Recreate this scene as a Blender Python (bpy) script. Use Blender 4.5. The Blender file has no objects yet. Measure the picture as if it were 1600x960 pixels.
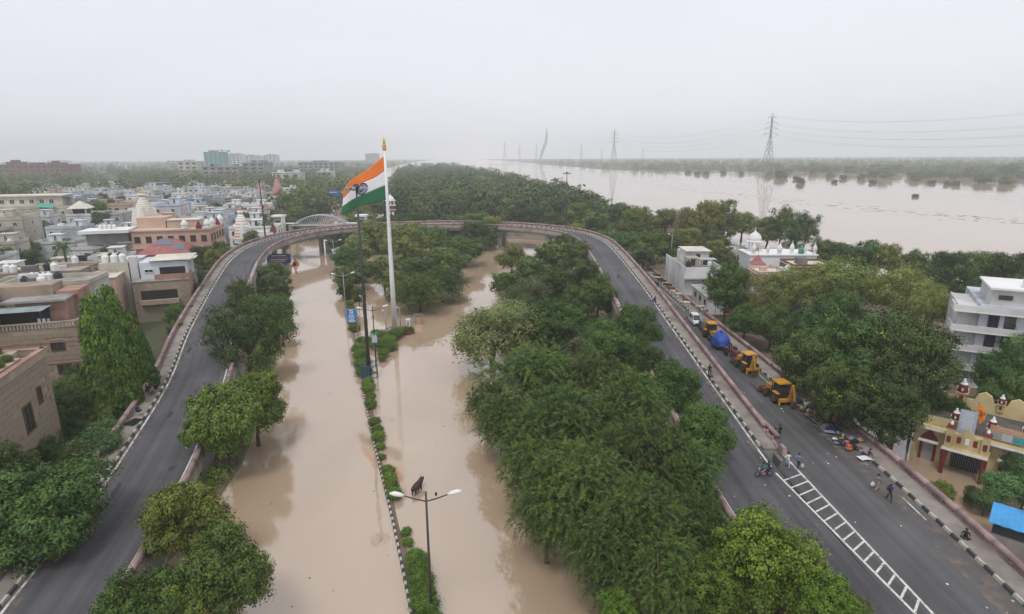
import bpy, bmesh, math, random
import numpy as np
from mathutils import Vector, Matrix
R_ = random.Random(7)
sc = bpy.context.scene
COL = sc.collection

# ------------------------------------------------------------------ camera
F, CX, CY, ROLL, CAM_H = 920.0, 800.0, 480.0, 0.006, 33.0
PITCH = math.atan(237 / F)
cd = bpy.data.cameras.new('camera'); cam = bpy.data.objects.new('camera', cd); COL.objects.link(cam)
cd.sensor_width = 36; cd.lens = 36 * F / 1600; cd.clip_start = 0.5; cd.clip_end = 20000
cam.matrix_world = (Matrix.Translation((0, 0, CAM_H)) @ Matrix.Rotation(math.radians(90) - PITCH, 4, 'X')
                    @ Matrix.Rotation(-ROLL, 4, 'Z'))
sc.camera = cam

# ------------------------------------------------------------------ sky, sun, exposure
SUN_EL, SUN_ROT = math.radians(62), math.radians(200)
w = bpy.data.worlds.new('World'); sc.world = w; w.use_nodes = True
nt = w.node_tree; nt.nodes.clear()
sky = nt.nodes.new('ShaderNodeTexSky'); sky.sky_type = 'NISHITA'; sky.sun_disc = False
sky.sun_elevation = SUN_EL; sky.sun_rotation = SUN_ROT; sky.air_density = 1.0; sky.dust_density = 4.0; sky.altitude = 200
hs = nt.nodes.new('ShaderNodeHueSaturation'); hs.inputs['Saturation'].default_value = 0.10
ov = nt.nodes.new('ShaderNodeMixRGB'); ov.inputs[0].default_value = 0.88; ov.inputs[2].default_value = (9.3, 9.5, 10.4, 1)
bg = nt.nodes.new('ShaderNodeBackground'); bg.inputs['Strength'].default_value = 0.1
wo = nt.nodes.new('ShaderNodeOutputWorld')
cn = nt.nodes.new('ShaderNodeTexNoise'); cn.inputs['Scale'].default_value = 1.6; cn.inputs['Detail'].default_value = 5; cn.inputs['Distortion'].default_value = .6
ctc = nt.nodes.new('ShaderNodeTexCoord'); cmp_ = nt.nodes.new('ShaderNodeMapping'); cmp_.inputs['Scale'].default_value = (1, 1, 3.5)
crr = nt.nodes.new('ShaderNodeMapRange'); crr.inputs['From Min'].default_value = .3; crr.inputs['From Max'].default_value = .7; crr.inputs['To Min'].default_value = .955; crr.inputs['To Max'].default_value = 1.03
cmx = nt.nodes.new('ShaderNodeMixRGB'); cmx.blend_type = 'MULTIPLY'; cmx.inputs[0].default_value = 1
nt.links.new(ctc.outputs['Generated'], cmp_.inputs['Vector']); nt.links.new(cmp_.outputs[0], cn.inputs['Vector']); nt.links.new(cn.outputs['Fac'], crr.inputs['Value'])
nt.links.new(sky.outputs[0], hs.inputs['Color']); nt.links.new(hs.outputs[0], ov.inputs[1])
nt.links.new(ov.outputs[0], cmx.inputs[1]); nt.links.new(crr.outputs[0], cmx.inputs[2]); nt.links.new(cmx.outputs[0], bg.inputs['Color']); nt.links.new(bg.outputs[0], wo.inputs['Surface'])
sd = bpy.data.lights.new('sun', 'SUN'); sun = bpy.data.objects.new('sun', sd); COL.objects.link(sun)
sd.energy = 1.5; sd.angle = math.radians(14); sd.color = (1.0, 0.97, 0.92)
sun.rotation_euler = Vector((math.sin(SUN_ROT) * math.cos(SUN_EL), math.cos(SUN_ROT) * math.cos(SUN_EL), math.sin(SUN_EL))).to_track_quat('Z', 'Y').to_euler()
sc.view_settings.view_transform = 'Standard'; sc.view_settings.look = 'None'
sc.view_settings.exposure = 0.0; sc.view_settings.gamma = 1.0; sc.view_settings.use_curve_mapping = False
sc.render.engine = 'CYCLES'
cy = sc.cycles
cy.max_bounces = 10; cy.diffuse_bounces = 2; cy.glossy_bounces = 3; cy.transmission_bounces = 4
cy.transparent_max_bounces = 8; cy.volume_bounces = 8; cy.use_denoising = True
cy.sample_clamp_indirect = 6

# ------------------------------------------------------------------ helpers
def at(px, py, z=0.0):
    """where a line of sight of the survey photograph meets the level z: used to measure the place out"""
    x, y = px - CX, py - CY
    c, s = math.cos(ROLL), math.sin(ROLL); x, y = x * c - y * s, x * s + y * c
    d = y * math.cos(PITCH) + F * math.sin(PITCH); f = F * math.cos(PITCH) - y * math.sin(PITCH)
    k = (CAM_H - z) / d
    return Vector((x * k, f * k, z))
def depth(p): return p.y * math.cos(PITCH) + (CAM_H - p.z) * math.sin(PITCH)

def tag(o, label=None, cat=None, group=None, kind=None):
    if label: o['label'] = label
    if cat: o['category'] = cat
    if group: o['group'] = group
    if kind: o['kind'] = kind
    return o
def mesh_obj(name, me, parent=None, loc=None, rot=None, scale=None):
    o = bpy.data.objects.new(name, me); COL.objects.link(o)
    if parent: o.parent = parent
    if loc is not None: o.location = loc
    if rot is not None: o.rotation_euler = rot
    if scale is not None: o.scale = scale if hasattr(scale, '__len__') else (scale,) * 3
    return o
def empty(name, loc=(0, 0, 0), rz=0.0, label=None, cat=None, group=None):
    o = bpy.data.objects.new(name, None); COL.objects.link(o); o.empty_display_size = .2
    o.location = loc; o.rotation_euler = (0, 0, rz)
    return tag(o, label, cat, group)
def dup(o, parent=None, loc=None, rz=None, label=None, group=None):
    c = o.copy(); COL.objects.link(c); c.parent = parent
    for ch in list(o.children): dup(ch, c)
    if loc is not None: c.location = loc
    if rz is not None: c.rotation_euler = (0, 0, rz)
    if label: c['label'] = label
    if group: c['group'] = group
    return c

class MB:
    """collects shapes for one mesh"""
    def __init__(s): s.v = []; s.f = []; s.m = []; s.mi = 0; s.sm = []; s.s = False
    def add(s, vs, fs):
        b = len(s.v); s.v += [tuple(p) for p in vs]
        for q in fs: s.f.append(tuple(i + b for i in q)); s.m.append(s.mi); s.sm.append(s.s)
        return s
    def box(s, c, d, rz=0, top=(1, 1), shift=(0, 0)):
        x, y, z = c; a, b, h = d[0] / 2, d[1] / 2, d[2] / 2; co, si = math.cos(rz), math.sin(rz)
        vs = []
        for k, (tx, ty), (ox, oy) in ((-1, (1, 1), (0, 0)), (1, top, shift)):
            for i, j in ((-1, -1), (1, -1), (1, 1), (-1, 1)):
                px, py = i * a * tx + ox, j * b * ty + oy
                vs.append((x + px * co - py * si, y + px * si + py * co, z + k * h))
        return s.add(vs, [(3, 2, 1, 0), (4, 5, 6, 7), (0, 1, 5, 4), (1, 2, 6, 5), (2, 3, 7, 6), (3, 0, 4, 7)])
    def bar(s, p, q, wx, wz=None, up=(0, 0, 1)):
        p, q = Vector(p), Vector(q); d = (q - p).normalized(); wz = wz or wx
        u = Vector(up)
        if abs(d.dot(u)) > .95: u = Vector((1, 0, 0))
        a = d.cross(u).normalized() * wx / 2; b = a.normalized().cross(d) * wz / 2
        vs = [p - a - b, p + a - b, p + a + b, p - a + b, q - a - b, q + a - b, q + a + b, q - a + b]
        return s.add(vs, [(0, 1, 2, 3), (7, 6, 5, 4), (0, 4, 5, 1), (1, 5, 6, 2), (2, 6, 7, 3), (3, 7, 4, 0)])
    def tube(s, pts, r, n=8, cap=True):
        pts = [Vector(p) for p in pts]; m = len(pts); rs = r if hasattr(r, '__len__') else [r] * m
        vs = []; ref = None
        for i, p in enumerate(pts):
            t = (pts[min(i + 1, m - 1)] - pts[max(i - 1, 0)]).normalized()
            if ref is None: ref = Vector((1, 0, 0)) if abs(t.x) < .8 else Vector((0, 1, 0))
            a = (ref - t * ref.dot(t)).normalized(); ref = a; b = t.cross(a)
            for k in range(n):
                g = 2 * math.pi * k / n; vs.append(p + (a * math.cos(g) + b * math.sin(g)) * rs[i])
        fs = [(i * n + k, i * n + (k + 1) % n, (i + 1) * n + (k + 1) % n, (i + 1) * n + k) for i in range(m - 1) for k in range(n)]
        if cap: fs += [tuple(range(n))[::-1], tuple((m - 1) * n + k for k in range(n))]
        return s.add(vs, fs)
    def lathe(s, prof, n=12, c=(0, 0, 0), rot=0, sx=1, sy=1):
        vs = []; m = len(prof)
        for r, z in prof:
            for k in range(n):
                g = 2 * math.pi * (k + .5) / n + rot; vs.append((c[0] + r * sx * math.cos(g), c[1] + r * sy * math.sin(g), c[2] + z))
        fs = [(i * n + k, i * n + (k + 1) % n, (i + 1) * n + (k + 1) % n, (i + 1) * n + k) for i in range(m - 1) for k in range(n)]
        fs += [tuple(range(n))[::-1], tuple((m - 1) * n + k for k in range(n))]
        return s.add(vs, fs)
    def prism(s, poly, z0, z1):
        n = len(poly); a = sum(poly[i][0] * poly[(i + 1) % n][1] - poly[(i + 1) % n][0] * poly[i][1] for i in range(n))
        if a < 0: poly = poly[::-1]
        vs = [(x, y, z0) for x, y in poly] + [(x, y, z1) for x, y in poly]
        return s.add(vs, [tuple(range(n))[::-1], tuple(range(n, 2 * n))] + [(i, (i + 1) % n, n + (i + 1) % n, n + i) for i in range(n)])
    def extrude_y(s, poly, y0, y1):
        """profile in x,z pushed along y"""
        n = len(poly); a = sum(poly[i][0] * poly[(i + 1) % n][1] - poly[(i + 1) % n][0] * poly[i][1] for i in range(n))
        if a < 0: poly = poly[::-1]
        vs = [(x, y0, z) for x, z in poly] + [(x, y1, z) for x, z in poly]
        return s.add(vs, [tuple(range(n)), tuple(range(n, 2 * n))[::-1]] + [(i, n + i, n + (i + 1) % n, (i + 1) % n) for i in range(n)])
    def mesh(s, name, mats):
        me = bpy.data.meshes.new(name); me.from_pydata(s.v, [], s.f)
        for m in (mats if isinstance(mats, (list, tuple)) else [mats]): me.materials.append(m)
        if len(me.materials) > 1: me.polygons.foreach_set('material_index', s.m)
        if any(s.sm): me.polygons.foreach_set('use_smooth', s.sm)
        me.update(); return me
    def build(s, name, mats, parent=None, loc=None, rz=None):
        return mesh_obj(name, s.mesh(name, mats), parent, loc, (0, 0, rz) if rz is not None else None)

# ------------------------------------------------------------------ materials
def mat(name, col, rough=.8, var=.12, scale=3.0, bump=0.0, bscale=None, spec=.3, metal=0.0, obj=True, detail=5, col2=None, stain=0.0):
    """procedural surface: two noise scales of wear on a base colour, optional relief"""
    m = bpy.data.materials.new(name); m.use_nodes = True; t = m.node_tree; N, L = t.nodes, t.links
    b = N['Principled BSDF']; b.inputs['Roughness'].default_value = rough
    b.inputs['Specular IOR Level'].default_value = spec; b.inputs['Metallic'].default_value = metal
    tc = N.new('ShaderNodeTexCoord'); out = tc.outputs['Object' if obj else 'Generated']
    no = N.new('ShaderNodeTexNoise'); no.inputs['Scale'].default_value = scale; no.inputs['Detail'].default_value = detail
    L.new(out, no.inputs['Vector'])
    cr = N.new('ShaderNodeValToRGB'); c = Vector(col[:3]); c2 = Vector(col2[:3]) if col2 else c * (1 + var)
    lo = c * (1 - var)
    cr.color_ramp.elements[0].position = .3; cr.color_ramp.elements[0].color = (*lo, 1)
    cr.color_ramp.elements[1].position = .7; cr.color_ramp.elements[1].color = (*c2, 1)
    L.new(no.outputs['Fac'], cr.inputs['Fac']); src = cr.outputs['Color']
    if stain > 0:
        n2 = N.new('ShaderNodeTexNoise'); n2.inputs['Scale'].default_value = scale * .35; n2.inputs['Detail'].default_value = 8
        mp = N.new('ShaderNodeMapping'); mp.inputs['Scale'].default_value = (1, 1, .35); L.new(out, mp.inputs['Vector']); L.new(mp.outputs[0], n2.inputs['Vector'])
        r2 = N.new('ShaderNodeValToRGB'); r2.color_ramp.elements[0].position = .42; r2.color_ramp.elements[1].position = .66
        L.new(n2.outputs['Fac'], r2.inputs['Fac'])
        mx = N.new('ShaderNodeMixRGB'); mx.blend_type = 'MULTIPLY'; mx.inputs[2].default_value = (1 - stain, 1 - stain * 1.02, 1 - stain * 1.05, 1)
        L.new(r2.outputs['Color'], mx.inputs[0]); L.new(src, mx.inputs[1]); src = mx.outputs[0]
    L.new(src, b.inputs['Base Color'])
    if bump > 0:
        nb = N.new('ShaderNodeTexNoise'); nb.inputs['Scale'].default_value = bscale or scale * 6; nb.inputs['Detail'].default_value = 4
        L.new(out, nb.inputs['Vector']); bp = N.new('ShaderNodeBump'); bp.inputs['Strength'].default_value = bump; bp.inputs['Distance'].default_value = .05
        L.new(nb.outputs['Fac'], bp.inputs['Height']); L.new(bp.outputs[0], b.inputs['Normal'])
    return m

def leaf_mat(name, dark, light, trans=.16, rough=.55, hue=.06):
    m = bpy.data.materials.new(name); m.use_nodes = True; t = m.node_tree; N, L = t.nodes, t.links
    N.remove(N['Principled BSDF']); out = N['Material Output']
    a = N.new('ShaderNodeAttribute'); a.attribute_name = 'leaf'
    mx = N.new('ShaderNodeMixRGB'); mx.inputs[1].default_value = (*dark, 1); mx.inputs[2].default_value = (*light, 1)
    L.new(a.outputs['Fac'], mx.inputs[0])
    oi = N.new('ShaderNodeObjectInfo'); mr = N.new('ShaderNodeMapRange')
    mr.inputs['To Min'].default_value = .5 - hue / 2; mr.inputs['To Max'].default_value = .5 + hue / 2 * .6
    L.new(oi.outputs['Random'], mr.inputs['Value'])
    m2 = N.new('ShaderNodeMapRange'); m2.inputs['To Min'].default_value = .72; m2.inputs['To Max'].default_value = 1.32
    mm = N.new('ShaderNodeMath'); mm.operation = 'FRACT'; m3 = N.new('ShaderNodeMath'); m3.operation = 'MULTIPLY'; m3.inputs[1].default_value = 7.31
    L.new(oi.outputs['Random'], m3.inputs[0]); L.new(m3.outputs[0], mm.inputs[0]); L.new(mm.outputs[0], m2.inputs['Value'])
    h = N.new('ShaderNodeHueSaturation'); L.new(mx.outputs[0], h.inputs['Color']); L.new(mr.outputs[0], h.inputs['Hue']); L.new(m2.outputs[0], h.inputs['Value'])
    p = N.new('ShaderNodeBsdfPrincipled'); p.inputs['Roughness'].default_value = rough; p.inputs['Specular IOR Level'].default_value = .25
    L.new(h.outputs[0], p.inputs['Base Color'])
    tr = N.new('ShaderNodeBsdfTranslucent'); g = N.new('ShaderNodeMixRGB'); g.blend_type = 'MULTIPLY'; g.inputs[0].default_value = 1; g.inputs[2].default_value = (1.3, 1.5, .7, 1)
    L.new(h.outputs[0], g.inputs[1]); L.new(g.outputs[0], tr.inputs['Color'])
    ms = N.new('ShaderNodeMixShader'); ms.inputs[0].default_value = trans
    L.new(p.outputs[0], ms.inputs[1]); L.new(tr.outputs[0], ms.inputs[2]); L.new(ms.outputs[0], out.inputs['Surface'])
    return m

def water_mat(name, col, rough, bscale, bstr, col2):
    m = bpy.data.materials.new(name); m.use_nodes = True; t = m.node_tree; N, L = t.nodes, t.links
    b = N['Principled BSDF']; b.inputs['IOR'].default_value = 2.3; b.inputs['Roughness'].default_value = rough
    tc = N.new('ShaderNodeTexCoord')
    n1 = N.new('ShaderNodeTexNoise'); n1.inputs['Scale'].default_value = .035; n1.inputs['Detail'].default_value = 6; n1.inputs['Distortion'].default_value = 1.2
    L.new(tc.outputs['Object'], n1.inputs['Vector'])
    cr = N.new('ShaderNodeValToRGB'); cr.color_ramp.elements[0].position = .35; cr.color_ramp.elements[1].position = .7
    cr.color_ramp.elements[0].color = (*col, 1); cr.color_ramp.elements[1].color = (*col2, 1)
    L.new(n1.outputs['Fac'], cr.inputs[0]); L.new(cr.outputs[0], b.inputs['Base Color'])
    nw = N.new('ShaderNodeTexNoise'); nw.inputs['Scale'].default_value = .05; nw.inputs['Detail'].default_value = 4; nw.inputs['Distortion'].default_value = .8; mw = N.new('ShaderNodeMapping'); mw.inputs['Scale'].default_value = (1, .35, 1); L.new(tc.outputs['Object'], mw.inputs['Vector']); L.new(mw.outputs[0], nw.inputs['Vector'])
    rw = N.new('ShaderNodeMapRange'); rw.inputs['From Min'].default_value = .38; rw.inputs['From Max'].default_value = .62; rw.inputs['To Min'].default_value = rough * .5; rw.inputs['To Max'].default_value = rough * 1.8; L.new(nw.outputs['Fac'], rw.inputs['Value']); L.new(rw.outputs[0], b.inputs['Roughness'])
    hs = []
    for s, k in ((bscale, 1.0), (bscale * .22, 2.2)):
        n = N.new('ShaderNodeTexNoise'); n.inputs['Scale'].default_value = s; n.inputs['Detail'].default_value = 3
        mp = N.new('ShaderNodeMapping'); mp.inputs['Scale'].default_value = (1, .55, 1); L.new(tc.outputs['Object'], mp.inputs['Vector']); L.new(mp.outputs[0], n.inputs['Vector'])
        mu = N.new('ShaderNodeMath'); mu.operation = 'MULTIPLY'; mu.inputs[1].default_value = k; L.new(n.outputs['Fac'], mu.inputs[0]); hs.append(mu)
    ad = N.new('ShaderNodeMath'); ad.operation = 'ADD'; L.new(hs[0].outputs[0], ad.inputs[0]); L.new(hs[1].outputs[0], ad.inputs[1])
    bp = N.new('ShaderNodeBump'); bp.inputs['Strength'].default_value = bstr; bp.inputs['Distance'].default_value = .04
    L.new(ad.outputs[0], bp.inputs['Height']); L.new(bp.outputs[0], b.inputs['Normal'])
    return m

def asphalt_mat(name, col):
    """worn asphalt: blotches, long tyre-polished streaks along the road, fine grain"""
    m = mat(name, col, .78, .12, .22, .3, 14, .35, stain=.2); t = m.node_tree; N, L = t.nodes, t.links; b = N['Principled BSDF']
    src = b.inputs['Base Color'].links[0].from_socket; tc = N.new('ShaderNodeAttribute'); tc.attribute_name = 'road'
    for sc3, lo, hi, k0, k1, amt in (((1.1, .012, 1), .38, .62, .80, 1.22, 1), ((.12, .09, 1), .40, .66, 1.12, .84, 1), ((14, 14, 1), .3, .7, .88, 1.12, 1)):
        mp = N.new('ShaderNodeMapping'); mp.inputs['Scale'].default_value = sc3; L.new(tc.outputs['Vector'], mp.inputs['Vector'])
        n = N.new('ShaderNodeTexNoise'); n.inputs['Scale'].default_value = 1; n.inputs['Detail'].default_value = 6; L.new(mp.outputs[0], n.inputs['Vector'])
        r = N.new('ShaderNodeMapRange'); r.inputs['From Min'].default_value = lo; r.inputs['From Max'].default_value = hi; r.inputs['To Min'].default_value = k0; r.inputs['To Max'].default_value = k1; L.new(n.outputs['Fac'], r.inputs['Value'])
        mx = N.new('ShaderNodeMixRGB'); mx.blend_type = 'MULTIPLY'; mx.inputs[0].default_value = amt; L.new(src, mx.inputs[1]); L.new(r.outputs[0], mx.inputs[2]); src = mx.outputs[0]
    L.new(src, b.inputs['Base Color']); return m
MT = {}
HAZE = 0.00031
def mt(k, *a, **kw):
    if k not in MT: MT[k] = mat(k, *a, **kw)
    return MT[k]
MT['asphalt'] = asphalt_mat('asphalt', (.076, .075, .081))
MT['asphalt_old'] = asphalt_mat('asphalt_old', (.084, .082, .083))
mt('paint', (.62, .61, .57), .7, .16, 4, stain=.2)
_t = MT['paint'].node_tree; _n = _t.nodes.new('ShaderNodeTexNoise'); _n.inputs['Scale'].default_value = 2.2; _n.inputs['Detail'].default_value = 9; _n.inputs['Roughness'].default_value = .7
_r = _t.nodes.new('ShaderNodeMapRange'); _r.inputs['From Min'].default_value = .34; _r.inputs['From Max'].default_value = .46; _r.inputs['To Min'].default_value = .25; _c = _t.nodes.new('ShaderNodeTexCoord')
_t.links.new(_c.outputs['Object'], _n.inputs['Vector']); _t.links.new(_n.outputs['Fac'], _r.inputs['Value']); _t.links.new(_r.outputs[0], _t.nodes['Principled BSDF'].inputs['Alpha'])
mt('pink', (.335, .235, .225), .75, .15, 1.2, .15, 12, stain=.42)
mt('footpath', (.27, .235, .205), .9, .16, .8, .3, 8, stain=.35)
mt('concrete', (.32, .31, .29), .85, .14, .7, .2, 8, stain=.4)
mt('concrete_dark', (.16, .15, .14), .9, .2, .6, .2, 8, stain=.4)
mt('kerb_white', (.46, .445, .40), .85, .3, 3, stain=.4)
mt('kerb_black', (.062, .06, .058), .85, .35, 3)
mt('dirt', (.16, .12, .085), .95, .25, .4, .5, 3)
mt('grassland', (.065, .085, .035), .95, .35, .05, .5, 1.0, col2=(.11, .11, .06))
mt('steel_grey', (.30, .31, .32), .5, .1, 3, metal=.4)
mt('steel_dark', (.055, .058, .06), .55, .15, 3, metal=.3)
mt('white_steel', (.72, .73, .74), .45, .06, 2)
mt('black', (.02, .02, .022), .6, .2, 4)
mt('rubber', (.022, .022, .022), .85, .2, 4)
mt('glass', (.03, .036, .042), .08, .1, 2, spec=.6)
mt('white_wall', (.66, .66, .65), .85, .06, .4, stain=.38)
mt('white_clean', (.74, .74, .73), .8, .04, .5, stain=.10)
mt('blue_white_wall', (.60, .63, .68), .85, .06, .4, stain=.38)
mt('cream_wall', (.56, .52, .43), .85, .08, .4, stain=.38)
mt('sand_wall', (.34, .27, .205), .9, .14, .6, .25, 6, stain=.42)
mt('pink_wall', (.56, .38, .29), .85, .08, .4, stain=.22)
mt('grey_wall', (.30, .30, .29), .9, .1, .5, stain=.38)
mt('roof_grey', (.33, .31, .28), .95, .2, .5, stain=.45)
mt('roof_red', (.34, .13, .12), .8, .12, 1, stain=.2)
mt('roof_cream', (.62, .59, .50), .8, .08, .5, stain=.2)
mt('roof_blue', (.10, .25, .48), .55, .12, 1, stain=.2)
mt('roof_slate', (.16, .18, .21), .7, .1, .6, stain=.2)
mt('brick', (.19, .085, .065), .9, .2, 3, stain=.25)
mt('tank_white', (.72, .72, .70), .6, .06, 2)
mt('tank_black', (.03, .032, .04), .6, .1, 2)
mt('tank_green', (.05, .25, .17), .6, .1, 2)
mt('tank_blue', (.22, .42, .62), .6, .1, 2)
mt('bark', (.09, .068, .05), .95, .3, 4, .5, 9)
mt('wood', (.16, .085, .05), .8, .2, 3)
mt('maroon', (.15, .022, .022), .75, .12, 2)
mt('yellow_wall', (.60, .49, .26), .85, .09, .7, stain=.34)
mt('signal_yellow', (.55, .26, .02), .5, .14, 2, spec=.45, stain=.35)
mt('tractor_red', (.18, .03, .035), .5, .15, 2)
mt('tarp', (.014, .058, .27), .5, .22, 1.2, .8, 1.6)
mt('rust', (.12, .06, .04), .9, .25, 3)
mt('gold', (.65, .36, .06), .35, .1, 2, metal=.5)
mt('saffron_paint', (.75, .22, .03), .7, .05, 2)
mt('sign_blue', (.03, .19, .55), .5, .06, 1)
mt('teal_cage', (.05, .10, .13), .6, .15, 2)
mt('green_net', (.05, .34, .24), .8, .1, 2)
WATER = water_mat('flood_water', (.385, .278, .186), .05, 1.6, .15, (.44, .328, .232))
LEAF = dict(
    broad=leaf_mat('leaf_broad', (0.019, 0.046, 0.011), (0.107, 0.189, 0.032)),
    bright=leaf_mat('leaf_bright', (.036, .068, .012), (.200, .255, .040)),
    feather=leaf_mat('leaf_feather', (0.025, 0.049, 0.011), (0.130, 0.200, 0.037)),
    neem=leaf_mat('leaf_neem', (0.034, 0.073, 0.007), (0.190, 0.305, 0.032)),
    olive=leaf_mat('leaf_olive', (0.046, 0.067, 0.022), (0.190, 0.248, 0.077)),
    yolive=leaf_mat('leaf_yellow_olive', (0.053, 0.073, 0.015), (0.255, 0.290, 0.068)),
    dark=leaf_mat('leaf_dark', (0.018, 0.041, 0.011), (0.102, 0.169, 0.032)),
    ashoka=leaf_mat('leaf_ashoka', (0.025, 0.059, 0.009), (0.135, 0.233, 0.029)),
    hedge=leaf_mat('leaf_hedge', (0.030, 0.063, 0.009), (0.174, 0.296, 0.036)),
    pale=leaf_mat('leaf_pale', (0.030, 0.066, 0.018), (0.151, 0.260, 0.079)),
    wood=leaf_mat('leaf_far', (0.035, 0.058, 0.018), (0.160, 0.208, 0.054)),
    fleck=leaf_mat('leaf_fleck', (0.144, 0.223, 0.014), (0.510, 0.645, 0.061)),
)
# ------------------------------------------------------------------ ground, water
def struct(name, mb, m, z=None):
    return tag(mb.build(name, m), kind='structure')
g = MB(); g.add([(-4900, -130, -2.2), (4900, -130, -2.2), (4900, 5600, -2.2), (-4900, 5600, -2.2)], [(0, 1, 2, 3)])
struct('ground', g, MT['dirt'])
g = MB(); g.add([(-2500, -130, 0), (4200, -130, 0), (4200, 5550, 0), (-2500, 5550, 0)], [(0, 1, 2, 3)])
struct('water', g, WATER)
def land(name, poly, z, m, skirt=3.0, z0=-2.1):
    """a low plate of land with sloping banks"""
    n = len(poly); ar = sum(poly[i][0] * poly[(i + 1) % n][1] - poly[(i + 1) % n][0] * poly[i][1] for i in range(n))
    if ar < 0: poly = poly[::-1]
    vs = [(x, y, z) for x, y in poly]
    for i in range(n):
        a, b, c = Vector(poly[i - 1]), Vector(poly[i]), Vector(poly[(i + 1) % n])
        d = ((b - a).normalized() + (c - b).normalized()).normalized(); nn = Vector((d.y, -d.x))
        vs.append((b.x + nn.x * skirt, b.y + nn.y * skirt, z0))
    o = MB().add(vs, [tuple(range(n))] + [(n + i, n + (i + 1) % n, (i + 1) % n, i) for i in range(n)]).build(name, m)
    return tag(o, kind='structure')
land('city_ground', [(-40, 20), (-45, 50), (-53, 82), (-72, 130), (-86, 165), (-92, 215), (-108, 330), (-135, 480), (-190, 760), (-330, 1500), (-500, 3000), (-700, 5500), (-4800, 5500), (-4800, 20)], .9, MT['grassland'])
land('verge', [(-30.6, 30), (-29, 45), (-30, 58), (-34, 75), (-41, 97), (-51, 128), (-57, 150), (-61, 150), (-52, 120), (-41, 84), (-33.5, 58), (-30.9, 46), (-33, 30)], .25, MT['dirt'], 1.5)
land('loop_ground', [(10, 28), (8, 40), (6, 52), (3.5, 68), (1, 90), (1, 120), (2, 150), (3, 185), (6, 196), (13, 190), (17, 175), (18.3, 120), (18.3, 28)], .3, MT['dirt'], 2)
land('river_bank', [(39.6, 70), (39.6, 130), (39.5, 170), (34, 200), (24, 222), (10, 236), (-12, 245), (-45, 250), (-62, 290), (-78, 380), (-100, 480), (-150, 760), (-260, 1500), (-300, 2100), (-190, 2000), (-60, 1150), (20, 620), (60, 420), (76, 262), (88, 185), (104, 132), (118, 100), (130, 60), (120, 48), (75, 58), (66, 76)], .35, MT['dirt'])
FB = [(-300, 5500), (-120, 4600), (150, 2100), (215, 1420), (300, 1240), (420, 1180), (520, 1050), (610, 930), (640, 820), (700, 720), (900, 640), (1200, 560), (4000, 520), (4000, 5500)]
land('far_bank', FB, .5, MT['grassland'], 10)

# ------------------------------------------------------------------ roads
def crspline(P, step=1.5):
    P = [Vector(p) for p in P]; Q = [P[0] * 2 - P[1]] + P + [P[-1] * 2 - P[-2]]; out = []
    for i in range(1, len(Q) - 2):
        a, b, c, d = Q[i - 1:i + 3]; n = max(2, int((c - b).length / .5))
        for k in range(n):
            t = k / n
            out.append(.5 * ((2 * b) + (c - a) * t + (2 * a - 5 * b + 4 * c - d) * t * t + (3 * b - a - 3 * c + d) * t ** 3))
    out.append(P[-1])
    res = [out[0]]; acc = 0
    for p, q in zip(out, out[1:]):
        L = (q - p).length; acc += L
        if acc >= step: res.append(q); acc = 0
    return res
class Path:
    def __init__(s, P, step=1.5):
        s.p = crspline(P, step); n = len(s.p); s.n = n; s.l = []
        for i in range(n):
            d = s.p[min(i + 1, n - 1)] - s.p[max(i - 1, 0)]; d.z = 0; d.normalize(); s.l.append(Vector((-d.y, d.x, 0)))
        s.len = [0]
        for a, b in zip(s.p, s.p[1:]): s.len.append(s.len[-1] + (b - a).length)
    def at(s, i, d, dz=0): return s.p[i] + s.l[i] * d + Vector((0, 0, dz))
    def pos(s, t):
        """point, left vector at a distance along the path"""
        t = min(max(t, 0), s.len[-1] - 1e-4); import bisect
        i = max(bisect.bisect_right(s.len, t) - 1, 0); i = min(i, s.n - 2); k = (t - s.len[i]) / (s.len[i + 1] - s.len[i])
        return s.p[i].lerp(s.p[i + 1], k), s.l[i].lerp(s.l[i + 1], k).normalized()
    def off(s, t, d, dz=0):
        p, l = s.pos(t); return p + l * d + Vector((0, 0, dz))
    def loft(s, mb, prof, t0, t1, step=1.5, cap=True):
        """sweep a closed profile of (left offset, height) along the path"""
        k = max(1, int(round((t1 - t0) / step))); n = len(prof); vs = []
        for j in range(k + 1):
            p, l = s.pos(t0 + (t1 - t0) * j / k)
            for d, z in prof: vs.append(p + l * d + Vector((0, 0, z)))
        fs = [(j * n + i, j * n + (i + 1) % n, (j + 1) * n + (i + 1) % n, (j + 1) * n + i) for j in range(k) for i in range(n)]
        if cap: fs += [tuple(range(n))[::-1], tuple(k * n + i for i in range(n))]
        return mb.add(vs, fs)
    def strip(s, mb, d0, d1, dz, t0, t1, step=1.5):
        k = max(1, int(round((t1 - t0) / step))); vs = []
        for j in range(k + 1):
            p, l = s.pos(t0 + (t1 - t0) * j / k); vs += [p + l * d0 + Vector((0, 0, dz)), p + l * d1 + Vector((0, 0, dz))]
        return mb.add(vs, [(2 * j + 1, 2 * j, 2 * j + 2, 2 * j + 3) for j in range(k)])
    def near(s, x, y): return s.len[min(range(s.n), key=lambda i: (s.p[i].x - x) ** 2 + (s.p[i].y - y) ** 2)]

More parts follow.
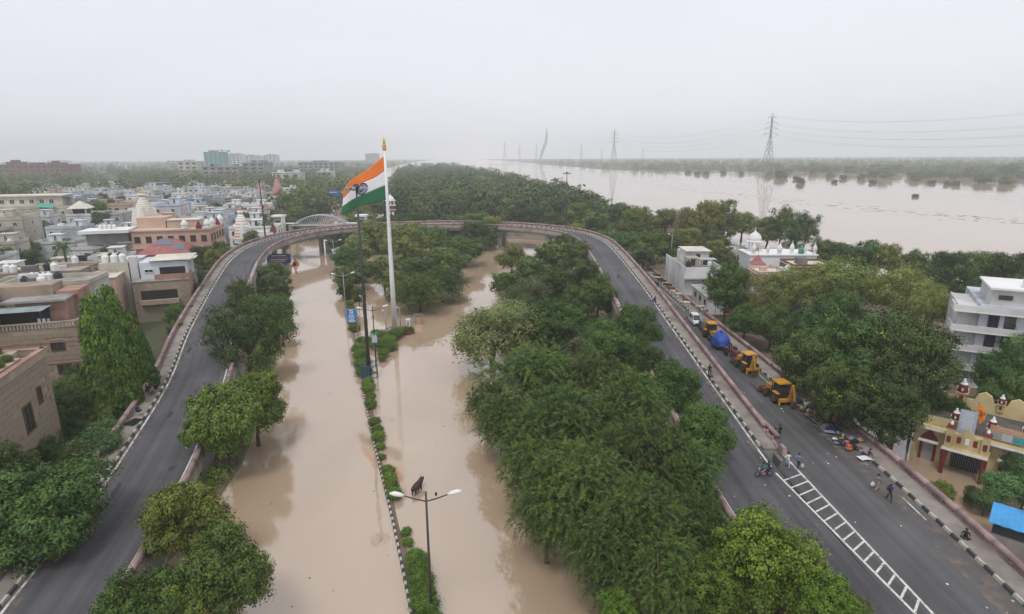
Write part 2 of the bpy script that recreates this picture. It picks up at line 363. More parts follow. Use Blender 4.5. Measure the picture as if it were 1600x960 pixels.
LOOP = Path([(-26, 15, 3), (-31.5, 34, 3), (-34.4, 47, 3.05), (-37.4, 58, 3.4), (-42.6, 75, 4.15), (-51.2, 97, 5), (-63.8, 133, 6.2), (-71.2, 157, 6.9), (-74.2, 178, 7.4), (-70.5, 199, 7.5),
             (-60, 214, 7.5), (-44, 222.5, 7.5), (-26, 225.5, 7.5), (-9, 222.5, 7.5), (7, 214, 7.5), (18.5, 201, 7.5), (24, 185, 7.35), (25.2, 165, 7), (24.3, 123, 6),
             (23.5, 99, 5), (23.2, 80, 3.8), (23.1, 66, 2.8), (23, 53, 2.0), (23.1, 34, 2.0), (23.1, 14, 2.0)])
TL = LOOP.len[-1]
T_SPLIT = LOOP.near(23, 57.5)        # where the outer path and railing end beside the service road
SRV = Path([(35.0, 12, 2), (35.4, 26, 2), (36.0, 36, 2), (36.8, 47, 2), (37.15, 58, 2), (36.75, 71, 1.85), (36.7, 90, 1.75), (36.6, 118, 1.5), (37.2, 141, 1.0), (38.3, 163, .35), (38.4, 176, -.15), (37, 192, -.6)])
SL = SRV.len[-1]
# flyover: deck with its wearing course, retaining walls on the ramps, girder and piers on the high part
fly = empty('flyover', (0, 0, 0)); tag(fly, 'curved concrete flyover loop carrying an empty asphalt road over the flood', 'flyover')
A0, A1 = LOOP.near(-66, 140), LOOP.near(24.6, 140)
LOOP.loft(MB(), [(0, 0)], 0, 1)
m = MB(); LOOP.loft(m, [(-4.5, -.03), (-4.5, -.75), (-3.9, -.95), (4.9, -.95), (5.9, -.75), (5.9, -.03)], 0, T_SPLIT); m.build('deck', MT['concrete'], fly)
def road_attr(o, fn):
    a = o.data.attributes.new('road', 'FLOAT_VECTOR', 'POINT')
    for i, v in enumerate(o.data.vertices): a.data[i].vector = fn(i, v.co)
    return o
m = MB(); LOOP.strip(m, -3.9, 3.9, 0, 0, TL); road_attr(m.build('road_surface', MT['asphalt'], fly), lambda i, c: (7.8 * (i % 2), (i // 2) * 1.5, 0))
m = MB(); LOOP.loft(m, [(-3.4, -.96), (-2.5, -1.9), (3.4, -1.9), (4.4, -.96)], A0, A1); m.build('girder', MT['concrete'], fly)
def retaining(t0, t1):
    m = MB(); k = int((t1 - t0) / 2); vs = []
    for j in range(k + 1):
        p, l = LOOP.pos(t0 + (t1 - t0) * j / k)
        for d, z in ((-4.2, p.z - .9), (-4.2, -1), (5.4, -1), (5.4, p.z - .9)):
            q = p + l * d; vs.append((q.x, q.y, z))
    m.add(vs, [(j * 4 + i, j * 4 + (i + 1) % 4, j * 4 + 4 + (i + 1) % 4, j * 4 + 4 + i) for j in range(k) for i in range(4)] + [(k * 4, k * 4 + 1, k * 4 + 2, k * 4 + 3), (3, 2, 1, 0)])
    m.build('retaining_wall', MT['concrete'], fly)
retaining(0, A0); retaining(A1, T_SPLIT)
nb = 10
for j in range(1, nb):
    t = A0 + (A1 - A0) * j / nb; p, l = LOOP.pos(t); a = math.atan2(l.y, l.x)
    m = MB(); m.box((0, 0, p.z - 2.3), (6.2, 1.5, .8), 0, (1.12, 1)); m.box((-1.7, 0, (p.z - 4.7) / 2), (1.2, 1.2, p.z - .7), 0); m.box((1.9, 0, (p.z - 4.7) / 2), (1.2, 1.2, p.z - .7), 0)
    m.build('pier', MT['concrete'], fly, (p.x, p.y, 0), a)
# expansion joints: thin dark bands let into the asphalt
for j in range(0, 27):
    t = 14 + j * 17.5
    if t < TL - 15:
        m = MB(); LOOP.strip(m, -3.85, 3.85, .004, t, t + .16, .2); LOOP.strip(m, -3.85, 3.85, .004, t + .3, t + .4, .2); m.build('expansion_joint', MT['asphalt_old'], fly)
m = MB(); LOOP.loft(m, [(3.92, -.02), (5.3, -.02), (5.3, .2), (3.92, .17)], 0, T_SPLIT); m.build('footpath', MT['footpath'], fly)
m = MB(); LOOP.loft(m, [(-4.4, -.02), (-3.92, -.02), (-3.92, .2), (-4.4, .2)], 0, TL); m.build('inner_kerb', MT['concrete'], fly)
for a, b, d in ((0, LOOP.near(23, 53.5), 3.28), (0, TL, -3.5)):
    m = MB(); LOOP.strip(m, d, d + .2, .008, a, b); m.build('edge_line', MT['paint'], fly)

# service road with its pavement
sv = empty('service_road', (0, 0, 0)); tag(sv, kind='structure')
m = MB(); ys = [12 + 2 * i for i in range(91)]
vs = []
for y in ys:
    t = SRV.near(36, y); p, l = SRV.pos(t)
    xl = 27.0 if y < 56 else 28.6
    vs += [(xl, y, p.z - .004), (p.x - .02, y, p.z - .004)]
m.add(vs, [(2 * j, 2 * j + 1, 2 * j + 3, 2 * j + 2) for j in range(len(ys) - 1)]); road_attr(m.build('road_surface', MT['asphalt_old'], sv), lambda i, c: (c.x, c.y, 0))
m = MB(); m.box((32.8, 36, .9), (9.6, 44, 1.9)); m.box((33.6, 115, -.2), (10, 116, .6)); m.build('embankment', MT['concrete_dark'], sv)
m = MB(); SRV.loft(m, [(-2.3, -1.6), (-2.3, .22), (-.3, .18), (-.3, -1.6)], 0, SL); m.build('footpath', MT['footpath'], sv)
dash = [(33, 36.6), (42.5, 43.6), (46, 48.2), (51, 56), (57, 150)]
for a, b in dash:
    m = MB(); SRV.strip(m, .62, .76, .006, a, b); m.build('edge_line', MT['paint'], sv)
# dust washed against the kerb
dm = bpy.data.materials.new('road_dust'); dm.use_nodes = True; dn = dm.node_tree; pb = dn.nodes['Principled BSDF']; pb.inputs['Base Color'].default_value = (.22, .18, .145, 1); pb.inputs['Roughness'].default_value = .95
tcn = dn.nodes.new('ShaderNodeTexCoord'); nn = dn.nodes.new('ShaderNodeTexNoise'); nn.inputs['Scale'].default_value = .9; nn.inputs['Detail'].default_value = 8; mrn = dn.nodes.new('ShaderNodeMapRange'); mrn.inputs['From Min'].default_value = .42; mrn.inputs['From Max'].default_value = .7; mrn.inputs['To Max'].default_value = .75
dn.links.new(tcn.outputs['Object'], nn.inputs['Vector']); dn.links.new(nn.outputs['Fac'], mrn.inputs['Value']); dn.links.new(mrn.outputs[0], pb.inputs['Alpha'])
m = MB(); SRV.strip(m, .0, 1.1, .010, 5, 150); m.build('dust', dm, sv); m = MB(); SRV.strip(m, 1.0, 2.1, .014, 5, 60); m.build('dust', dm, sv)
m = MB(); LOOP.strip(m, 2.7, 3.62, .012, 10, 140); LOOP.strip(m, 2.7, 3.62, .012, TL - 150, T_SPLIT); m.build('dust', dm, fly)
# repairs and stains in the asphalt
pm = mat('asphalt_patch', (.048, .047, .048), .85, .2, 1.5, .3, 14); rp = random.Random(21)
for i in range(26):
    if i < 15: t = rp.choice((rp.uniform(22, 110), rp.uniform(TL - 120, TL - 15))); c0 = LOOP.off(t, rp.uniform(-2.4, 2.4), .005); par_ = fly; ang = math.atan2(-LOOP.pos(t)[1].x, LOOP.pos(t)[1].y)
    else: yy = rp.uniform(28, 112); c0 = Vector((rp.uniform(29.8, 35.6), yy, SRV.pos(SRV.near(36.7, yy))[0].z + .006)); par_ = sv; ang = 1.57
    a_, b_ = rp.uniform(.3, 2.6), rp.uniform(.15, .7); pts_ = [(c0.x + (a_ * math.cos(g) * rp.uniform(.6, 1.1)) * math.cos(ang) - (b_ * math.sin(g) * rp.uniform(.5, 1.1)) * math.sin(ang), c0.y + (a_ * math.cos(g) * rp.uniform(.7, 1.1)) * math.sin(ang) + (b_ * math.sin(g)) * math.cos(ang), c0.z + .004) for g in [q * math.pi / 5 for q in range(10)]]
    MB().add(pts_, [tuple(range(10))]).build('asphalt_patch', pm, par_)
# ladder marking where the two roads part
lad = empty('ladder_marking'); tag(lad, kind='structure')
LA = lambda y: 26.35 + (53 - y) * .082
LB = lambda y: 28.75 + (57 - y) * .016
def mark(p, q, wd):
    p, q = Vector((*p, 2.012)), Vector((*q, 2.012)); d = (q - p).normalized(); a = Vector((-d.y, d.x, 0)) * wd / 2
    MB().add([p - a, q - a, q + a, p + a], [(0, 1, 2, 3)]).build('painted_bar', MT['paint'], lad)
mark((LA(53), 53), (LA(14), 14), .2); mark((LB(57), 57), (LB(14), 14), .2)
y = 51.6
while y > 22:
    mark((LA(y) + .1, y), (LB(y + 1.1) - .1, y + 1.1), .17); y -= 1.32

# black and white kerb stones
ks = {}
for c in ('white', 'black'):
    b = MB().box((0, 0, .11), (.96, .26, .26), 0, (.98, .7)); ks[c] = b.mesh('kerb_stone', MT['kerb_' + c])
def kerb(name, path, d, t0, t1, near, stone=1.0, h=1.0, dz=0.0):
    root = tag(empty(name), kind='structure'); n = int((t1 - t0) / stone); rest = {'white': MB(), 'black': MB()}
    for j in range(n):
        t = t0 + (j + .5) * stone; p, l = path.pos(t); q = p + l * d; c = 'white' if j % 2 else 'black'
        a = math.atan2(-l.x, l.y)
        if near(q):
            o = mesh_obj('kerb_stone', ks[c], root, (q.x, q.y, q.z + dz), (R_.uniform(-.02, .02), R_.uniform(-.02, .02), a + R_.uniform(-.02, .02)), (stone, 1 if h > .5 else .8, h))
        else: rest[c].box((q.x, q.y, q.z + .11 * h + dz), (stone * .96, .26, .26 * h), a, (.98, .7))
    for c, mb in rest.items():
        if mb.v: tag(mb.build('far_kerb_' + c, MT['kerb_' + c], root), kind='stuff')
kerb('kerb', LOOP, 3.78, 0, T_SPLIT, lambda q: q.y < 92)
kerb('kerb', SRV, -.16, 8, SL - 14, lambda q: q.y < 92)
MED = Path([(-2.0, 18, 0), (-5.6, 30, 0), (-7.7, 37, 0), (-11.7, 49.6, 0), (-16.6, 64, 0), (-23.4, 85, 0), (-33.9, 118, 0), (-45.5, 153, 0), (-56, 184, 0), (-70, 224, 0)], 1)
kerb('median_kerb', MED, 0, 4, MED.len[-1], lambda q: q.y < 78, .5, 1.0, .02)
# soil of the median, just above the flood
m = MB(); k = 60; vs = []
for j in range(k + 1):
    t = 2 + (MED.len[-1] - 4) * j / k; p, l = MED.pos(t)
    wv = .8 + .2 * math.sin(j * 1.3)
    for d, z in ((-.12, -.5), (-.12, .045), (-wv + .2, .03 if math.sin(j * .9) > -.1 else -.03), (-wv - .3, -.5)): vs.append(p + l * d + Vector((0, 0, z)))
m.add(vs, [(j * 4 + i, j * 4 + i + 1, j * 4 + 5 + i, j * 4 + 4 + i) for j in range(k) for i in range(3)])
tag(m.build('median_soil', MT['dirt']), kind='structure')

# pink railings: round top beam in lengths, on stub posts over a base
post_me = MB().box((0, 0, .28), (.30, .26, .56), 0, (.85, .8)).mesh('post', MT['pink'])
def railing(label, path, d, t0, t1, seg=4.2, pitch=1.4, r=.28, hz=.78, near=150):
    root = empty('railing'); tag(root, label, 'railing')
    m = MB(); path.loft(m, [(d - .26, -.1), (d + .26, -.1), (d + .2, .3), (d - .2, .3)], t0, t1); m.build('base', MT['pink'], root)
    n = int((t1 - t0) / seg); far = MB()
    for j in range(n):
        a = t0 + j * seg; b = a + seg - .05; prof = [(d + r * math.cos(g), hz + r * math.sin(g)) for g in [2 * math.pi * k / 8 for k in range(8)]]
        m = MB(); m.s = True; path.loft(m, prof, a, b, 1.4); m.build('top_beam', MT['pink'], root)
    n = int((t1 - t0) / pitch)
    for j in range(n):
        t = t0 + (j + .5) * pitch; p, l = path.pos(t); q = p + l * d; a = math.atan2(-l.x, l.y)
        if q.y < near and j % 1 == 0: mesh_obj('post', post_me, root, (q.x, q.y, q.z + .12), (0, 0, a))
        else: far.box((q.x, q.y, q.z + .4), (.3, .24, .56), a, (.85, .8))
    if far.v: tag(far.build('far_posts', MT['pink'], root), kind='stuff')
    return root
railing('outer pink concrete railing of the flyover, running beside its footpath', LOOP, 5.5, 0, T_SPLIT, near=110)
railing('inner pink concrete railing of the flyover, facing the flooded road', LOOP, -4.18, 0, TL, near=90)
DIV = Path([(29.35, 59.5, 1.95), (29.3, 75, 1.8), (29.3, 100, 1.7), (29.4, 118, 1.5), (30.6, 150, .8), (30.8, 170, .3)])
railing('lower pink railing edging the service road at the foot of the flyover', DIV, 0, 0, DIV.len[-1], near=90)
railing('pink railing between the service road footpath and the flooded temples', SRV, -2.15, 4, SL - 8, near=110)
# stub end block of the divider
m = MB(); m.box((28.75, 57.0, 2.45), (.5, 1.5, .9), 0, (.8, .6)); o = m.build('divider_block', MT['pink']); tag(o, 'pink concrete block ending the divider where the two roads part', 'block')
# ------------------------------------------------------------------ trees
def leaf_mesh(name, P, U, V, val, mats, mi=None):
    """P centres, U and V half axes of rhombic leaves, val 0..1 leaf age colour"""
    n = len(P); co = np.empty((n, 4, 3), np.float32)
    co[:, 0] = P - U; co[:, 1] = P + V * .9 - U * .1; co[:, 2] = P + U; co[:, 3] = P - V * .9 - U * .1
    me = bpy.data.meshes.new(name); me.vertices.add(n * 4); me.vertices.foreach_set('co', co.ravel())
    me.loops.add(n * 4); me.loops.foreach_set('vertex_index', np.arange(n * 4, dtype=np.int32))
    me.polygons.add(n); me.polygons.foreach_set('loop_start', np.arange(0, n * 4, 4, dtype=np.int32))
    me.polygons.foreach_set('loop_total', np.full(n, 4, np.int32))
    a = me.attributes.new('leaf', 'FLOAT', 'FACE'); a.data.foreach_set('value', np.clip(val, 0, 1).astype(np.float32))
    for m in (mats if isinstance(mats, list) else [mats]): me.materials.append(m)
    if mi is not None: me.polygons.foreach_set('material_index', mi.astype(np.int32))
    me.update(calc_edges=True); return me
def unit(v): return v / (np.linalg.norm(v, axis=-1, keepdims=True) + 1e-9)
def axes(rng, nrm):
    r = unit(rng.normal(size=nrm.shape)); u = unit(np.cross(nrm, r)); return u, np.cross(nrm, u)
def lobes(rng, k, rz=.8, lo=-.8, spread=.62, rl=(.34, .5)):
    """centres and radii of the masses a crown is made of, in a crown of radius one"""
    C = []; tries = 0
    while len(C) < k and tries < 4000:
        tries += 1; d = unit(rng.normal(size=3))
        if d[2] < lo: continue
        c = d * np.array([1, 1, rz]) * spread * rng.uniform(.75, 1.15)
        if all(np.linalg.norm(c - q) > .34 for q in C): C.append(c)
    C.append(np.array([0, 0, .05])); C = np.array(C)
    return C, np.append(rng.uniform(*rl, len(C) - 1), .55)
def puff_crown(name, seed, mat_, n_leaf, size, k=13, rz=.8, clump=.062, per=26, lo=-.8, rl=(.34, .5), flat=.75, fleck=0, spread=.62, droop=0):
    rng = np.random.default_rng(seed); C, r = lobes(rng, k, rz, lo, spread, rl)
    nc = n_leaf // per; wgt = r ** 2 / np.sum(r ** 2); li = rng.choice(len(C), nc, p=wgt)
    d = unit(rng.normal(size=(nc, 3)) + np.array([0, 0, .22])); rad = r[li, None] * rng.uniform(.55, 1.14, (nc, 1))
    cc = C[li] + d * rad * np.array([1, 1, flat])
    cv = rng.uniform(0, 1, nc) * .55 + rng.uniform(0, .2, nc)
    ci = np.repeat(np.arange(nc), per); n = len(ci)
    j = rng.normal(size=(n, 3)) * clump * rng.uniform(.6, 1.3, (nc, 1))[ci]; j[:, 2] *= .75
    P = cc[ci] + j; P[:, 2] -= droop * np.linalg.norm(j[:, :2], axis=1)
    out = unit(j + d[ci] * clump * .8)
    nr = unit(d[ci] * .75 + out * .6 + np.array([0, 0, .3]) + rng.normal(size=(n, 3)) * .36); u, v = axes(rng, nr)
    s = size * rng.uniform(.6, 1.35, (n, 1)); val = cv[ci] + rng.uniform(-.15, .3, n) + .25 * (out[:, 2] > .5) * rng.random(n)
    mi = None; mats = mat_
    if fleck:
        f = rng.random(nc) < fleck; f &= d[:, 2] > -.1; mi = (f[ci] & (rng.random(n) < .5)).astype(int); mats = [mat_, LEAF['fleck']]
    return leaf_mesh(name, P, u * s, v * s * .62, val, mats, mi)
def spray_crown(name, seed, mat_, n_spray, per=30, k=14, rz=.72, ln=(.20, .36), leaf=.032, width=.0085):
    """feathery crown: arching twigs lined with narrow leaflets"""
    rng = np.random.default_rng(seed); C, r = lobes(rng, k + 5, rz, -.85, .70, (.20, .42))
    li = rng.choice(len(C), n_spray, p=r ** 2 / np.sum(r ** 2)); d = unit(rng.normal(size=(n_spray, 3)) + np.array([0, 0, .3]))
    base = C[li] + d * r[li, None] * rng.uniform(.55, .95, (n_spray, 1)) * np.array([1, 1, .8])
    hd = unit(d * np.array([1, 1, .5]) + rng.normal(size=(n_spray, 3)) * .45 + np.array([0, 0, .25]))
    L = rng.uniform(*ln, (n_spray, 1)); sv = rng.uniform(0, .7, n_spray)
    i = np.repeat(np.arange(n_spray), per); t = np.tile(np.linspace(.08, 1, per), n_spray)[:, None]
    drop = rng.uniform(.25, .75, (n_spray, 1))[i]
    P = base[i] + hd[i] * L[i] * t; P[:, 2:] -= drop * L[i] * t ** 2
    T = hd[i] * 1.0; T[:, 2:] -= 2 * drop * t; T = unit(T)
    side = unit(np.cross(T, np.array([0, 0, 1.0]))) * np.where(np.arange(len(i)) % 2, 1, -1)[:, None]
    u = unit(side * .8 + T * .75 + rng.normal(size=P.shape) * .22); nr = unit(np.cross(u, T) + rng.normal(size=P.shape) * .4); nr[nr[:, 2] < 0] *= -1
    v = np.cross(nr, u); s = rng.uniform(.7, 1.3, (len(i), 1)) * (1.1 - .45 * t)
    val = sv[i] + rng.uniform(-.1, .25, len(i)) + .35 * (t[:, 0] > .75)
    return leaf_mesh(name, P + u * s * leaf * .8, u * s * leaf, v * s * width, val, mat_)
def column_crown(name, seed, mat_, n, size=.055):
    """narrow mast tree: leaves hanging down all round a spindle, z from -1 to 1"""
    rng = np.random.default_rng(seed); per = 18; nc = n // per
    t = rng.uniform(0, 1, nc) ** .85; z = -1 + 2 * t; rr = .34 * (1 - t ** 2.4) ** .75 + .04; a = rng.uniform(0, 2 * np.pi, nc)
    rr *= rng.uniform(.7, 1.15, nc) * 1.12; rr *= 1 + .25 * np.sin(a * 3 + z * 5) * np.sin(z * 17 + a) + .22 * np.sin(a * 2 + seed) * np.sin(z * 7 + a * 2)
    cc = np.stack([rr * np.cos(a), rr * np.sin(a), z], 1); ci = np.repeat(np.arange(nc), per); m = len(ci)
    j = rng.normal(size=(m, 3)) * np.array([.06, .06, .035]); P = cc[ci] + j
    out = unit(cc[ci] * np.array([1, 1, 0])); u = unit(out * .9 + np.array([0, 0, -.75]) + rng.normal(size=(m, 3)) * .55)
    nr = unit(out + np.array([0, 0, .5]) + rng.normal(size=(m, 3)) * .4); v = unit(np.cross(nr, u)); s = size * rng.uniform(.6, 1.3, (m, 1))
    return leaf_mesh(name, P, u * s, v * s * .5, rng.uniform(0, .9, nc)[ci] + rng.uniform(-.1, .3, m), mat_)
def trunk_mesh(name, seed, k=6):
    """trunk from z=-1 (ground) to the fork, limbs reaching into the crown of radius one"""
    rr = random.Random(seed); m = MB(); m.s = True
    fork = Vector((rr.uniform(-.06, .06), rr.uniform(-.06, .06), -.45))
    m.tube([(0, 0, -1.06), (rr.uniform(-.03, .03), 0, -.8), fork], [.085, .062, .055], 8)
    for i in range(k):
        a = 2 * math.pi * (i + rr.uniform(-.25, .25)) / k; e = rr.uniform(.35, .7); z = rr.uniform(.0, .5)
        mid = fork + Vector((math.cos(a) * e * .45, math.sin(a) * e * .45, .28 + z * .3))
        end = Vector((math.cos(a) * e, math.sin(a) * e, z)); m.tube([fork, mid, end], [.045, .03, .012], 6)
        for q in range(2):
            b = a + rr.uniform(-.8, .8); m.tube([mid, mid + Vector((math.cos(b) * .25, math.sin(b) * .25, rr.uniform(.1, .3)))], [.02, .007], 5)
    return m.mesh(name, MT['bark'])
TR = [trunk_mesh('trunk', 30 + i) for i in range(4)]
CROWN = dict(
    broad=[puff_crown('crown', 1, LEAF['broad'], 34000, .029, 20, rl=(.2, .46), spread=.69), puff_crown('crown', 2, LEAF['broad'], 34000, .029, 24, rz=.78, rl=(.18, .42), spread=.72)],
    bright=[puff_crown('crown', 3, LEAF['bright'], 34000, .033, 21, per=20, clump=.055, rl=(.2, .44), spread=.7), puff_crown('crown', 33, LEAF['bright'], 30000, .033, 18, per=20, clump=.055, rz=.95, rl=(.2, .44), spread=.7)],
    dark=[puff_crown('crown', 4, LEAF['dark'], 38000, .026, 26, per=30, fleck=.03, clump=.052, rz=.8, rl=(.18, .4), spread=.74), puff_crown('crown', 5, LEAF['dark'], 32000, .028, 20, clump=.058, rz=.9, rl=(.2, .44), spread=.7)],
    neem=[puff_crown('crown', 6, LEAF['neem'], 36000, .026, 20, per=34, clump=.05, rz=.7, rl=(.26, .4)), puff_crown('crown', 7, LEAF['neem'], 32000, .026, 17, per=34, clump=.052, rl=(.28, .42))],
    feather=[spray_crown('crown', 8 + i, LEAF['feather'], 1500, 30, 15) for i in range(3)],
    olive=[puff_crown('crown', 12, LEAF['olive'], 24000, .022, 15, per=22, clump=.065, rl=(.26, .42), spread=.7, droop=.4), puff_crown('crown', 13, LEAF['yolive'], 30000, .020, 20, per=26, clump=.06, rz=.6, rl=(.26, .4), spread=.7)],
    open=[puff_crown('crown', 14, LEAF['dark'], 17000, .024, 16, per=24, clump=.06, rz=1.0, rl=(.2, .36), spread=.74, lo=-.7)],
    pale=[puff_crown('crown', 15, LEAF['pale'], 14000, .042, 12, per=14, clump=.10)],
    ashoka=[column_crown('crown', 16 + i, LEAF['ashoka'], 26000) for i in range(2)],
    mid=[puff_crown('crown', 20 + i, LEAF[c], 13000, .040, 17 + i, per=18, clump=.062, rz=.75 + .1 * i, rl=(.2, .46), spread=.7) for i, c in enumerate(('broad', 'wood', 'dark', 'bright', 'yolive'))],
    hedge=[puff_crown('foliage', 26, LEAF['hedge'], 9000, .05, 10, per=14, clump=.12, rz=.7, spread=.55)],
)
TREES = []
def tree(kind, x, y, R, hc, var=0, asp=1.0, z0=.3, label='', cat='tree', group=None, name=None, trunk=True):
    nm = name or {'feather': 'mesquite_tree', 'neem': 'neem_tree', 'ashoka': 'mast_tree', 'hedge': 'shrub'}.get(kind, 'broadleaf_tree')
    o = empty(nm, (x, y, z0), R_.uniform(0, 6.28), label, cat, group); cl = CROWN[kind]
    c = mesh_obj('crown' if kind != 'hedge' else 'foliage', cl[var % len(cl)], o, (0, 0, hc), None, (R, R, R * asp))
    if trunk: mesh_obj('trunk', TR[R_.randrange(4)], o, (0, 0, hc), None, (R * .9, R * .9, hc if hc < R * 2.5 else hc))
    TREES.append((x, y, R)); return o
def T(kind, px, py, rpx, hc, label, var=0, asp=1.0, z0=.3, group=None, name=None):
    p = at(px, py, z0 + hc); R = rpx * depth(p) / F
    return tree(kind, p.x, p.y, R * .99, hc, var, min(max(hc * .95 / R, .85), 1.3) if asp < 1.3 else asp, z0, label, 'tree', group, name)

# -- left bank of the flooded road, between ramp and water
T('broad', 68, 796, 98, 5.0, 'wide spreading dense tree overhanging the left ramp footpath below the stone house', 0, .75, .9)
T('broad', -8, 745, 55, 5.5, 'dense tree half hidden by the spreading tree at the stone house', 1, .8, .9)
T('broad', 222, 948, 66, 5.0, 'soft green tree leaning over the ramp kerb beside a yellow-green one', 1, .85)
T('broad', 352, 900, 74, 4.8, 'rounded green tree with its branches over the flooded carriageway', 0, .85)
T('bright', 268, 950, 52, 4.3, 'yellow-green young tree squeezed between two darker trees at the ramp', 0, .9)
T('bright', 286, 810, 60, 4.6, 'loose leafy tree hiding the end of the inner ramp railing', 1, .9)
T('bright', 352, 655, 60, 6.0, 'bright yellow-green round tree standing against the inner ramp railing', 0, 1.05)
T('bright', 396, 628, 50, 5.3, 'smaller bright green tree leaning from the round one over the water', 1, 1.0)
T('open', 384, 520, 66, 7.5, 'tall dark open-crowned tree rising above the left ramp', 0, 1.15)
T('open', 378, 462, 26, 10.5, 'thin dark leader tree above the open-crowned tree on the left ramp', 0, 1.2)
GL = 'green trees lining the left water edge under the ramp'
for a in ((428, 452, 27), (436, 482, 24), (418, 436, 24), (440, 506, 20), (412, 478, 26), (432, 428, 18)):
    T('mid', *a, 4.0, 'green tree in the row between the left ramp and the flooded road', R_.randrange(4), 1.0, .3, GL)
# -- garden of the sandstone houses
COLS = [(172, 640, 467), (196, 615, 455), (222, 610, 490), (208, 668, 528), (180, 672, 560), (238, 640, 525)]
for i, (px, by, ty) in enumerate(COLS):
    b = at(px, by, .9); hh = .5
    for _ in range(200):
        hh += .1; q = Vector((b.x, b.y, .9 + hh)); dd = depth(q)
        yy = CY - F * (q.y * math.sin(PITCH) + (q.z - CAM_H) * math.cos(PITCH)) / dd
        if yy < ty: break
    o = empty('mast_tree', b, R_.uniform(0, 6), 'narrow drooping mast tree in the clump between sandstone house and ramp', 'tree', 'mast trees in the stone house garden')
    mesh_obj('crown', CROWN['ashoka'][i % 2], o, (0, 0, hh / 2 + .3), None, (hh * .255, hh * .255, hh / 2))
    m = MB(); m.tube([(0, 0, -.1), (0, 0, hh * .8)], [.16, .05], 8); m.build('trunk', MT['bark'], o)
GB = 'garden trees below the sandstone houses'
for a in ((98, 640, 40, 4, 'dark'), (110, 612, 32, 3, 'broad'), (130, 592, 24, 3, 'dark'), (155, 650, 24, 2.5, 'bright'), (60, 705, 26, 2.5, 'broad'), (20, 725, 34, 3, 'bright'), (75, 690, 20, 2, 'dark'), (150, 610, 20, 2.5, 'bright'), (120, 660, 28, 2.5, 'broad')):
    T(a[4], *a[:4], 'garden tree under the sandstone house walls', R_.randrange(2), .9, .9, GB)
for a in ((150, 700, 40), (125, 715, 32), (165, 675, 26)):
    T('pale', *a, 2.8, 'pale large-leaved tree reaching over the left ramp footpath', 0, .85, .9, 'pale large-leaved trees at the ramp')
GH = 'trees among the near houses on the left'
for a in ((292, 458, 26, 4.5), (282, 492, 22, 3.5), (276, 520, 18, 3), (300, 432, 30, 4.5), (272, 428, 22, 4), (330, 378, 18, 5), (318, 400, 20, 4), (345, 392, 16, 3.5), (252, 470, 12, 3),
          (85, 356, 20, 5), (62, 362, 22, 5), (146, 335, 22, 8), (158, 345, 14, 8), (120, 338, 12, 7), (40, 385, 20, 5), (10, 408, 22, 5), (165, 402, 18, 4), (182, 392, 14, 4), (45, 405, 16, 4), (150, 408, 14, 3.5), (12, 372, 14, 4),
          (310, 330, 16, 4), (358, 320, 9, 4), (372, 318, 9, 4), (400, 345, 22, 6), (408, 360, 20, 5), (355, 300, 12, 4), (392, 375, 14, 5)):
    T('mid', *a, 'green tree standing among the houses left of the ramp', R_.randrange(4), 1.05, .9, GH)
T('bright', 333, 403, 14, 4.0, 'bright green tree against the outside of the left ramp curve', 1, .9, .9)
# -- grove in the water inside the loop, behind the flagpole
GG = 'trees of the flooded grove behind the flagpole'
for a in ((538, 402, 26, 4.5), (548, 432, 26, 4), (562, 392, 25, 5), (600, 425, 30, 5), (590, 372, 34, 5.5), (640, 382, 40, 6), (622, 445, 26, 4), (700, 408, 40, 6), (728, 388, 34, 6), (748, 366, 30, 6), (620, 352, 30, 6),
          (700, 352, 30, 6), (738, 346, 28, 6), (765, 360, 24, 6), (655, 345, 26, 6), (582, 348, 20, 5), (530, 376, 18, 4.5), (672, 372, 32, 6), (570, 420, 22, 4), (540, 452, 14, 3), (655, 418, 32, 5)):
    T('mid', *a, 'leafy tree of the flooded grove behind the tall flagpole', R_.choice((0, 0, 1, 2, 4, 4)), 1.0, -.3, GG)
for a in ((655, 458, 44, 4.5), (690, 445, 40, 4.5)):
    T('feather', *a, 'feathery tree drooping to the flood at the front of the grove', R_.randrange(3), .95, -.3, 'feathery trees at the front of the grove')
T('mid', 560, 462, 12, 3.5, 'thin sparse young tree standing in the flood by the median', 2, 1.1, -.3)
# -- thicket between the slip road and the right ramp
T('olive', 770, 522, 82, 5.4, 'grey-olive wispy tree leaning over the flood opposite the flagpole', 0, 1.0)
T('olive', 820, 468, 44, 5.5, 'grey-olive tree with thin foliage in the middle of the thicket', 0, .9)
GT = 'green trees at the far end of the loop thicket'
for a in ((862, 402, 36, 5), (830, 425, 34, 5), (902, 402, 28, 5.5), (800, 405, 24, 4.5), (790, 440, 24, 4.5), (880, 385, 22, 5), (870, 440, 32, 5), (915, 432, 28, 5)):
    T('mid', *a, 'green tree at the far end of the thicket inside the loop', R_.randrange(4), .95, .3, GT)
GD = 'round leafy trees along the right ramp railing'
for a in ((935, 462, 34, 5.5, 'broad'), (862, 508, 52, 6, 'broad'), (992, 512, 40, 5.5, 'broad'), (950, 545, 42, 5.5, 'broad'), (1004, 562, 34, 4.8, 'broad'), (905, 470, 30, 5, 'broad')):
    T(a[4], *a[:4], 'round leafy tree overhanging the inner railing of the right ramp', R_.randrange(2), .95, .3, GD)
T('broad', 1050, 602, 44, 5, 'broad tree hiding the right ramp edge beside the feathery thicket', 1, .95)
T('broad', 1098, 672, 46, 5, 'tree with bare twigs spreading over the asphalt of the right ramp', 0, .95)
GF = 'feathery trees of the big thicket'
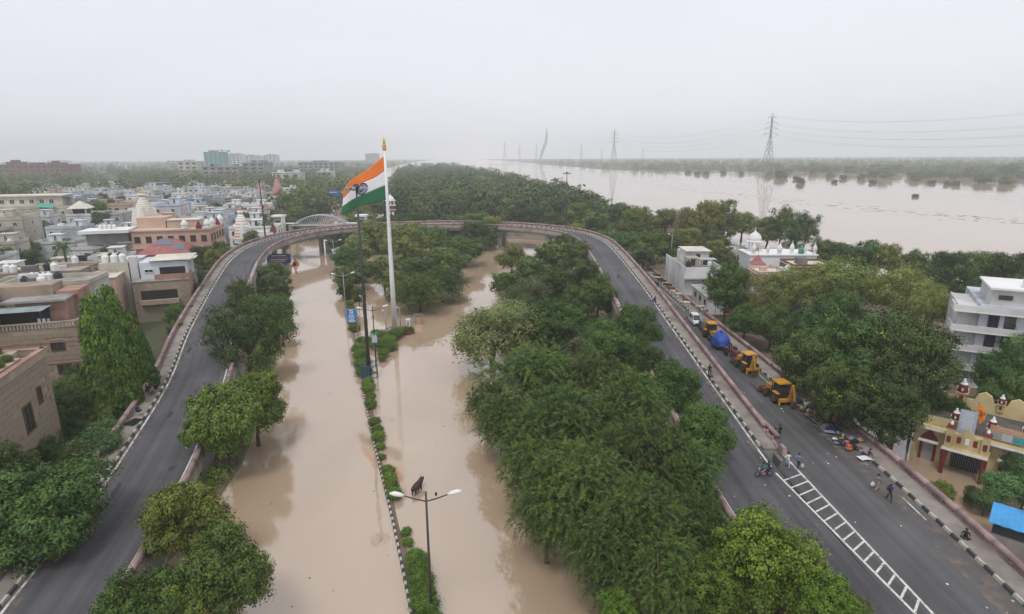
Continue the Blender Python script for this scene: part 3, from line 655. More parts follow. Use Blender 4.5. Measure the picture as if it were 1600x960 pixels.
for a in ((832, 592, 80, 5.5), (925, 592, 62, 5.8), (795, 660, 56, 4.5), (880, 672, 88, 6), (985, 642, 72, 6), (1002, 722, 84, 6), (905, 765, 90, 6), (855, 800, 56, 4.5), (1000, 820, 84, 6), (945, 875, 66, 5), (1075, 742, 58, 5), (1040, 900, 66, 5.5), (830, 735, 55, 4.5), (760, 625, 34, 4), (1090, 820, 50, 4.5)):
    T('feather', *a, 'feathery dark green mesquite tree in the thicket inside the loop', R_.randrange(3), .85, .3, GF)
GN = 'yellow-green neem trees in front of the thicket'
for a in ((1190, 880, 92, 5.5), (1110, 910, 60, 5), (1280, 935, 60, 4.6), (965, 950, 36, 4.2)):
    T('neem', *a, 'yellow-green neem tree with puffy foliage at the lower end of the thicket', R_.randrange(2), .8, .3, GN)
T('feather', 1330, 965, 40, 3.5, 'small feathery tree beside the neem trees at the ramp', 1, .8)
# -- right of the service road
T('dark', 1135, 452, 34, 7.5, 'tall dark tree between the white house and the small temple', 1, 1.5, .4)
T('broad', 1165, 500, 26, 4.2, 'leafy green tree at the foot of the tall dark tree', 1, .9, .4)
T('broad', 1205, 508, 34, 4.6, 'green tree overhanging the service road railing beside the parked diggers', 0, .9, .4)
GO = 'yellowish olive trees behind the dark canopy'
for a in ((1235, 452, 62, 7), (1320, 445, 70, 8), (1405, 458, 62, 8), (1190, 480, 34, 5), (1455, 480, 36, 8)):
    T('olive', *a, 'yellowish olive broad-topped tree behind the dark canopy by the service road', 1, .8, .4, GO)
GK = 'dark canopy trees over the service road'
for a in ((1270, 560, 58, 6.5), (1340, 556, 86, 8), (1412, 572, 72, 8.5), (1318, 612, 54, 5.8), (1385, 638, 54, 5.8), (1250, 535, 44, 5.5), (1300, 500, 50, 7), (1432, 620, 30, 5)):
    T('dark', *a, 'dark dense tree with yellow flower flecks shading people on the service road', 0, .9, .4, GK)
GW = 'trees around the white apartment block'
for a in ((1575, 585, 44, 6, 'broad'), (1602, 545, 32, 7, 'pale'), (1548, 628, 28, 4.5, 'broad'), (1590, 612, 42, 4.8, 'dark'), (1488, 642, 26, 3.6, 'dark'), (1610, 590, 40, 5, 'broad')):
    T(a[4], *a[:4], 'leafy tree close in front of the white apartment block', R_.randrange(2), 1.0, .3, GW)
GY = 'shrubby trees in front of the yellow temple'
for a in ((1568, 762, 32, 2.2), (1592, 735, 26, 2.4), (1540, 782, 20, 1.6), (1602, 770, 26, 2.2)):
    T('pale', *a, 'small leafy tree crowding the front corner of the yellow temple', 0, .9, 0, GY)
T('bright', 1470, 768, 19, 1.5, 'bright green bush standing in the flood before the yellow temple', 0, .9, -.2)
T('dark', 1520, 775, 14, 1.3, 'small dark shrub between temple and pink railing', 1, .9, -.2)
# -- riverside belt
GR = 'trees of the riverside belt'
belt = [(905, 335, 24, 6), (930, 352, 28, 6), (962, 335, 26, 6), (1000, 345, 30, 6.5), (1040, 345, 24, 6), (1070, 380, 28, 5.5), (1020, 385, 28, 5), (1200, 362, 28, 6), (1160, 352, 24, 6), (975, 378, 28, 5), (948, 388, 14, 3.5),
        (1005, 402, 22, 4), (1350, 402, 28, 6), (1390, 408, 24, 6), (1430, 418, 26, 6), (1480, 412, 26, 6.5), (1540, 418, 34, 6), (1582, 424, 30, 6.5), (1320, 400, 24, 5), (1510, 440, 24, 5.5), (1470, 440, 22, 5), (1300, 395, 24, 6), (1120, 385, 26, 5.5), (1085, 350, 24, 6.5),
        (880, 312, 22, 6), (852, 318, 24, 6), (822, 305, 22, 6), (790, 300, 24, 6), (835, 338, 22, 5), (865, 345, 18, 4), (800, 328, 22, 6), (770, 318, 24, 6), (905, 365, 16, 4), (740, 308, 24, 6), (710, 318, 24, 6), (680, 325, 22, 6), (645, 320, 22, 6), (620, 305, 20, 6),
        (760, 292, 20, 6.5), (725, 285, 18, 6.5), (690, 295, 20, 6), (660, 295, 18, 6), (640, 280, 15, 6), (700, 272, 13, 6.5), (670, 270, 12, 6.5), (735, 270, 13, 7), (770, 278, 15, 7), (805, 285, 17, 6.5), (840, 295, 18, 6.5), (1600, 450, 24, 6), (1085, 402, 22, 4.5), (1112, 396, 20, 4.5), (1060, 404, 18, 4), (1132, 402, 16, 4.5), (1050, 385, 22, 5), (985, 352, 24, 6), (940, 372, 20, 4.5), (1105, 372, 24, 6), (1280, 402, 22, 5), (1140, 415, 18, 4), (585, 325, 20, 6), (565, 335, 18, 5.5), (552, 350, 14, 5), (600, 325, 18, 6)]
for a in belt: T('mid', *a, 'tree of the green belt between flyover and river', R_.choice((0, 0, 1, 1, 2, 3, 4)), 1.0, .35, GR)
for a in ((1100, 348, 26, 8), (1132, 345, 24, 8.5), (1075, 352, 20, 7.5)):
    T('mid', *a, 'tall yellowish tree standing out of the riverside belt', 4, 1.4, .35, 'tall yellowish riverside trees')
for a in ((1222, 350, 28, 9), (1262, 358, 26, 8.5), (1242, 372, 22, 7)):
    T('open', *a, 'tall thin eucalyptus-like tree over the white temple roofs', 0, 1.3, .35, 'tall thin trees behind the white temple')
GX = 'trees along the far flooded road'
for a in ((480, 322, 18, 5.5), (500, 312, 16, 5), (465, 335, 18, 5), (455, 350, 18, 5), (440, 345, 18, 5), (485, 338, 18, 5), (505, 325, 14, 5), (470, 305, 16, 6), (495, 295, 14, 6), (445, 318, 16, 6), (425, 340, 16, 5), (520, 345, 0.1, 4), (548, 330, 14, 5), (545, 315, 12, 6), (560, 318, 14, 6)):
    if a[2] > 1: T('mid', *a, 'green tree on the bank of the flooded road beyond the arched bridge', R_.randrange(4), 1.0, .5, GX)

# -- far woods that read as one mass
def wood(name, pts, Rr, hr, mat_, seed, per=150, tsz=.16):
    rng = np.random.default_rng(seed); n = len(pts); pts = np.array(pts); R = rng.uniform(*Rr, n); Hc = rng.uniform(*hr, n)
    i = np.repeat(np.arange(n), per); d = unit(rng.normal(size=(len(i), 3)) + np.array([0, 0, .35])); lob = 1 + .25 * np.sin(d[:, 0] * 5 + i) * np.sin(d[:, 1] * 4 + i * 2)
    P = np.stack([pts[i, 0], pts[i, 1], pts[i, 2] + Hc[i]], 1) + d * (R[i] * lob * rng.uniform(.7, 1.05, len(i)))[:, None] * np.array([1, 1, .85])
    low = rng.random(len(i)) < .22; P[low, 2] = pts[i[low], 2] + rng.uniform(0, 1, low.sum()) * Hc[i[low]]
    nr = unit(d + np.array([0, 0, .5]) + rng.normal(size=P.shape) * .5); u, v = axes(rng, nr); s = (R[i] * tsz * rng.uniform(.6, 1.4, len(i)))[:, None]
    me = leaf_mesh(name, P, u * s, v * s * .8, rng.uniform(-.15, .85, n)[i] + rng.uniform(-.1, .3, len(i)), mat_)
    return tag(mesh_obj(name, me), kind='stuff')
def inside(x, y, poly):
    c = False; n = len(poly)
    for i in range(n):
        (x1, y1), (x2, y2) = poly[i], poly[i - 1]
        if (y1 > y) != (y2 > y) and x < (x2 - x1) * (y - y1) / (y2 - y1) + x1: c = not c
    return c
def scatter(poly, n, seed, z, bias=1.0, avoid=None):
    """points spread evenly over the picture of a plot: dense near, sparse far"""
    rr = random.Random(seed); xs = [p[0] for p in poly]; ys = [p[1] for p in poly]; out = []; k = 0
    while len(out) < n and k < n * 60:
        k += 1; u = rr.random(); y = 1 / ((1 / min(ys)) * (1 - u) + (1 / max(ys)) * u) if bias else rr.uniform(min(ys), max(ys)); x = rr.uniform(min(xs), max(xs))
        if inside(x, y, poly) and not (avoid and avoid(x, y)): out.append((x, y, z))
    return out
wood('river_belt_wood', scatter([(-80, 400), (-100, 480), (-150, 760), (-260, 1500), (-290, 2050), (-190, 1950), (-60, 1150), (10, 620), (40, 440), (52, 300), (20, 290), (-50, 300), (-62, 300)], 900, 3, .3), (3, 7.8), (4, 10.5), LEAF['wood'], 5, 210, .13)

VG = [(-30.8, 32), (-29.5, 45), (-30.5, 58), (-34.5, 75), (-41.5, 97), (-51, 125), (-54, 128), (-43, 95), (-35.5, 75), (-31.6, 58), (-31.5, 32)]
wood('verge_undergrowth', scatter(VG, 150, 8, .2, 0), (.7, 1.5), (.5, 1.1), LEAF['hedge'], 9, 260, .07)
wood('loop_undergrowth', scatter([(10, 30), (8, 44), (5, 60), (2, 90), (2, 120), (3, 150), (4, 185), (15, 185), (17.5, 150), (17.8, 60), (17.8, 30)], 300, 10, .3, 0), (1, 2.4), (.7, 1.6), LEAF['broad'], 11, 200, .075)
wood('bank_undergrowth', scatter([(42, 74), (42, 120), (50, 150), (43, 172), (38, 196), (26, 224), (10, 240), (-40, 252), (-60, 290), (-70, 380), (40, 400), (60, 300), (74, 240), (84, 185), (98, 140), (112, 104), (118, 70), (80, 64), (66, 80)], 720, 12, .3, 0, lambda x, y: 36 < x < 62 and 84 < y < 160), (1.2, 3.2), (.8, 2.6), LEAF['wood'], 13, 150, .085)
# ------------------------------------------------------------------ the far bank, river, pylons, distant town
wood('far_bank_wood', scatter([(-30, 3000), (160, 2150), (225, 1460), (305, 1285), (425, 1225), (540, 1085), (640, 960), (720, 860), (2600, 1200), (3800, 3400)], 2200, 21, .4), (5, 9), (4.5, 8), LEAF['wood'], 22, 70, .17)
wood('far_bank_scrub', scatter([(215, 1430), (300, 1250), (420, 1190), (520, 1062), (610, 945), (660, 840), (720, 745), (900, 665), (1500, 600), (1500, 900), (600, 1300)], 1000, 23, .3), (2.5, 5), (1.5, 3.5), LEAF['broad'], 24, 70, .2)
for i, (px, py, r) in enumerate([(1245, 281, 6), (1250, 287, 8), (1304, 286, 5), (1318, 280, 7), (1347, 280, 8), (1363, 277, 9), (1364, 287, 6), (1383, 277, 14), (1400, 271, 12), (1425, 278, 11), (1448, 278, 12), (1470, 277, 10), (1490, 279, 10), (1516, 277, 13), (1430, 308, 5),
                                (1455, 287, 6), (1480, 289, 6), (1493, 290, 7), (1538, 286, 14), (1572, 288, 12), (1577, 276, 16), (1597, 279, 12), (1158, 273, 5), (1090, 273, 5), (1075, 271, 5), (1103, 273, 6), (1130, 272, 5), (1017, 265, 6), (1031, 268, 3), (1212, 273, 7), (1232, 270, 8), (1270, 272, 9), (1290, 270, 9)] + [(R_.uniform(1200, 1600), 268 + 18 * R_.random() ** 2.2, R_.uniform(5, 13)) for _ in range(26)]):
    b = at(px, py, 0); Rr = r * depth(b) / F
    tree('mid', b.x, b.y, Rr, Rr * .55, i % 3, .8, -.6, 'low bushy tree standing alone out in the swollen river', 'tree', 'bushes standing in the river', 'river_bush')
# mats of flotsam drifting in lines
m = MB(); rr = random.Random(4)
for i in range(150):
    k = rr.random(); px, py = 1030 + 565 * k, 290 + 57 * k ** .8 + rr.gauss(0, 2.5); p = at(px, py, .03)
    L, W = rr.uniform(.6, 5), rr.uniform(.3, 1.0); a = rr.gauss(-.1, .25); m.prism([(p.x + math.cos(a + g) * L * rr.uniform(.6, 1) * math.cos(g), p.y + math.sin(g) * W * rr.uniform(.6, 1)) for g in [q * math.pi / 4 for q in range(8)]], -.05, .05)
tag(m.build('flotsam', MT['dirt']), kind='stuff')
m = MB()
for i in range(16):
    p = at(rr.uniform(390, 860), rr.uniform(470, 950), .0); s_ = rr.uniform(.04, .12); a = rr.uniform(0, 6)
    m.prism([(p.x + s_ * rr.uniform(.5, 1.2) * math.cos(a + q), p.y + s_ * rr.uniform(.4, 1) * math.sin(a + q)) for q in (0, 1.2, 2.4, 3.6, 4.9)], -.02, .03)
tag(m.build('floating_litter', MT['rust']), kind='stuff')

def pylon_parts(Hh, bw, parent):
    def half(z): return bw / 2 * max(.085, (1 - z / (Hh * .70)) * .92 + .08) if z < Hh * .70 else bw * .042
    zs = [0, .16, .30, .42, .52, .61, .70, .78, .86, .94]; zs = [q * Hh for q in zs]
    m = MB(); cn = ((-1, -1), (1, -1), (1, 1), (-1, 1))
    for z0, z1 in zip(zs, zs[1:]):
        a, b = half(z0), half(z1); t = .42 * Hh / 85
        for (sx, sy) in cn: m.bar((sx * a, sy * a, z0), (sx * b, sy * b, z1), t)
        for i in range(4):
            (x0, y0), (x1, y1) = cn[i], cn[(i + 1) % 4]
            m.bar((x0 * a, y0 * a, z0), (x1 * b, y1 * b, z1), t * .55); m.bar((x1 * a, y1 * a, z0), (x0 * b, y0 * b, z1), t * .55); m.bar((x0 * b, y0 * b, z1), (x1 * b, y1 * b, z1), t * .55)
    m.build('lattice_tower', MT['steel_grey'], parent)
    arms = []
    for k, (z, L) in enumerate(((.70, .125), (.78, .115), (.86, .10), (.935, .075))):
        z *= Hh; L *= Hh; m = MB(); h = half(z)
        for sx in (-1, 1):
            m.bar((sx * h, -h, z), (sx * L, 0, z), .3); m.bar((sx * h, h, z), (sx * L, 0, z), .3); m.bar((sx * h, 0, z + .03 * Hh), (sx * L, 0, z), .3)
            if k < 3: m.bar((sx * L, 0, z), (sx * L, 0, z - 3), .18); arms.append((sx * L, z - 3))
            else: arms.append((sx * L, z))
        m.build('cross_arm', MT['steel_grey'], parent)
    m = MB(); h = half(Hh)
    for sx in (-1, 1): m.bar((sx * h, 0, .935 * Hh), (sx * h * 2.2, 0, Hh), .4)
    m.build('peak', MT['steel_grey'], parent); return arms
PY = []
line_dir = (at(1197, 283, 0) - at(958, 268, 0)).normalized(); prz = math.atan2(line_dir.y, line_dir.x) + math.pi / 2
P1, P2 = at(1197, 283, 0), at(958, 268, 0); P0 = P1 + (P1 - P2); P3 = P2 + (P2 - P1) * 2.1
labs = ['tall steel lattice pylon with its legs standing in the river', 'lattice pylon at the edge of the far bank island', 'nearer lattice pylon holding the power lines over the river', 'hazy lattice pylon standing in the far bank woods']
ARM = None
for P, lb, hh in ((P1, labs[0], 82), (P2, labs[1], 84), (P0, labs[2], 82), (P3, labs[3], 84)):
    e = empty('power_pylon', (P.x, P.y, -1), prz, lb, 'pylon'); ARM = pylon_parts(hh, 15, e); PY.append((P, hh))
for px, py, hh in ((812, 249, 80), (838, 249, 80), (908, 250, 78), (940, 250, 60), (1004, 249, 60)):
    p = at(px, py, 0); p = p * (2600 / p.y); e = empty('power_pylon', (p.x, p.y, 0), prz + .3, 'faint lattice pylon dissolving in haze behind the river', 'pylon', 'faint far pylons'); pylon_parts(hh, 14, e)
span = 0
for (A, ha), (B, hb) in ((PY[0], PY[1]), (PY[2], PY[0]), (PY[1], PY[3])):
    for ax, az in ARM:
        a = A + Vector((math.cos(prz) * ax, math.sin(prz) * ax, az - 1)); b = B + Vector((math.cos(prz) * ax, math.sin(prz) * ax, az - 1)); L = (b - a).length
        pts = []
        for k in range(25):
            t = k / 24; q = a.lerp(b, t); q.z -= 4 * L * .035 * t * (1 - t); pts.append(q)
        o = MB().tube(pts, .055, 4).build('power_line', MT['steel_grey'])
        tag(o, 'thin sagging power line strung between the river pylons', 'cable', 'power lines over the river')
# leaning mast of the cable-stayed bridge, far up the river
p = at(848, 250, 0) * (3000 / at(848, 250, 0).y); br = empty('bridge_pylon', (p.x, p.y, 0), 0, 'leaning bow-shaped pylon of a cable-stayed bridge faint in the haze', 'bridge')
m = MB(); prof = [(-22, 0), (-8, 55), (6, 90), (14, 128), (17, 160), (20, 160), (24, 120), (20, 88), (10, 60), (-4, 25), (-14, 0)]
m.extrude_y(prof, -4, 4); m.build('mast', MT['steel_grey'], br)
m = MB(); m.box((-60, 0, 12), (420, 18, 3)); m.build('bridge_deck', MT['concrete'], br)
for k in range(12):
    MB().bar((-5 + k * 1.6, 0, 60 + k * 8), (-60 - k * 15, 0, 13), .5).build('stay_cable', MT['white_steel'], br)

# distant buildings over the tree tops
def block(px, py, topy, wpx, dist, m_, label, floors, dpt=20, name='apartment_block', roof=None):
    b = at(px, 262, 0); b = Vector((b.x * dist / b.y, dist, 0)); W = wpx * depth(b) / F; lo, hi = 0, 200
    for _ in range(40):
        z = (lo + hi) / 2; d = dist * math.cos(PITCH) - (z - CAM_H) * math.sin(PITCH); y = CY - F * (dist * math.sin(PITCH) + (z - CAM_H) * math.cos(PITCH)) / d - (px - CX) * ROLL
        if y > topy: lo = z
        else: hi = z
    H_ = max(6, z); e = empty(name, (b.x * 1.0, dist, .9), 0, label, 'building'); fh = H_ / floors
    m = MB(); m.box((0, 0, H_ / 2), (W, dpt, H_)); m.build('wall', m_, e)
    nb = max(3, int(W / 9)); wm = MB().box((0, 0, 0), (W / nb * .55, .3, fh * .5)).mesh('window', MT['glass'])
    for f in range(floors):
        for k in range(nb):
            if len([1]) and (f * nb + k) < 120: mesh_obj('window', wm, e, (-W / 2 + W / nb * (k + .5), -dpt / 2, fh * (f + .55)))
    m = MB(); m.box((0, 0, H_ + .4), (W + 1, dpt + 1, .8)); rr = random.Random(int(px)); 
    for q in range(3): m.box((rr.uniform(-.35, .35) * W, 0, H_ + 2), (W * rr.uniform(.06, .14), dpt * .5, 3))
    m.build('roof', roof or m_, e); return e
block(62, 0, 259, 106, 900, MT['brick'], 'long dark red institutional block over the tree line on the left horizon', 4, 30, 'institution')
block(28, 0, 255, 14, 905, MT['brick'], 'small raised tower at the end of the long dark red block', 5, 24, 'institution_tower')
block(88, 0, 256, 8, 905, MT['brick'], 'slim stair tower rising from the long dark red block', 5, 24, 'institution_tower')
block(340, 0, 239, 28, 1350, mat('teal_net', (.10, .30, .32), .8, .1, .2), 'teal netted high-rise under construction on the horizon', 9, 30, 'high_rise')
block(369, 0, 242, 24, 1450, MT['white_wall'], 'pale high-rise slab beside the teal netted tower', 9, 30, 'high_rise')
block(392, 0, 244, 18, 1500, MT['white_wall'], 'pale high-rise between the slab and the twin hazy towers', 8, 30, 'high_rise')
block(410, 0, 245, 14, 1700, MT['white_wall'], 'left one of the twin hazy towers', 8, 30, 'high_rise'); block(427, 0, 243, 16, 1720, MT['white_wall'], 'taller of the twin hazy towers', 9, 30, 'high_rise')
block(352, 0, 262, 56, 800, MT['grey_wall'], 'long low grey institutional building before the teal tower', 4, 30, 'institution')
block(403, 0, 256, 34, 820, MT['grey_wall'], 'grey institutional building with tall stair shafts', 5, 30, 'institution')
block(301, 0, 254, 30, 1000, MT['cream_wall'], 'cream building with stepped roofs on the horizon beside a crane', 4, 30, 'institution')
block(502, 0, 255, 62, 1100, MT['grey_wall'], 'long cream building half sunk in distant trees left of the flag', 4, 30, 'institution')
block(450, 0, 272, 42, 640, MT['white_wall'], 'low pale building among trees beyond the pink spired temple', 2, 16, 'institution')
block(509, 0, 270, 22, 700, MT['white_wall'], 'pale boxy building in trees behind the blue sign gantry', 3, 16, 'institution')
block(583, 0, 241, 19, 2600, MT['grey_wall'], 'very hazy pale block on the horizon behind the flag', 6, 40, 'high_rise')
block(195, 0, 256, 14, 1700, MT['white_wall'], 'pale distant block among trees right of the dark red institution', 5, 30, 'high_rise')
block(95, 0, 252, 30, 2200, MT['white_wall'], 'very pale block behind the dark red institution', 6, 30, 'high_rise')
for px, topy, dist, lb in ((350, 233, 1340, 'tower crane on top of the teal netted high-rise'), (290, 248, 1050, 'tower crane beside the cream stepped building')):
    b = at(px, 262, 0); e = empty('tower_crane', (b.x * dist / b.y, dist, 0), 0, lb, 'crane'); hz_ = CAM_H + (244 - topy) * dist / F
    MB().box((0, 0, hz_ / 2), (2.2, 2.2, hz_)).build('mast', MT['steel_grey'], e); MB().box((-6, 0, hz_ - 2), (48, 1.6, 1.6)).build('jib', MT['steel_grey'], e); MB().box((14, 0, hz_ - 4), (5, 2.5, 3)).build('counterweight', MT['concrete'], e)
# woods between and behind the town
CITYP = [(-100, 330), (-125, 480), (-180, 760), (-320, 1500), (-480, 2900), (-3500, 3200), (-1500, 800), (-700, 340), (-300, 290)]
def clear_city(x, y): return y < 470 and -330 < x < -140
wood('town_wood', scatter(CITYP, 2700, 31, .8, 1, clear_city), (4.5, 9), (5.5, 10), LEAF['wood'], 32, 125, .125)
wood('town_hedges', scatter([(-46, 42), (-56, 80), (-74, 125), (-90, 165), (-96, 215), (-112, 330), (-300, 470), (-420, 420), (-330, 240), (-180, 130), (-95, 60), (-60, 40)], 800, 33, .8, 0), (1, 2.2), (.8, 2), LEAF['broad'], 34, 110, .11)
# ------------------------------------------------------------------ houses
def win_mesh(w_, h_, frame):
    m = MB(); t = .09
    m.box((0, -.03, h_ / 2 - t / 2), (w_, .16, t)); m.box((0, -.03, -h_ / 2 + t / 2), (w_, .16, t)); m.box((-w_ / 2 + t / 2, -.03, 0), (t, .155, h_ - 2 * t)); m.box((w_ / 2 - t / 2, -.03, 0), (t, .155, h_ - 2 * t)); m.box((0, -.02, 0), (.06, .12, h_ - 2 * t))
    return m.mesh('window', frame)
def pane_mesh(w_, h_): return MB().box((0, .0, 0), (w_ - .14, .06, h_ - .14)).mesh('pane', MT['glass'])
WM = {}
def window(parent, x, y, z, w_=1.4, h_=1.3, rz=0.0, frame='white_clean', hood=False):
    k = (w_, h_, frame)
    if k not in WM: WM[k] = (win_mesh(w_, h_, MT[frame]), pane_mesh(w_, h_), MB().box((0, -.28, h_ / 2 + .1), (w_ + .5, .6, .09)).mesh('sun_shade', MT[frame]))
    o = mesh_obj('window', WM[k][0], parent, (x, y, z), (0, 0, rz)); mesh_obj('pane', WM[k][1], o, (0, 0, 0))
    if hood: mesh_obj('sun_shade', WM[k][2], o)
    return o
def tank(loc, kind='white', s=1.0, lbl=None):
    if ('tank', kind) not in WM:
        m = MB(); m.s = False; pr = [(.52, 0), (.55, .08)]
        for q in range(4): pr += [(.55, .1 + q * .24), (.52, .14 + q * .24), (.55, .18 + q * .24)]
        pr += [(.5, 1.06), (.25, 1.22), (.22, 1.3)]; m.lathe(pr, 12)
        WM[('tank', kind)] = (m.mesh('body', MT['tank_' + kind]), MB().lathe([(.24, 1.3), (.24, 1.36), (.1, 1.4)], 10).mesh('lid', MT['tank_' + kind]))
    e = empty('water_tank', loc, 0, lbl or kind + ' plastic water tank on a flat roof in the town', 'tank', kind + ' rooftop water tanks'); e.scale = (s, s, s)
    mesh_obj('body', WM[('tank', kind)][0], e); mesh_obj('lid', WM[('tank', kind)][1], e); return e
HOUSES = []
def house(X, Y, rz, W, D, Hh, label, wall='white_wall', floors=2, roof='roof_grey', name='house', z0=.9, win=True, ww=1.3, par=.8, hood=False, mumty=True, seed=None, frame='white_clean', band=None, balcony=False, group=None, tanks=0, side=1, gap=3.4):
    """a flat-roofed house: body, floor bands, parapet, windows on the faces toward the road, stair room"""
    rr = random.Random(seed if seed is not None else int(X * 13 + Y * 7)); e = empty(name, (X, Y, z0), rz, label, 'house' if name == 'house' else 'building', group); fh = Hh / floors
    HOUSES.append((X, Y, max(W, D) / 2))
    m = MB(); m.box((0, 0, Hh / 2 - .5), (W, D, Hh + 1)); m.build('wall', MT[wall], e)
    m = MB(); m.box((0, 0, Hh + .06), (W + .3, D + .3, .12)); m.build('roof', MT[roof], e)
    m = MB(); t = .2
    m.box((0, -D / 2 + t / 2, Hh + .12 + par / 2), (W, t, par)); m.box((0, D / 2 - t / 2, Hh + .12 + par / 2), (W, t, par)); m.box((-W / 2 + t / 2, 0, Hh + .12 + par / 2), (t, D - 2 * t, par)); m.box((W / 2 - t / 2, 0, Hh + .12 + par / 2), (t, D - 2 * t, par)); m.build('parapet', MT[wall], e)
    for f in range(1, floors):
        m = MB(); m.box((0, 0, f * fh), (W + .24, D + .24, .22)); m.build('floor_band', MT[band or wall], e)
    if win:
        n = max(1, int(W / gap)); n2 = max(1, int(D / gap))
        for f in range(floors):
            for k in range(n):
                if rr.random() < .85: window(e, -W / 2 + W / n * (k + .5), -D / 2 - .02, f * fh + fh * .52, rr.choice((ww, ww, 1.9)), min(1.4, fh * .5), 0, frame, hood)
            for k in range(n2):
                if rr.random() < .7: window(e, side * (W / 2 + .02), -D / 2 + D / n2 * (k + .5), f * fh + fh * .52, ww, min(1.4, fh * .5), side * math.pi / 2, frame, hood)
    if balcony:
        for f in range(1, floors):
            bw = W * rr.uniform(.4, .7); bx = rr.uniform(-.15, .15) * W; m = MB(); m.box((bx, -D / 2 - .65, f * fh + .02), (bw, 1.1, .16)); m.box((bx, -D / 2 - 1.15, f * fh + .5), (bw, .1, .8)); m.build('balcony', MT[wall], e)
    if mumty:
        mx, my = rr.uniform(-.25, .25) * W, rr.uniform(.0, .25) * D; w2, d2 = min(W * .35, 3.6), min(D * .4, 3.6); m = MB(); m.box((mx, my, Hh + .12 + 1.2), (w2, d2, 2.4)); m.box((mx, my, Hh + 2.62), (w2 + .6, d2 + .6, .14)); m.build('stair_room', MT[wall], e)
        window(e, mx, my - d2 / 2 - .02, Hh + 1.35, .9, 1.9, 0, frame)
    if W > 6:
        for q in range(2):
            hh = rr.uniform(.5, 1.6); MB().box((rr.uniform(-.35, .35) * W, rr.uniform(-.3, .3) * D, Hh + .12 + hh / 2), (rr.uniform(.8, 2.6), rr.uniform(.6, 2), hh)).build('roof_clutter', MT[rr.choice(('concrete', 'white_wall', 'concrete_dark', wall))], e)  # plain random boxes added as rooftop clutter: cooling units, low walls
    c, s = math.cos(rz), math.sin(rz)
    for q in range(tanks):
        tx, ty = rr.uniform(-.4, .4) * W, rr.uniform(-.35, -.1) * D
        tank((X + tx * c - ty * s, Y + tx * s + ty * c, z0 + Hh + .12), rr.choice(('white', 'white', 'black')), rr.uniform(.9, 1.2))
    return e
def roofpt(px, py, h, z0=.9): return at(px, py, z0 + h)

# --- the sandstone houses beside the ramp: walls of stone blocks laid as single pieces
STONE = {}
def stone_face(parent, W, H_, p0, rz, holes=(), cw=1.6, ch=.62, seed=1, m_='sand_wall'):
    """courses of facing slabs with open joints on a wall face whose lower left corner is p0"""
    rr = random.Random(seed); c, s = math.cos(rz), math.sin(rz); rows = int(H_ / ch)
    for r in range(rows):
        x = -(r % 2) * cw * .5
        while x < W - .1:
            a, b = max(x, 0), min(x + cw, W); x += cw
            if b - a < .25: continue
            z = r * ch
            if any(a < hx + hw and b > hx and z < hz2 + hh and z + ch > hz2 for hx, hz2, hw, hh in holes): continue
            k = (round(b - a, 1), ch)
            if k not in STONE: STONE[k] = MB().box((0, 0, 0), (k[0] - .035, .07, ch - .035), 0).mesh('stone_slab', MT['sand_wall'])
            mx = (a + b) / 2; d = rr.uniform(-.012, .014)
            mesh_obj('stone_slab', STONE[k], parent, (p0[0] + mx * c + d * s, p0[1] + mx * s - d * c, p0[2] + z + ch / 2), (0, 0, rz))
SR = .33
def local(e, x, y, z):
    c, s = math.cos(e.rotation_euler.z), math.sin(e.rotation_euler.z); x, y = x * e.scale.x, y * e.scale.y; return (e.location.x + x * c - y * s, e.location.y + x * s + y * c, e.location.z + z * e.scale.z)
mt('stone_light', (.40, .32, .245), .9, .14, .7, .25, 6, stain=.4); mt('terracotta', (.38, .22, .17), .85, .12, 1, stain=.3)
# near one: long facade turned to the ramp, roof garden with planters
e = empty('stone_house', (-50.2, 60.0, .9), .30, 'near sandstone house with a roof garden behind pink coping', 'house')
MB().box((-9, -9, 5.3), (18, 18, 12.6)).build('wall', MT['sand_wall'], e)
HO = [(11.2, 6.2, 1.8, 3.0), (11.6, 1.2, 1.6, 3.4), (3.5, 6.4, 1.6, 2.4), (4.2, 1.4, 2.2, 2.6), (14.6, 8.0, 1.0, 2.0)]
stone_face(e, 18, 12.4, (.045, -18, -.8), math.pi / 2, HO, 1.9, seed=2); stone_face(e, 18, 12.4, (-18, -18.045, -.8), 0, (), 2.4, .8, seed=3)
for hx, hz2, hw, hh in HO[:5]:
    window(e, .03, -18 + hx + hw / 2, hz2 - .8 + hh / 2, hw - .1, hh - .1, math.pi / 2, 'wood')
MB().box((-9, -9, 11.66), (17.4, 17.4, .12)).build('roof', MT['roof_grey'], e)
for a, b in (((-9, -17.8, 12), (18.2, .45, .8)), ((0, -9, 12), (.45, 18.2, .8)), ((-9, -.2, 12), (18.2, .45, .8)), ((-17.9, -9, 12), (.45, 18.2, .8))):
    MB().box(a, b).build('parapet', MT['stone_light'], e); MB().box((a[0], a[1], 12.46), (b[0] + .12, b[1] + .12, .12)).build('coping', MT['terracotta'], e)
for (x, y, w_, d_) in ((-1.3, -7, 1.4, 7), (-6.5, -1.4, 9, 1.4), (-3.6, -13, 2.2, 2.2)):
    MB().box((x, y, 12.1), (w_, d_, .9)).build('planter', MT['stone_light'], e)
MB().box((-6.6, -1.6, 12.8), (1.1, 1.1, 2.2)).build('chimney_block', MT['stone_light'], e)
MB().box((-.8, -16.0, 3.0), (2.6, 1.4, .3)).build('door_canopy', MT['stone_light'], e)
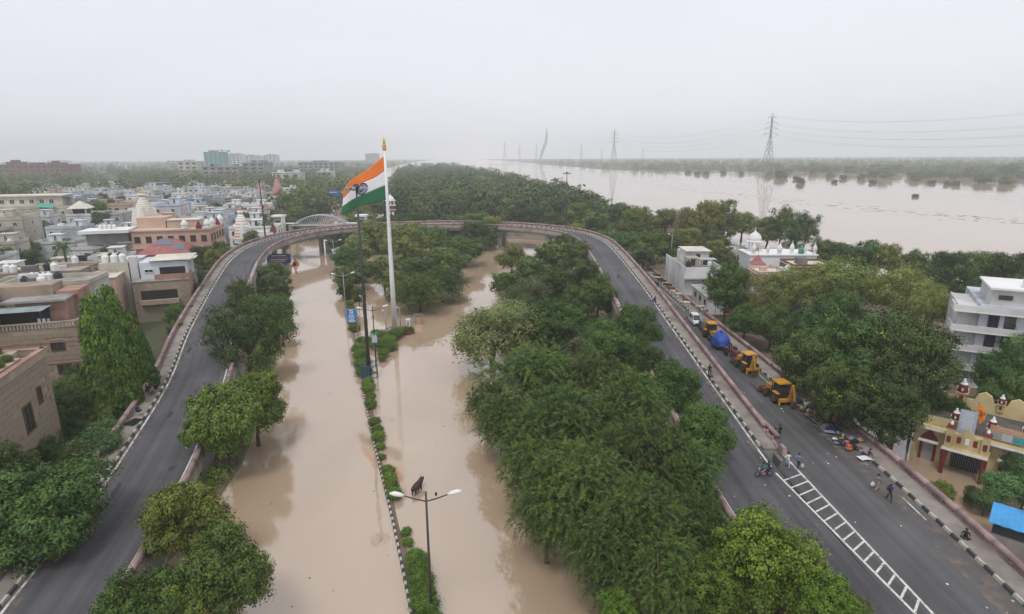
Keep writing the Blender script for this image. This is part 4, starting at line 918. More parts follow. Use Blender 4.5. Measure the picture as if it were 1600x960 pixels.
for i, (x, y) in enumerate(((-1.3, -4.6), (-1.2, -6.4), (-1.4, -8.6), (-3.6, -1.4), (-5.2, -1.4), (-8.4, -1.4), (-3.6, -13), (-10, -1.4))):
    q = local(e, x, y, 12.4); tree('hedge', q[0], q[1], R_.uniform(.5, .9), .45, 0, 1.2, q[2], 'leafy plant in a planter on the sandstone roof garden', 'plant', 'roof garden plants', 'potted_plant', False)
# second one behind: stepped blocks, terrace with corrugated shelter, slotted parapet
e = empty('stone_house', (-63.5, 82.5, .9), .30, 'second sandstone house with a corrugated shelter on its dark terrace', 'house')
MB().box((-6.0, 4.5, 3.6), (12, 9, 9.2)).build('wall', MT['sand_wall'], e)
MB().box((-15.5, 3, 5.6), (7.0, 12, 13.2)).build('stair_tower', MT['sand_wall'], e); MB().box((-24, 8, 5.3), (10, 22, 12.6)).build('wing', MT['sand_wall'], e)
HO2 = [(8.3, 5.6, 1.9, 1.7), (8.6, 2.0, 1.9, 1.7)]
stone_face(e, 12, 8.9, (-12, -.045, -.8), 0, HO2, 1.6, .7, seed=5); stone_face(e, 9, 8.9, (.045, 0, -.8), math.pi / 2, (), 2.0, .7, seed=6); stone_face(e, 7, 12.8, (-19, -3.045, -.8), 0, [(2.6, 4.4, 2.6, 2.9), (.6, .8, 1.6, 2)], 1.9, .7, seed=7); stone_face(e, 10, 12, (-29, -3.045, -.8), 0, (), 2.4, .8, seed=8)
stone_face(e, 3, 12.8, (-11.955, -3, -.8), math.pi / 2, (), seed=9)
for hx, hz2, hw, hh in HO2: window(e, -12 + hx + hw / 2, -.03, hz2 - .8 + hh / 2, 1.8, 1.6, 0, 'wood')
window(e, -15.1, -3.03, 5.05, 2.5, 2.8, 0, 'wood'); window(e, -17.6, -3.03, 1.0, 1.5, 1.9, 0, 'wood')
for z in (3.1, 6.3): MB().box((-6, -.06, z), (12.1, .16, .22)).build('red_band', MT['terracotta'], e)
MB().box((-6, 4.5, 8.26), (11.8, 8.8, .12)).build('roof', MT['roof_grey'], e)
for k in range(28):
    if k % 1 == 0: MB().box((-11.8 + k * .43, -.02, 8.75), (.24, .2, .7)).build('baluster', MT['stone_light'], e)
MB().box((-6, -.02, 9.2), (12.2, .3, .2)).build('coping', MT['stone_light'], e); MB().box((.0, 4.5, 8.75), (.25, 9, 1.0)).build('parapet', MT['stone_light'], e)
MB().box((-15.5, 3, 12.26), (7.2, 12.2, .16)).build('tower_roof', MT['roof_grey'], e)
for a, b in (((-24, -2.9, 12.0), (10, .3, 1.0)), ((-19.1, 10, 12.0), (.3, 17, 1.0)), ((-24, 8, 11.66), (9.8, 21.8, .12))): MB().box(a, b).build('wing_parapet', MT['stone_light'], e)
m = MB(); 
for k in range(24): m.box((-10.2 + k * .27, 1.6, 11.0 - .0), (.25, 3.6, .05), 0, (1, 1), (0, 0))
m.build('corrugated_roof', mt('corrugated', (.30, .36, .36), .5, .15, 2, stain=.3), e)
for x in (-10.2, -4.1): MB().box((x, -.05, 9.7), (.1, .1, 2.6)).build('post', MT['steel_dark'], e)
MB().box((-7.2, 3.2, 9.7), (6.0, .2, 2.6)).build('shelter_wall', MT['black'], e); MB().box((-10.1, 1.6, 9.7), (.15, 3, 2.6)).build('shelter_side', MT['black'], e)
MB().box((-5.6, 6.2, 9.9), (6.4, 3.6, 3.2)).build('roof_room', MT['terracotta'], e); MB().box((-6.2, 6.0, 11.6), (8.2, 4.6, .3)).build('roof_room_slab', MT['concrete'], e)
MB().box((-9.5, 9.6, 6.8), (9, 4.0, 13)).build('rear_tower', MT['sand_wall'], e); MB().box((-3.3, 10.2, 6.2), (3, 4.6, 12)).build('rear_wing', MT['terracotta'], e)
for k, (w_, h_) in enumerate(((.4, .9), (.35, .8), (.4, .7))):
    q = local(e, -4.6 + k * .55, .6, 9.3); o = MB().box((0, 0, 0), (w_, .03, h_)).build('cloth', mt('cloth_%d' % k, ((.5, .6, .75), (.7, .7, .68), (.35, .5, .7))[k]), None, (q[0], q[1], q[2]), .3); tag(o, ('pale blue', 'white', 'mid blue')[k] + ' washing hung under the corrugated shelter', 'laundry')
for x, y in ((-23, 10), (-20.8, 9)):
    q = local(e, x, y, 11.74); u = empty('air_conditioner', q, .3, 'white air conditioner box on the sandstone roof', 'air conditioner', 'roof air conditioners'); MB().box((0, 0, .35), (1.1, .5, .7)).build('casing', MT['white_clean'], u); MB().lathe([(.26, 0), (.26, .03)], 12).build('fan_grille', MT['steel_dark'], u, (0, -.26, .35)).rotation_euler = (math.pi / 2, 0, 0)
# small low blocks and tank farms behind them
for (px, py, h, w_, d_, wl, lb) in ((28, 470, 11, 10, 7, 'sand_wall', 'low sandstone roof block behind the second stone house'), (60, 448, 11.5, 13, 8, 'cream_wall', 'cream roof block with a crowd of water tanks'), (20, 448, 11, 9, 7, 'cream_wall', 'cream roof room with a small dark window behind the stone wing'),
                                  (95, 425, 10, 12, 8, 'cream_wall', 'cream walled house behind the tank crowd'), (40, 432, 10.5, 16, 9, 'sand_wall', 'long tan parapet house with white tanks'), (135, 432, 9.5, 9, 7, 'cream_wall', 'cream weathered house beside the green sheet roof')):
    p = roofpt(px, py, h); house(p.x, p.y + d_ / 2, .25, w_, d_, h, lb, wl, 3, mumty=False, seed=px, par=.6)
for px, py, z, k in ((12, 425, 12, 'white'), (22, 426, 12, 'white'), (52, 440, 12.2, 'white'), (60, 440, 12.2, 'white'), (46, 443, 12.2, 'black'), (70, 440, 12.2, 'white'), (78, 439, 12.2, 'white'), (92, 438, 12.2, 'black'), (75, 423, 12.6, 'black'), (86, 423, 12.6, 'white'), (66, 445, 12.2, 'white'), (40, 446, 12.2, 'black'), (118, 411, 11.5, 'white')):
    q = at(px, py, z); tank(q, k, 1.15, k + ' plastic water tank crowded on roofs behind the sandstone houses')
p = roofpt(118, 414, 10); o = MB(); 
for k in range(20): o.box((k * .4 - 4, 0, 0 + (k % 2) * .03), (.4, 5, .05), 0)
o = o.build('sheet_roof', mt('sheet_green', (.16, .24, .15), .7, .15, 1, stain=.3), None, p, .25); tag(o, 'green corrugated sheet roof beside the tank crowd', 'roof')
# white house with a tower of tanks next to the ramp
e = empty('white_house', (-65.5, 117, .9), .34, 'white and sandstone house with a cream canopy roof and tank tower', 'house')
MB().box((-5, 5, 3.6), (10, 10, 9.2)).build('wall', MT['sand_wall'], e); stone_face(e, 10, 8, (.045, 0, -.8), math.pi / 2, [(2, 4.6, 1.4, 1.6), (6, 4.6, 1.4, 1.6)], seed=11); stone_face(e, 10, 8, (-10, -.045, -.8), 0, [(1, 4.0, 7, 3.4)], 1.2, .55, seed=12)
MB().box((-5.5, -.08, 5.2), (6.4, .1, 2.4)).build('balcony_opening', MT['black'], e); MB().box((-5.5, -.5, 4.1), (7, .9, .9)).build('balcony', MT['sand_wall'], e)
MB().box((-5, 5, 8.25), (10.3, 10.3, .14)).build('roof', MT['roof_grey'], e); MB().box((-4.5, 6.0, 10.0), (8.5, 7.6, 3.4)).build('upper_storey', MT['blue_white_wall'], e)
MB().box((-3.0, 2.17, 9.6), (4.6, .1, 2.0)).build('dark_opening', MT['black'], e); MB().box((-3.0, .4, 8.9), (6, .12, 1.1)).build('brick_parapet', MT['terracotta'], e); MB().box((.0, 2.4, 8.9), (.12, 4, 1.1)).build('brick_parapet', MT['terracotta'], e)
window(e, -7.2, 2.15, 10.0, 1.6, .7)
m = MB(); m.box((-3.2, 6, 12.0), (7.6, 8.6, .16), 0); m.box((.3, 5.4, 11.9), (1.8, 4.0, .14)); m.build('canopy_roof', MT['roof_cream'], e)
window(e, .03, 2.7, 4.6, 1.3, 1.5, math.pi / 2, 'wood'); window(e, .03, 6.7, 4.6, 1.3, 1.5, math.pi / 2, 'wood')
MB().box((-13.5, 6, 5.4), (5.0, 5, 12.8)).build('tank_tower', MT['cream_wall'], e); MB().box((-10.1, 4.4, 6), (1.4, 1.4, 13.6)).build('chimney_shaft', MT['white_wall'], e); MB().box((-16, 2, 4.4), (8, 9, 10.8)).build('side_wing', MT['pink_wall'], e)
MB().box((-16, 2, 9.9), (8.3, 9.3, .16)).build('side_roof', MT['roof_cream'], e); window(e, -13.5, -2.53, 6.6, 1.2, 2.0)
for i, (x, y) in enumerate(((-14.9, 4.4), (-13.4, 4.4), (-12.1, 4.8), (-14.4, 6.2), (-12.8, 6.6))): tank(local(e, x, y, 11.8), 'white' if i < 3 else 'black', 1.25, ('white' if i < 3 else 'black') + ' tank grouped on the tower of the white house')
# house with arch and long white fascias
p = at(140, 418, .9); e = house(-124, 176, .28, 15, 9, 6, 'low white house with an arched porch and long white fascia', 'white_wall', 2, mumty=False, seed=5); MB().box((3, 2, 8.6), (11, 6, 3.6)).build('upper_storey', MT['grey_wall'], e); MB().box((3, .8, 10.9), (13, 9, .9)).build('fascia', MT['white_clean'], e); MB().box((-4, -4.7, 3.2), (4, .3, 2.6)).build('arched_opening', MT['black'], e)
for i in range(4): tank(local(e, 1 + i * 1.2, 1, 11.35), 'white', 1.0, 'white tank in the row on the long white fascia house')
house(-106, 155, .3, 9, 8, 6.5, 'small white house with a verandah below the long fascia house', 'white_wall', 2, seed=6); house(-118, 150, .3, 10, 8, 4.5, 'low cream house beside the palm tree', 'cream_wall', 1, seed=8)
# house with hipped red roof and solar panels
e = empty('red_roof_house', (-102, 172, .9), .2, 'cream house under a hipped red roof with solar panels', 'house')
MB().box((0, 4, 2.2), (13, 9, 5)).build('wall', MT['cream_wall'], e); m = MB(); m.add([(-7.6, -1.6, 4.6), (7.6, -1.6, 4.6), (7.6, 9.6, 4.6), (-7.6, 9.6, 4.6), (-2.2, 4, 8.6), (2.2, 4, 8.6)], [(0, 1, 5, 4), (1, 2, 5), (2, 3, 4, 5), (3, 0, 4), (3, 2, 1, 0)]); m.build('roof', MT['roof_red'], e)
m = MB(); m.add([(-3.6, 1.6, 7.05), (2.0, 1.6, 7.05), (1.2, 3.7, 8.6), (-2.0, 3.7, 8.6)], [(0, 1, 2, 3)]); m.build('slate_patch', MT['roof_slate'], e)
for k in range(3): MB().add([(2.6 + k * 1.0, -.2, 5.75), (3.5 + k * 1.0, -.2, 5.75), (3.0 + k * .8, 2.2, 7.45), (2.2 + k * .8, 2.2, 7.45)], [(0, 1, 2, 3)]).build('solar_panel', MT['roof_slate'], e)
for x in (-4, 0, 4): window(e, x, -.53, 2.6, 2.4, 1.6)
window(e, 6.53, 3, 2.6, 1.4, 1.5, math.pi / 2)
house(-100, 160, .28, 18, 5, 3.4, 'long brown walled annex before the red-roofed house', 'brick', 1, mumty=False, win=False)
# pink temple with white spires
def shikhara(name, loc, H_, r, m_, label, ribs=None, cap='gold', n=8, trim=None):
    e = empty(name, loc, .2, label, 'spire'); m = MB(); pr = []
    for q in range(15):
        t = q / 14; rad = r * (1 - t ** 1.9) * .88 + r * .14; pr += [(rad, t * H_ * .86), (rad * .955, t * H_ * .86 + H_ * .02), (rad * .955, t * H_ * .86 + H_ * .04)]
    m.lathe(pr, n * 2); m.build('tower', m_, e)
    for k in range(4):
        a = k * math.pi / 2 + .2; m = MB(); pr2 = [(r * .42 * (1 - (q / 8) ** 1.8 * .8), q / 8 * H_ * .55) for q in range(9)]; m.lathe(pr2, 8, (math.cos(a) * r * .72, math.sin(a) * r * .72, 0)); m.build('side_spire', ribs or m_, e)
    MB().lathe([(r * .30, H_ * .86), (r * .34, H_ * .89), (r * .26, H_ * .92)], 14).build('disc', m_, e); MB().lathe([(r * .14, H_ * .92), (r * .17, H_ * .95), (r * .06, H_ * .98), (.05, H_ * 1.05)], 10).build('finial', MT[cap], e)
    if trim:
        for q in range(7):
            t = .12 + q * .1; rad = r * (1 - t ** 1.9) * .88 + r * .16; MB().lathe([(rad, t * H_ * .86), (rad * 1.01, t * H_ * .86 + .12), (rad, t * H_ * .86 + .24)], 16).build('orange_band', trim, e)
    return e
e = empty('pink_temple', (-104, 181, .9), .2, 'peach coloured temple hall with rows of dark windows and corner pavilions', 'temple')
MB().box((0, 6, 5), (22, 16, 11)).build('hall', MT['pink_wall'], e); MB().box((-14, 5, 3.2), (9, 12, 7.4)).build('side_hall', MT['pink_wall'], e); MB().box((-14, 5, 7.3), (9.6, 13, .4), 0, (1, 1)).build('side_roof', MT['white_wall'], e)
MB().box((0, 6, 10.66), (22.8, 16.8, .4)).build('cornice', MT['pink_wall'], e); MB().box((0, -2.25, 5.4), (22.8, .6, .3)).build('ledge', MT['pink_wall'], e); MB().box((0, 6, 10.95), (21, 15, .16)).build('roof', MT['roof_cream'], e)
for k in range(7):
    for z in (3.2, 8.0): window(e, -9.4 + k * 3.1, -2.03, z, 1.6, 2.0, 0, 'wood')
for k in range(5): window(e, 11.03, -.4 + k * 3.1, 8.0, 1.5, 2.2, math.pi / 2, 'wood')
for k in range(3): window(e, -16.6 + k * 2.8, -1.03, 4.4, 1.4, 1.6, 0, 'wood')
MB().box((-6, 5, 12.6), (8, 8, 3.4)).build('upper_hall', MT['pink_wall'], e); MB().box((3, 3, 12.2), (9, 5, 2.4)).build('upper_hall', MT['pink_wall'], e); MB().box((3, 3, 13.5), (9.6, 5.6, .2)).build('upper_roof', MT['roof_cream'], e)
for x, y in ((10.4, -1.4), (10.4, 4), (4, -1.4), (10.4, 13)):
    m = MB(); m.lathe([(.9, 11), (.9, 12), (1.1, 12.2), (.9, 12.9), (.3, 13.6), (.1, 14)], 8, (x, y, 0)); m.build('pavilion', MT['white_clean'], e)
for x, y in ((8, -1.6), (10.6, 8.6)): MB().lathe([(1.0, 11), (.9, 11.8), (.05, 13.4)], 4, (x, y, 0)).build('red_pyramid', MT['maroon'], e)
for i, (x, y) in enumerate(((0, 6), (2, 7), (4, 6.5))): tank(local(e, x, y, 11.05), 'white', 1.2, 'white tank on the roof of the peach temple')
mt('marble', (.62, .60, .52), .7, .08, 1.2, stain=.2)
q = at(232, 345, 12); shikhara('temple_spire', (-116, 188, 11.5), 11.5, 3.6, MT['marble'], 'tall white marble temple spire with golden finials behind the peach hall')
shikhara('temple_spire', (-102.5, 203, 3.5), 8.5, 3.2, MT['marble'], 'smaller white marble spire at the end of the peach temple')
shikhara('temple_spire', (-99.5, 218, 2.4), 12.5, 3.4, MT['white_clean'], 'white temple spire with orange bands and orange top', trim=mt('pale_orange', (.72, .36, .22), .8, .06, 2), cap='saffron_paint')
e = house(-96, 222, .2, 17, 10, 6.5, 'white temple hall around the orange banded spire', 'white_clean', 2, seed=9, frame='wood'); m = MB(); m.lathe([(1.6, 0), (1.3, .6), (.05, 3.2)], 4, (7, -5.5, 5.4)); m.build('red_pyramid', MT['maroon'], e); MB().box((4, -5.6, 2.8), (6, 1.6, 5.4)).build('porch', MT['white_clean'], e)
house(-118, 200, .2, 10, 7, 9, 'plain white block behind the small marble spire', 'white_wall', 3, seed=10)
# cream apartment houses on the left
e = house(-205, 252, .22, 46, 16, 12, 'long cream apartment house with white balustrades and green roof net', 'cream_wall', 3, 'roof_cream', 'apartment_house', balcony=True, seed=11, par=.9, gap=4); MB().box((2, 2, 14.4), (26, 10, 4.6)).build('top_storey', MT['cream_wall'], e); MB().box((2, 2, 16.9), (27.6, 11.6, .5)).build('top_roof', MT['roof_cream'], e); MB().box((17, 1, 16.2), (9, 7, .2)).build('blue_awning', MT['roof_blue'], e)
for k in range(6): window(e, -7 + k * 3.6, -3.03, 14.6, 1.8, 1.8)
m = MB(); m.add([(8, -9, 12.6), (14, -9.4, 12.2), (14, -6, 13.2), (8, -6, 13.9), (11, -8, 12.9)], [(0, 1, 4), (1, 2, 4), (2, 3, 4), (3, 0, 4)]); m.build('green_net', MT['green_net'], e)
for k in range(18): MB().box((-22 + k * 2.4, -9.4, 5.0), (1.9, .25, .7)).build('balustrade', MT['white_clean'], e)
MB().box((0, -9.4, 5.45), (45, .4, .2)).build('rail_cap', MT['white_clean'], e)
e = house(-172, 200, .3, 17, 14, 12.5, 'tall cream apartment house with curved balconies at the frame of trees', 'cream_wall', 4, 'roof_cream', 'apartment_house', seed=12, par=1.0, gap=4)
for f in (3.1, 6.3, 9.4): m = MB(); m.lathe([(2.6, 0), (2.6, 1.0), (2.45, 1.0), (2.45, .2), (.1, .15)], 16, (3, -7, f)); m.build('curved_balcony', MT['cream_wall'], e)
e = house(-170, 246, .25, 20, 14, 9.5, 'grey white house with a pyramid roof pavilion', 'white_wall', 3, seed=13, mumty=False); MB().box((-6, -2, 11), (5, 5, 2.6)).build('pavilion', MT['black'], e); MB().lathe([(5.4, 0), (.1, 3)], 4, (-6, -2, 12.3)).build('pyramid_roof', MT['roof_cream'], e)
for sx in (-1, 1):
    for sy in (-1, 1): MB().box((-6 + sx * 2.4, -2 + sy * 2.4, 11), (.4, .4, 2.7)).build('pillar', MT['white_clean'], e)
house(-140, 240, .25, 16, 16, 13.5, 'big plain grey-white block behind the marble spire', 'white_wall', 4, 'roof_blue', seed=14, gap=5); house(-122, 238, .22, 18, 12, 9, 'white house between the marble spire and the blue roof shed', 'blue_white_wall', 3, seed=15, tanks=2)
house(-150, 195, .25, 12, 9, 5, 'white bungalow between cream apartments and fascia house', 'white_wall', 2, seed=16)
# rows of smaller houses stepping back into the trees
rows = [(100, 299, 8, 11, 'cream_wall'), (122, 299, 9, 16, 'white_wall'), (152, 301, 9, 18, 'blue_white_wall'), (172, 304, 8, 12, 'white_wall'), (190, 306, 7, 10, 'cream_wall'), (215, 300, 9, 20, 'white_wall'), (240, 293, 11, 16, 'white_wall'), (262, 300, 8, 12, 'blue_white_wall'),
        (283, 297, 9, 14, 'cream_wall'), (312, 294, 11, 18, 'blue_white_wall'), (333, 296, 9, 12, 'white_wall'), (352, 295, 10, 15, 'cream_wall'), (372, 299, 9, 14, 'white_wall'), (292, 309, 7, 12, 'pink_wall'), (312, 311, 7, 11, 'cream_wall'), (345, 315, 8, 24, 'grey_wall'), (372, 322, 8, 16, 'white_clean'),
        (350, 328, 7, 12, 'white_wall'), (282, 327, 8, 16, 'white_clean'), (300, 320, 9, 9, 'blue_white_wall'), (258, 322, 10, 14, 'white_wall'), (396, 322, 8, 14, 'white_clean'), (405, 304, 8, 12, 'cream_wall'), (388, 310, 8, 12, 'white_wall'), (450, 296, 9, 12, 'white_clean'), (462, 303, 7, 10, 'white_wall'), (398, 335, 7, 10, 'white_wall'),
        (384, 345, 7, 10, 'white_clean'), (330, 335, 7, 12, 'white_wall'), (130, 292, 8, 14, 'white_wall'), (160, 294, 8, 12, 'cream_wall'), (300, 288, 9, 12, 'white_wall'), (268, 290, 8, 10, 'cream_wall'), (390, 292, 8, 12, 'white_wall'), (345, 288, 8, 12, 'white_wall'), (365, 310, 8, 12, 'cream_wall'),
        (318, 303, 8, 12, 'white_wall'), (335, 306, 7, 10, 'blue_white_wall'), (412, 292, 8, 10, 'cream_wall'), (375, 288, 8, 10, 'cream_wall'), (415, 318, 7, 9, 'white_wall'), (425, 303, 7, 9, 'blue_white_wall'), (185, 296, 8, 12, 'white_wall'), (145, 288, 8, 12, 'cream_wall')]
cn = {'white_wall': 'off-white', 'white_clean': 'bright white', 'blue_white_wall': 'bluish white', 'cream_wall': 'cream', 'pink_wall': 'pink', 'grey_wall': 'grey'}
for i, (px, py, h, w_, c) in enumerate(rows):
    p = roofpt(px, py, h); d_ = w_ * .7
    house(p.x, p.y + d_ / 2, R_.uniform(.1, .35), w_, d_, h, cn[c] + ' flat-roofed house in the crowded rows behind the temples', c, 3 if h > 7.5 else 2, R_.choice(('roof_grey', 'roof_cream', 'roof_slate', 'roof_grey')), seed=i, group=cn[c] + ' houses behind the temples', balcony=i % 3 == 0, tanks=i % 3)
q = roofpt(250, 286, 12); o = MB().box((0, 0, 0), (18, 10, .3)).build('roof_shed', MT['roof_blue'], None, (q.x, q.y + 4, q.z), .2); tag(o, 'flat blue sheet roof on top of a white house', 'roof')
q = roofpt(298, 316, 9.6); o = MB().box((0, 0, 0), (8, 4, 2.2)).build('roof_shed', MT['roof_blue'], None, (q.x, q.y + 5, q.z + .4), .2); tag(o, 'bright blue box shed on a white roof', 'shed')
# more houses packed between them
rh = random.Random(77); made = 0; tries = 0
while made < 62 and tries < 4000:
    tries += 1; y = 1 / (rh.uniform(1 / 520, 1 / 215)); x = rh.uniform(-.78, -.40) * y + rh.uniform(-10, 10)
    if x > -96 - (y - 215) * .14 or any((x - a) ** 2 + (y - b) ** 2 < (r + 6.5) ** 2 for a, b, r in HOUSES): continue
    if any((x - a) ** 2 + (y - b) ** 2 < 64 for a, b in ((-99.5, 218), (-102.5, 203), (-116, 188), (-104, 187))): continue
    c = rh.choice(('white_wall', 'white_wall', 'cream_wall', 'blue_white_wall', 'white_clean', 'grey_wall', 'pink_wall')); h = rh.choice((6.5, 7, 9.5, 10)); w_ = rh.uniform(8, 13)
    house(x, y, rh.uniform(.05, .4), w_, w_ * .75, h, cn[c] + ' flat-roofed house in the crowded rows behind the temples', c, 3 if h > 8 else 2, rh.choice(('roof_grey', 'roof_cream', 'roof_slate')), seed=900 + made, group=cn[c] + ' houses behind the temples', balcony=made % 2 == 0, tanks=made % 2); made += 1
for (x, y, w_, d_, h, c, lb) in ((-92, 112, 11, 9, 8.5, 'cream_wall', 'cream house with a tank behind the second stone house'), (-106, 124, 11, 9, 8, 'white_wall', 'white house left of the tank tower house'), (-84, 132, 9, 8, 7.5, 'white_wall', 'white house squeezed behind the tank tower'), (-96, 140, 10, 8, 7, 'cream_wall', 'cream house before the long brown annex'), (-122, 132, 12, 9, 8, 'sand_wall', 'tan house beside the palm tree'), (-138, 152, 12, 10, 7, 'white_wall', 'white house left of the palm tree'), (-150, 172, 11, 9, 8, 'cream_wall', 'cream house below the curved balconies'), (-112, 104, 12, 10, 9, 'sand_wall', 'tan stone house left of the tank crowd')):
    house(x, y, .28, w_, d_, h, lb, c, 2, seed=int(-x), tanks=2)
# pink spired temples beside the flooded road
for px, py, H_, lb in ((437, 325, 17, 'tall pink ribbed temple spire beside the distant flooded road'), (408, 318, 11, 'small pink temple spire left of the tall one')):
    b = at(px, py, .9); shikhara('temple_spire', (b.x, b.y, 5.4), H_, H_ * .2, mt('temple_pink', (.50, .26, .25), .8, .12, 1.5, stain=.2), lb, cap='gold'); e = empty('temple_hall', (b.x, b.y, .9), .3, 'hall below the ' + lb.split(' temple')[0] + ' spire', 'temple'); MB().box((0, 0, 2.2), (H_ * .6, H_ * .5, 5.4)).build('hall', MT['temple_pink'], e); MB().box((0, 0, 5.0), (H_ * .66, H_ * .56, .4)).build('eaves', MT['white_wall'], e)
    for k in range(3): window(e, -2 + k * 2, -H_ * .25 - .02, 3, 1.2, 2, 0, 'wood')
GM = 'trees between the crowded house rows'
for a in ((205, 318, 16), (190, 318, 14), (222, 314, 16), (240, 314, 14), (262, 312, 12), (275, 316, 10), (175, 322, 14), (118, 306, 10), (140, 308, 12), (160, 312, 12), (100, 312, 14), (85, 320, 12), (325, 318, 8), (300, 303, 8), (200, 300, 8), (228, 302, 8), (250, 300, 8), (340, 300, 7), (360, 304, 7), (385, 302, 7), (408, 310, 8), (398, 296, 7), (420, 328, 12), (322, 300, 7), (275, 300, 7), (180, 300, 8), (140, 296, 8), (110, 292, 9), (375, 330, 9), (340, 325, 8), (315, 345, 10), (60, 325, 14), (20, 318, 14)):
    T('mid', *a, 5.5, 'round tree showing between the crowded rows of flat-roofed houses', R_.randrange(3), 1.0, .9, GM)
# palm
b = at(62, 452, .9); e = empty('palm_tree', (-112, 146, .9), 0, 'tall palm with a shaggy head among the cream houses', 'tree'); m = MB(); m.s = True; m.tube([(0, 0, -.2), (.2, 0, 5), (.3, .1, 11)], [.35, .26, .22], 8); m.build('trunk', MT['bark'], e)
P = []; U = []; V = []; rng = np.random.default_rng(3)
for k in range(34):
    a = rng.uniform(0, 6.28); el = rng.uniform(-.6, 1.1); d = np.array([math.cos(a) * math.cos(el), math.sin(a) * math.cos(el), math.sin(el)]); sd_ = unit(np.cross(d, [0, 0, 1.0]))
    for q in range(26):
        t = q / 25 * 3.2; c = np.array([.3, .1, 11]) + d * t; c[2] -= .16 * t * t; s_ = 1 if q % 2 else -1; u = unit(sd_ * s_ * .9 + d * .6 + np.array([0, 0, -.4])); P.append(c + u * .35); U.append(u * .42); V.append(np.cross(u, unit(d + np.array([0, 0, .6]))) * .06)
mesh_obj('crown', leaf_mesh('crown', np.array(P), np.array(U), np.array(V), rng.uniform(0, .6, len(P)), LEAF['dark']), e)
# ------------------------------------------------------------------ right side: white block, yellow temple, white temple, shack
# white apartment block
e = empty('white_apartment', (64.0, 81, .4), -.52, 'white four-storey apartment block with stepped balconies and roof tanks', 'building'); e.scale = (1, 1, .88)
MB().box((9, 6, 6.6), (14, 14, 14.2)).build('wall', MT['blue_white_wall'], e); MB().box((18, 8, 5.6), (12, 16, 12.2)).build('side_wing', MT['blue_white_wall'], e)
MB().box((18, 8, 11.78), (11.4, 15.4, .12)).build('wing_roof', MT['roof_cream'], e)
for a, b in (((18, .1, 12.0), (12, .3, 1)), ((23.9, 8, 12.0), (.3, 16, 1)), ((18, 15.9, 12), (12, .3, 1))): MB().box(a, b).build('parapet', MT['white_wall'], e)
for f in range(4):
    z = 3.2 * (f + 1) - .1
    MB().box((3.6, -.2, z), (9.4, 3.6, .22)).build('balcony_slab', MT['white_clean'], e); MB().box((3.6, -1.9, z + .55), (9.4, .16, .9)).build('balcony_wall', MT['white_wall'], e); MB().box((-1.0, .4, z + .55), (.16, 3, .9)).build('balcony_wall', MT['white_wall'], e)
    if f < 3:
        for x in (3.6, 5.4): window(e, x, -1.02, z + 1.6, 1.2, 2.4, 0, 'steel_dark')
        window(e, 8.6, -1.02, z + 2.1, 1.5, .7, 0, 'steel_dark')
MB().box((0.9, 5, 6.3), (2.4, 9.6, 13.4)).build('stair_bay', MT['white_wall'], e); MB().box((8, 4, 15.0), (10, 8, 2.8)).build('roof_room', MT['white_wall'], e); MB().box((8, 3.4, 16.5), (10.8, 9, .3)).build('roof_slab', MT['white_clean'], e); window(e, 4.6, -.03, 15.0, 1.5, .7, 0, 'steel_dark'); window(e, 15, -.03, 8.4, .9, 1.4, 0, 'steel_dark'); window(e, 20, -.03, 7.4, 1.4, 1.6, 0, 'steel_dark')
for i, (x, y, k) in enumerate(((7.0, 1, 'white'), (8.6, 1.2, 'white'), (10.2, 1, 'blue'), (9.2, 2.8, 'green'), (7.6, 2.8, 'white'))): tank(local(e, x, y, 16.65), k, 1.35, k + ' tank lined up on the white apartment roof')
# yellow temple with maroon domes
ty = empty('yellow_temple', (44.9, 60.3, 0), math.atan2(-7.4, 7.2) + .02, 'pale yellow temple with maroon and white domes standing in the flood', 'temple')
WL = 14.2; ty.scale = (.69, .84, .97)
MB().box((WL / 2, 4.5, 1.9), (WL, 9, 4.8)).build('wall', MT['yellow_wall'], ty); MB().box((WL / 2, 4.5, 4.34), (WL - .4, 8.6, .1)).build('roof', mt('roof_black', (.11, .10, .09), .95, .3, .8, stain=.5), ty)
MB().box((WL / 2, -.35, 4.15), (WL + .8, 1.5, .2), 0, (1, 1)).build('eaves', MT['yellow_wall'], ty); MB().box((WL / 2, -1.13, 4.1), (WL + .8, .08, .22)).build('white_edge', MT['white_clean'], ty)
for x0, x1 in ((0, 4.6), (9.8, WL)): MB().box(((x0 + x1) / 2, .15, 4.8), (x1 - x0, .25, .9)).build('parapet', MT['yellow_wall'], ty)
MB().box((WL / 2, 8.85, 5.0), (WL, .3, 1.4)).build('parapet', MT['yellow_wall'], ty); MB().box((.15, 4.5, 4.9), (.3, 8.6, 1.2)).build('parapet', MT['yellow_wall'], ty); MB().box((WL - .15, 4.5, 4.9), (.3, 8.6, 1.2)).build('parapet', MT['yellow_wall'], ty)
for x in (1.2, 7.2, 11.4): MB().extrude_y([(x - 1.3, 5.7), (x + 1.3, 5.7), (x + .9, 6.5), (x, 6.9), (x - .9, 6.5)], 8.68, 9.02).build('gable', MT['yellow_wall'], ty)
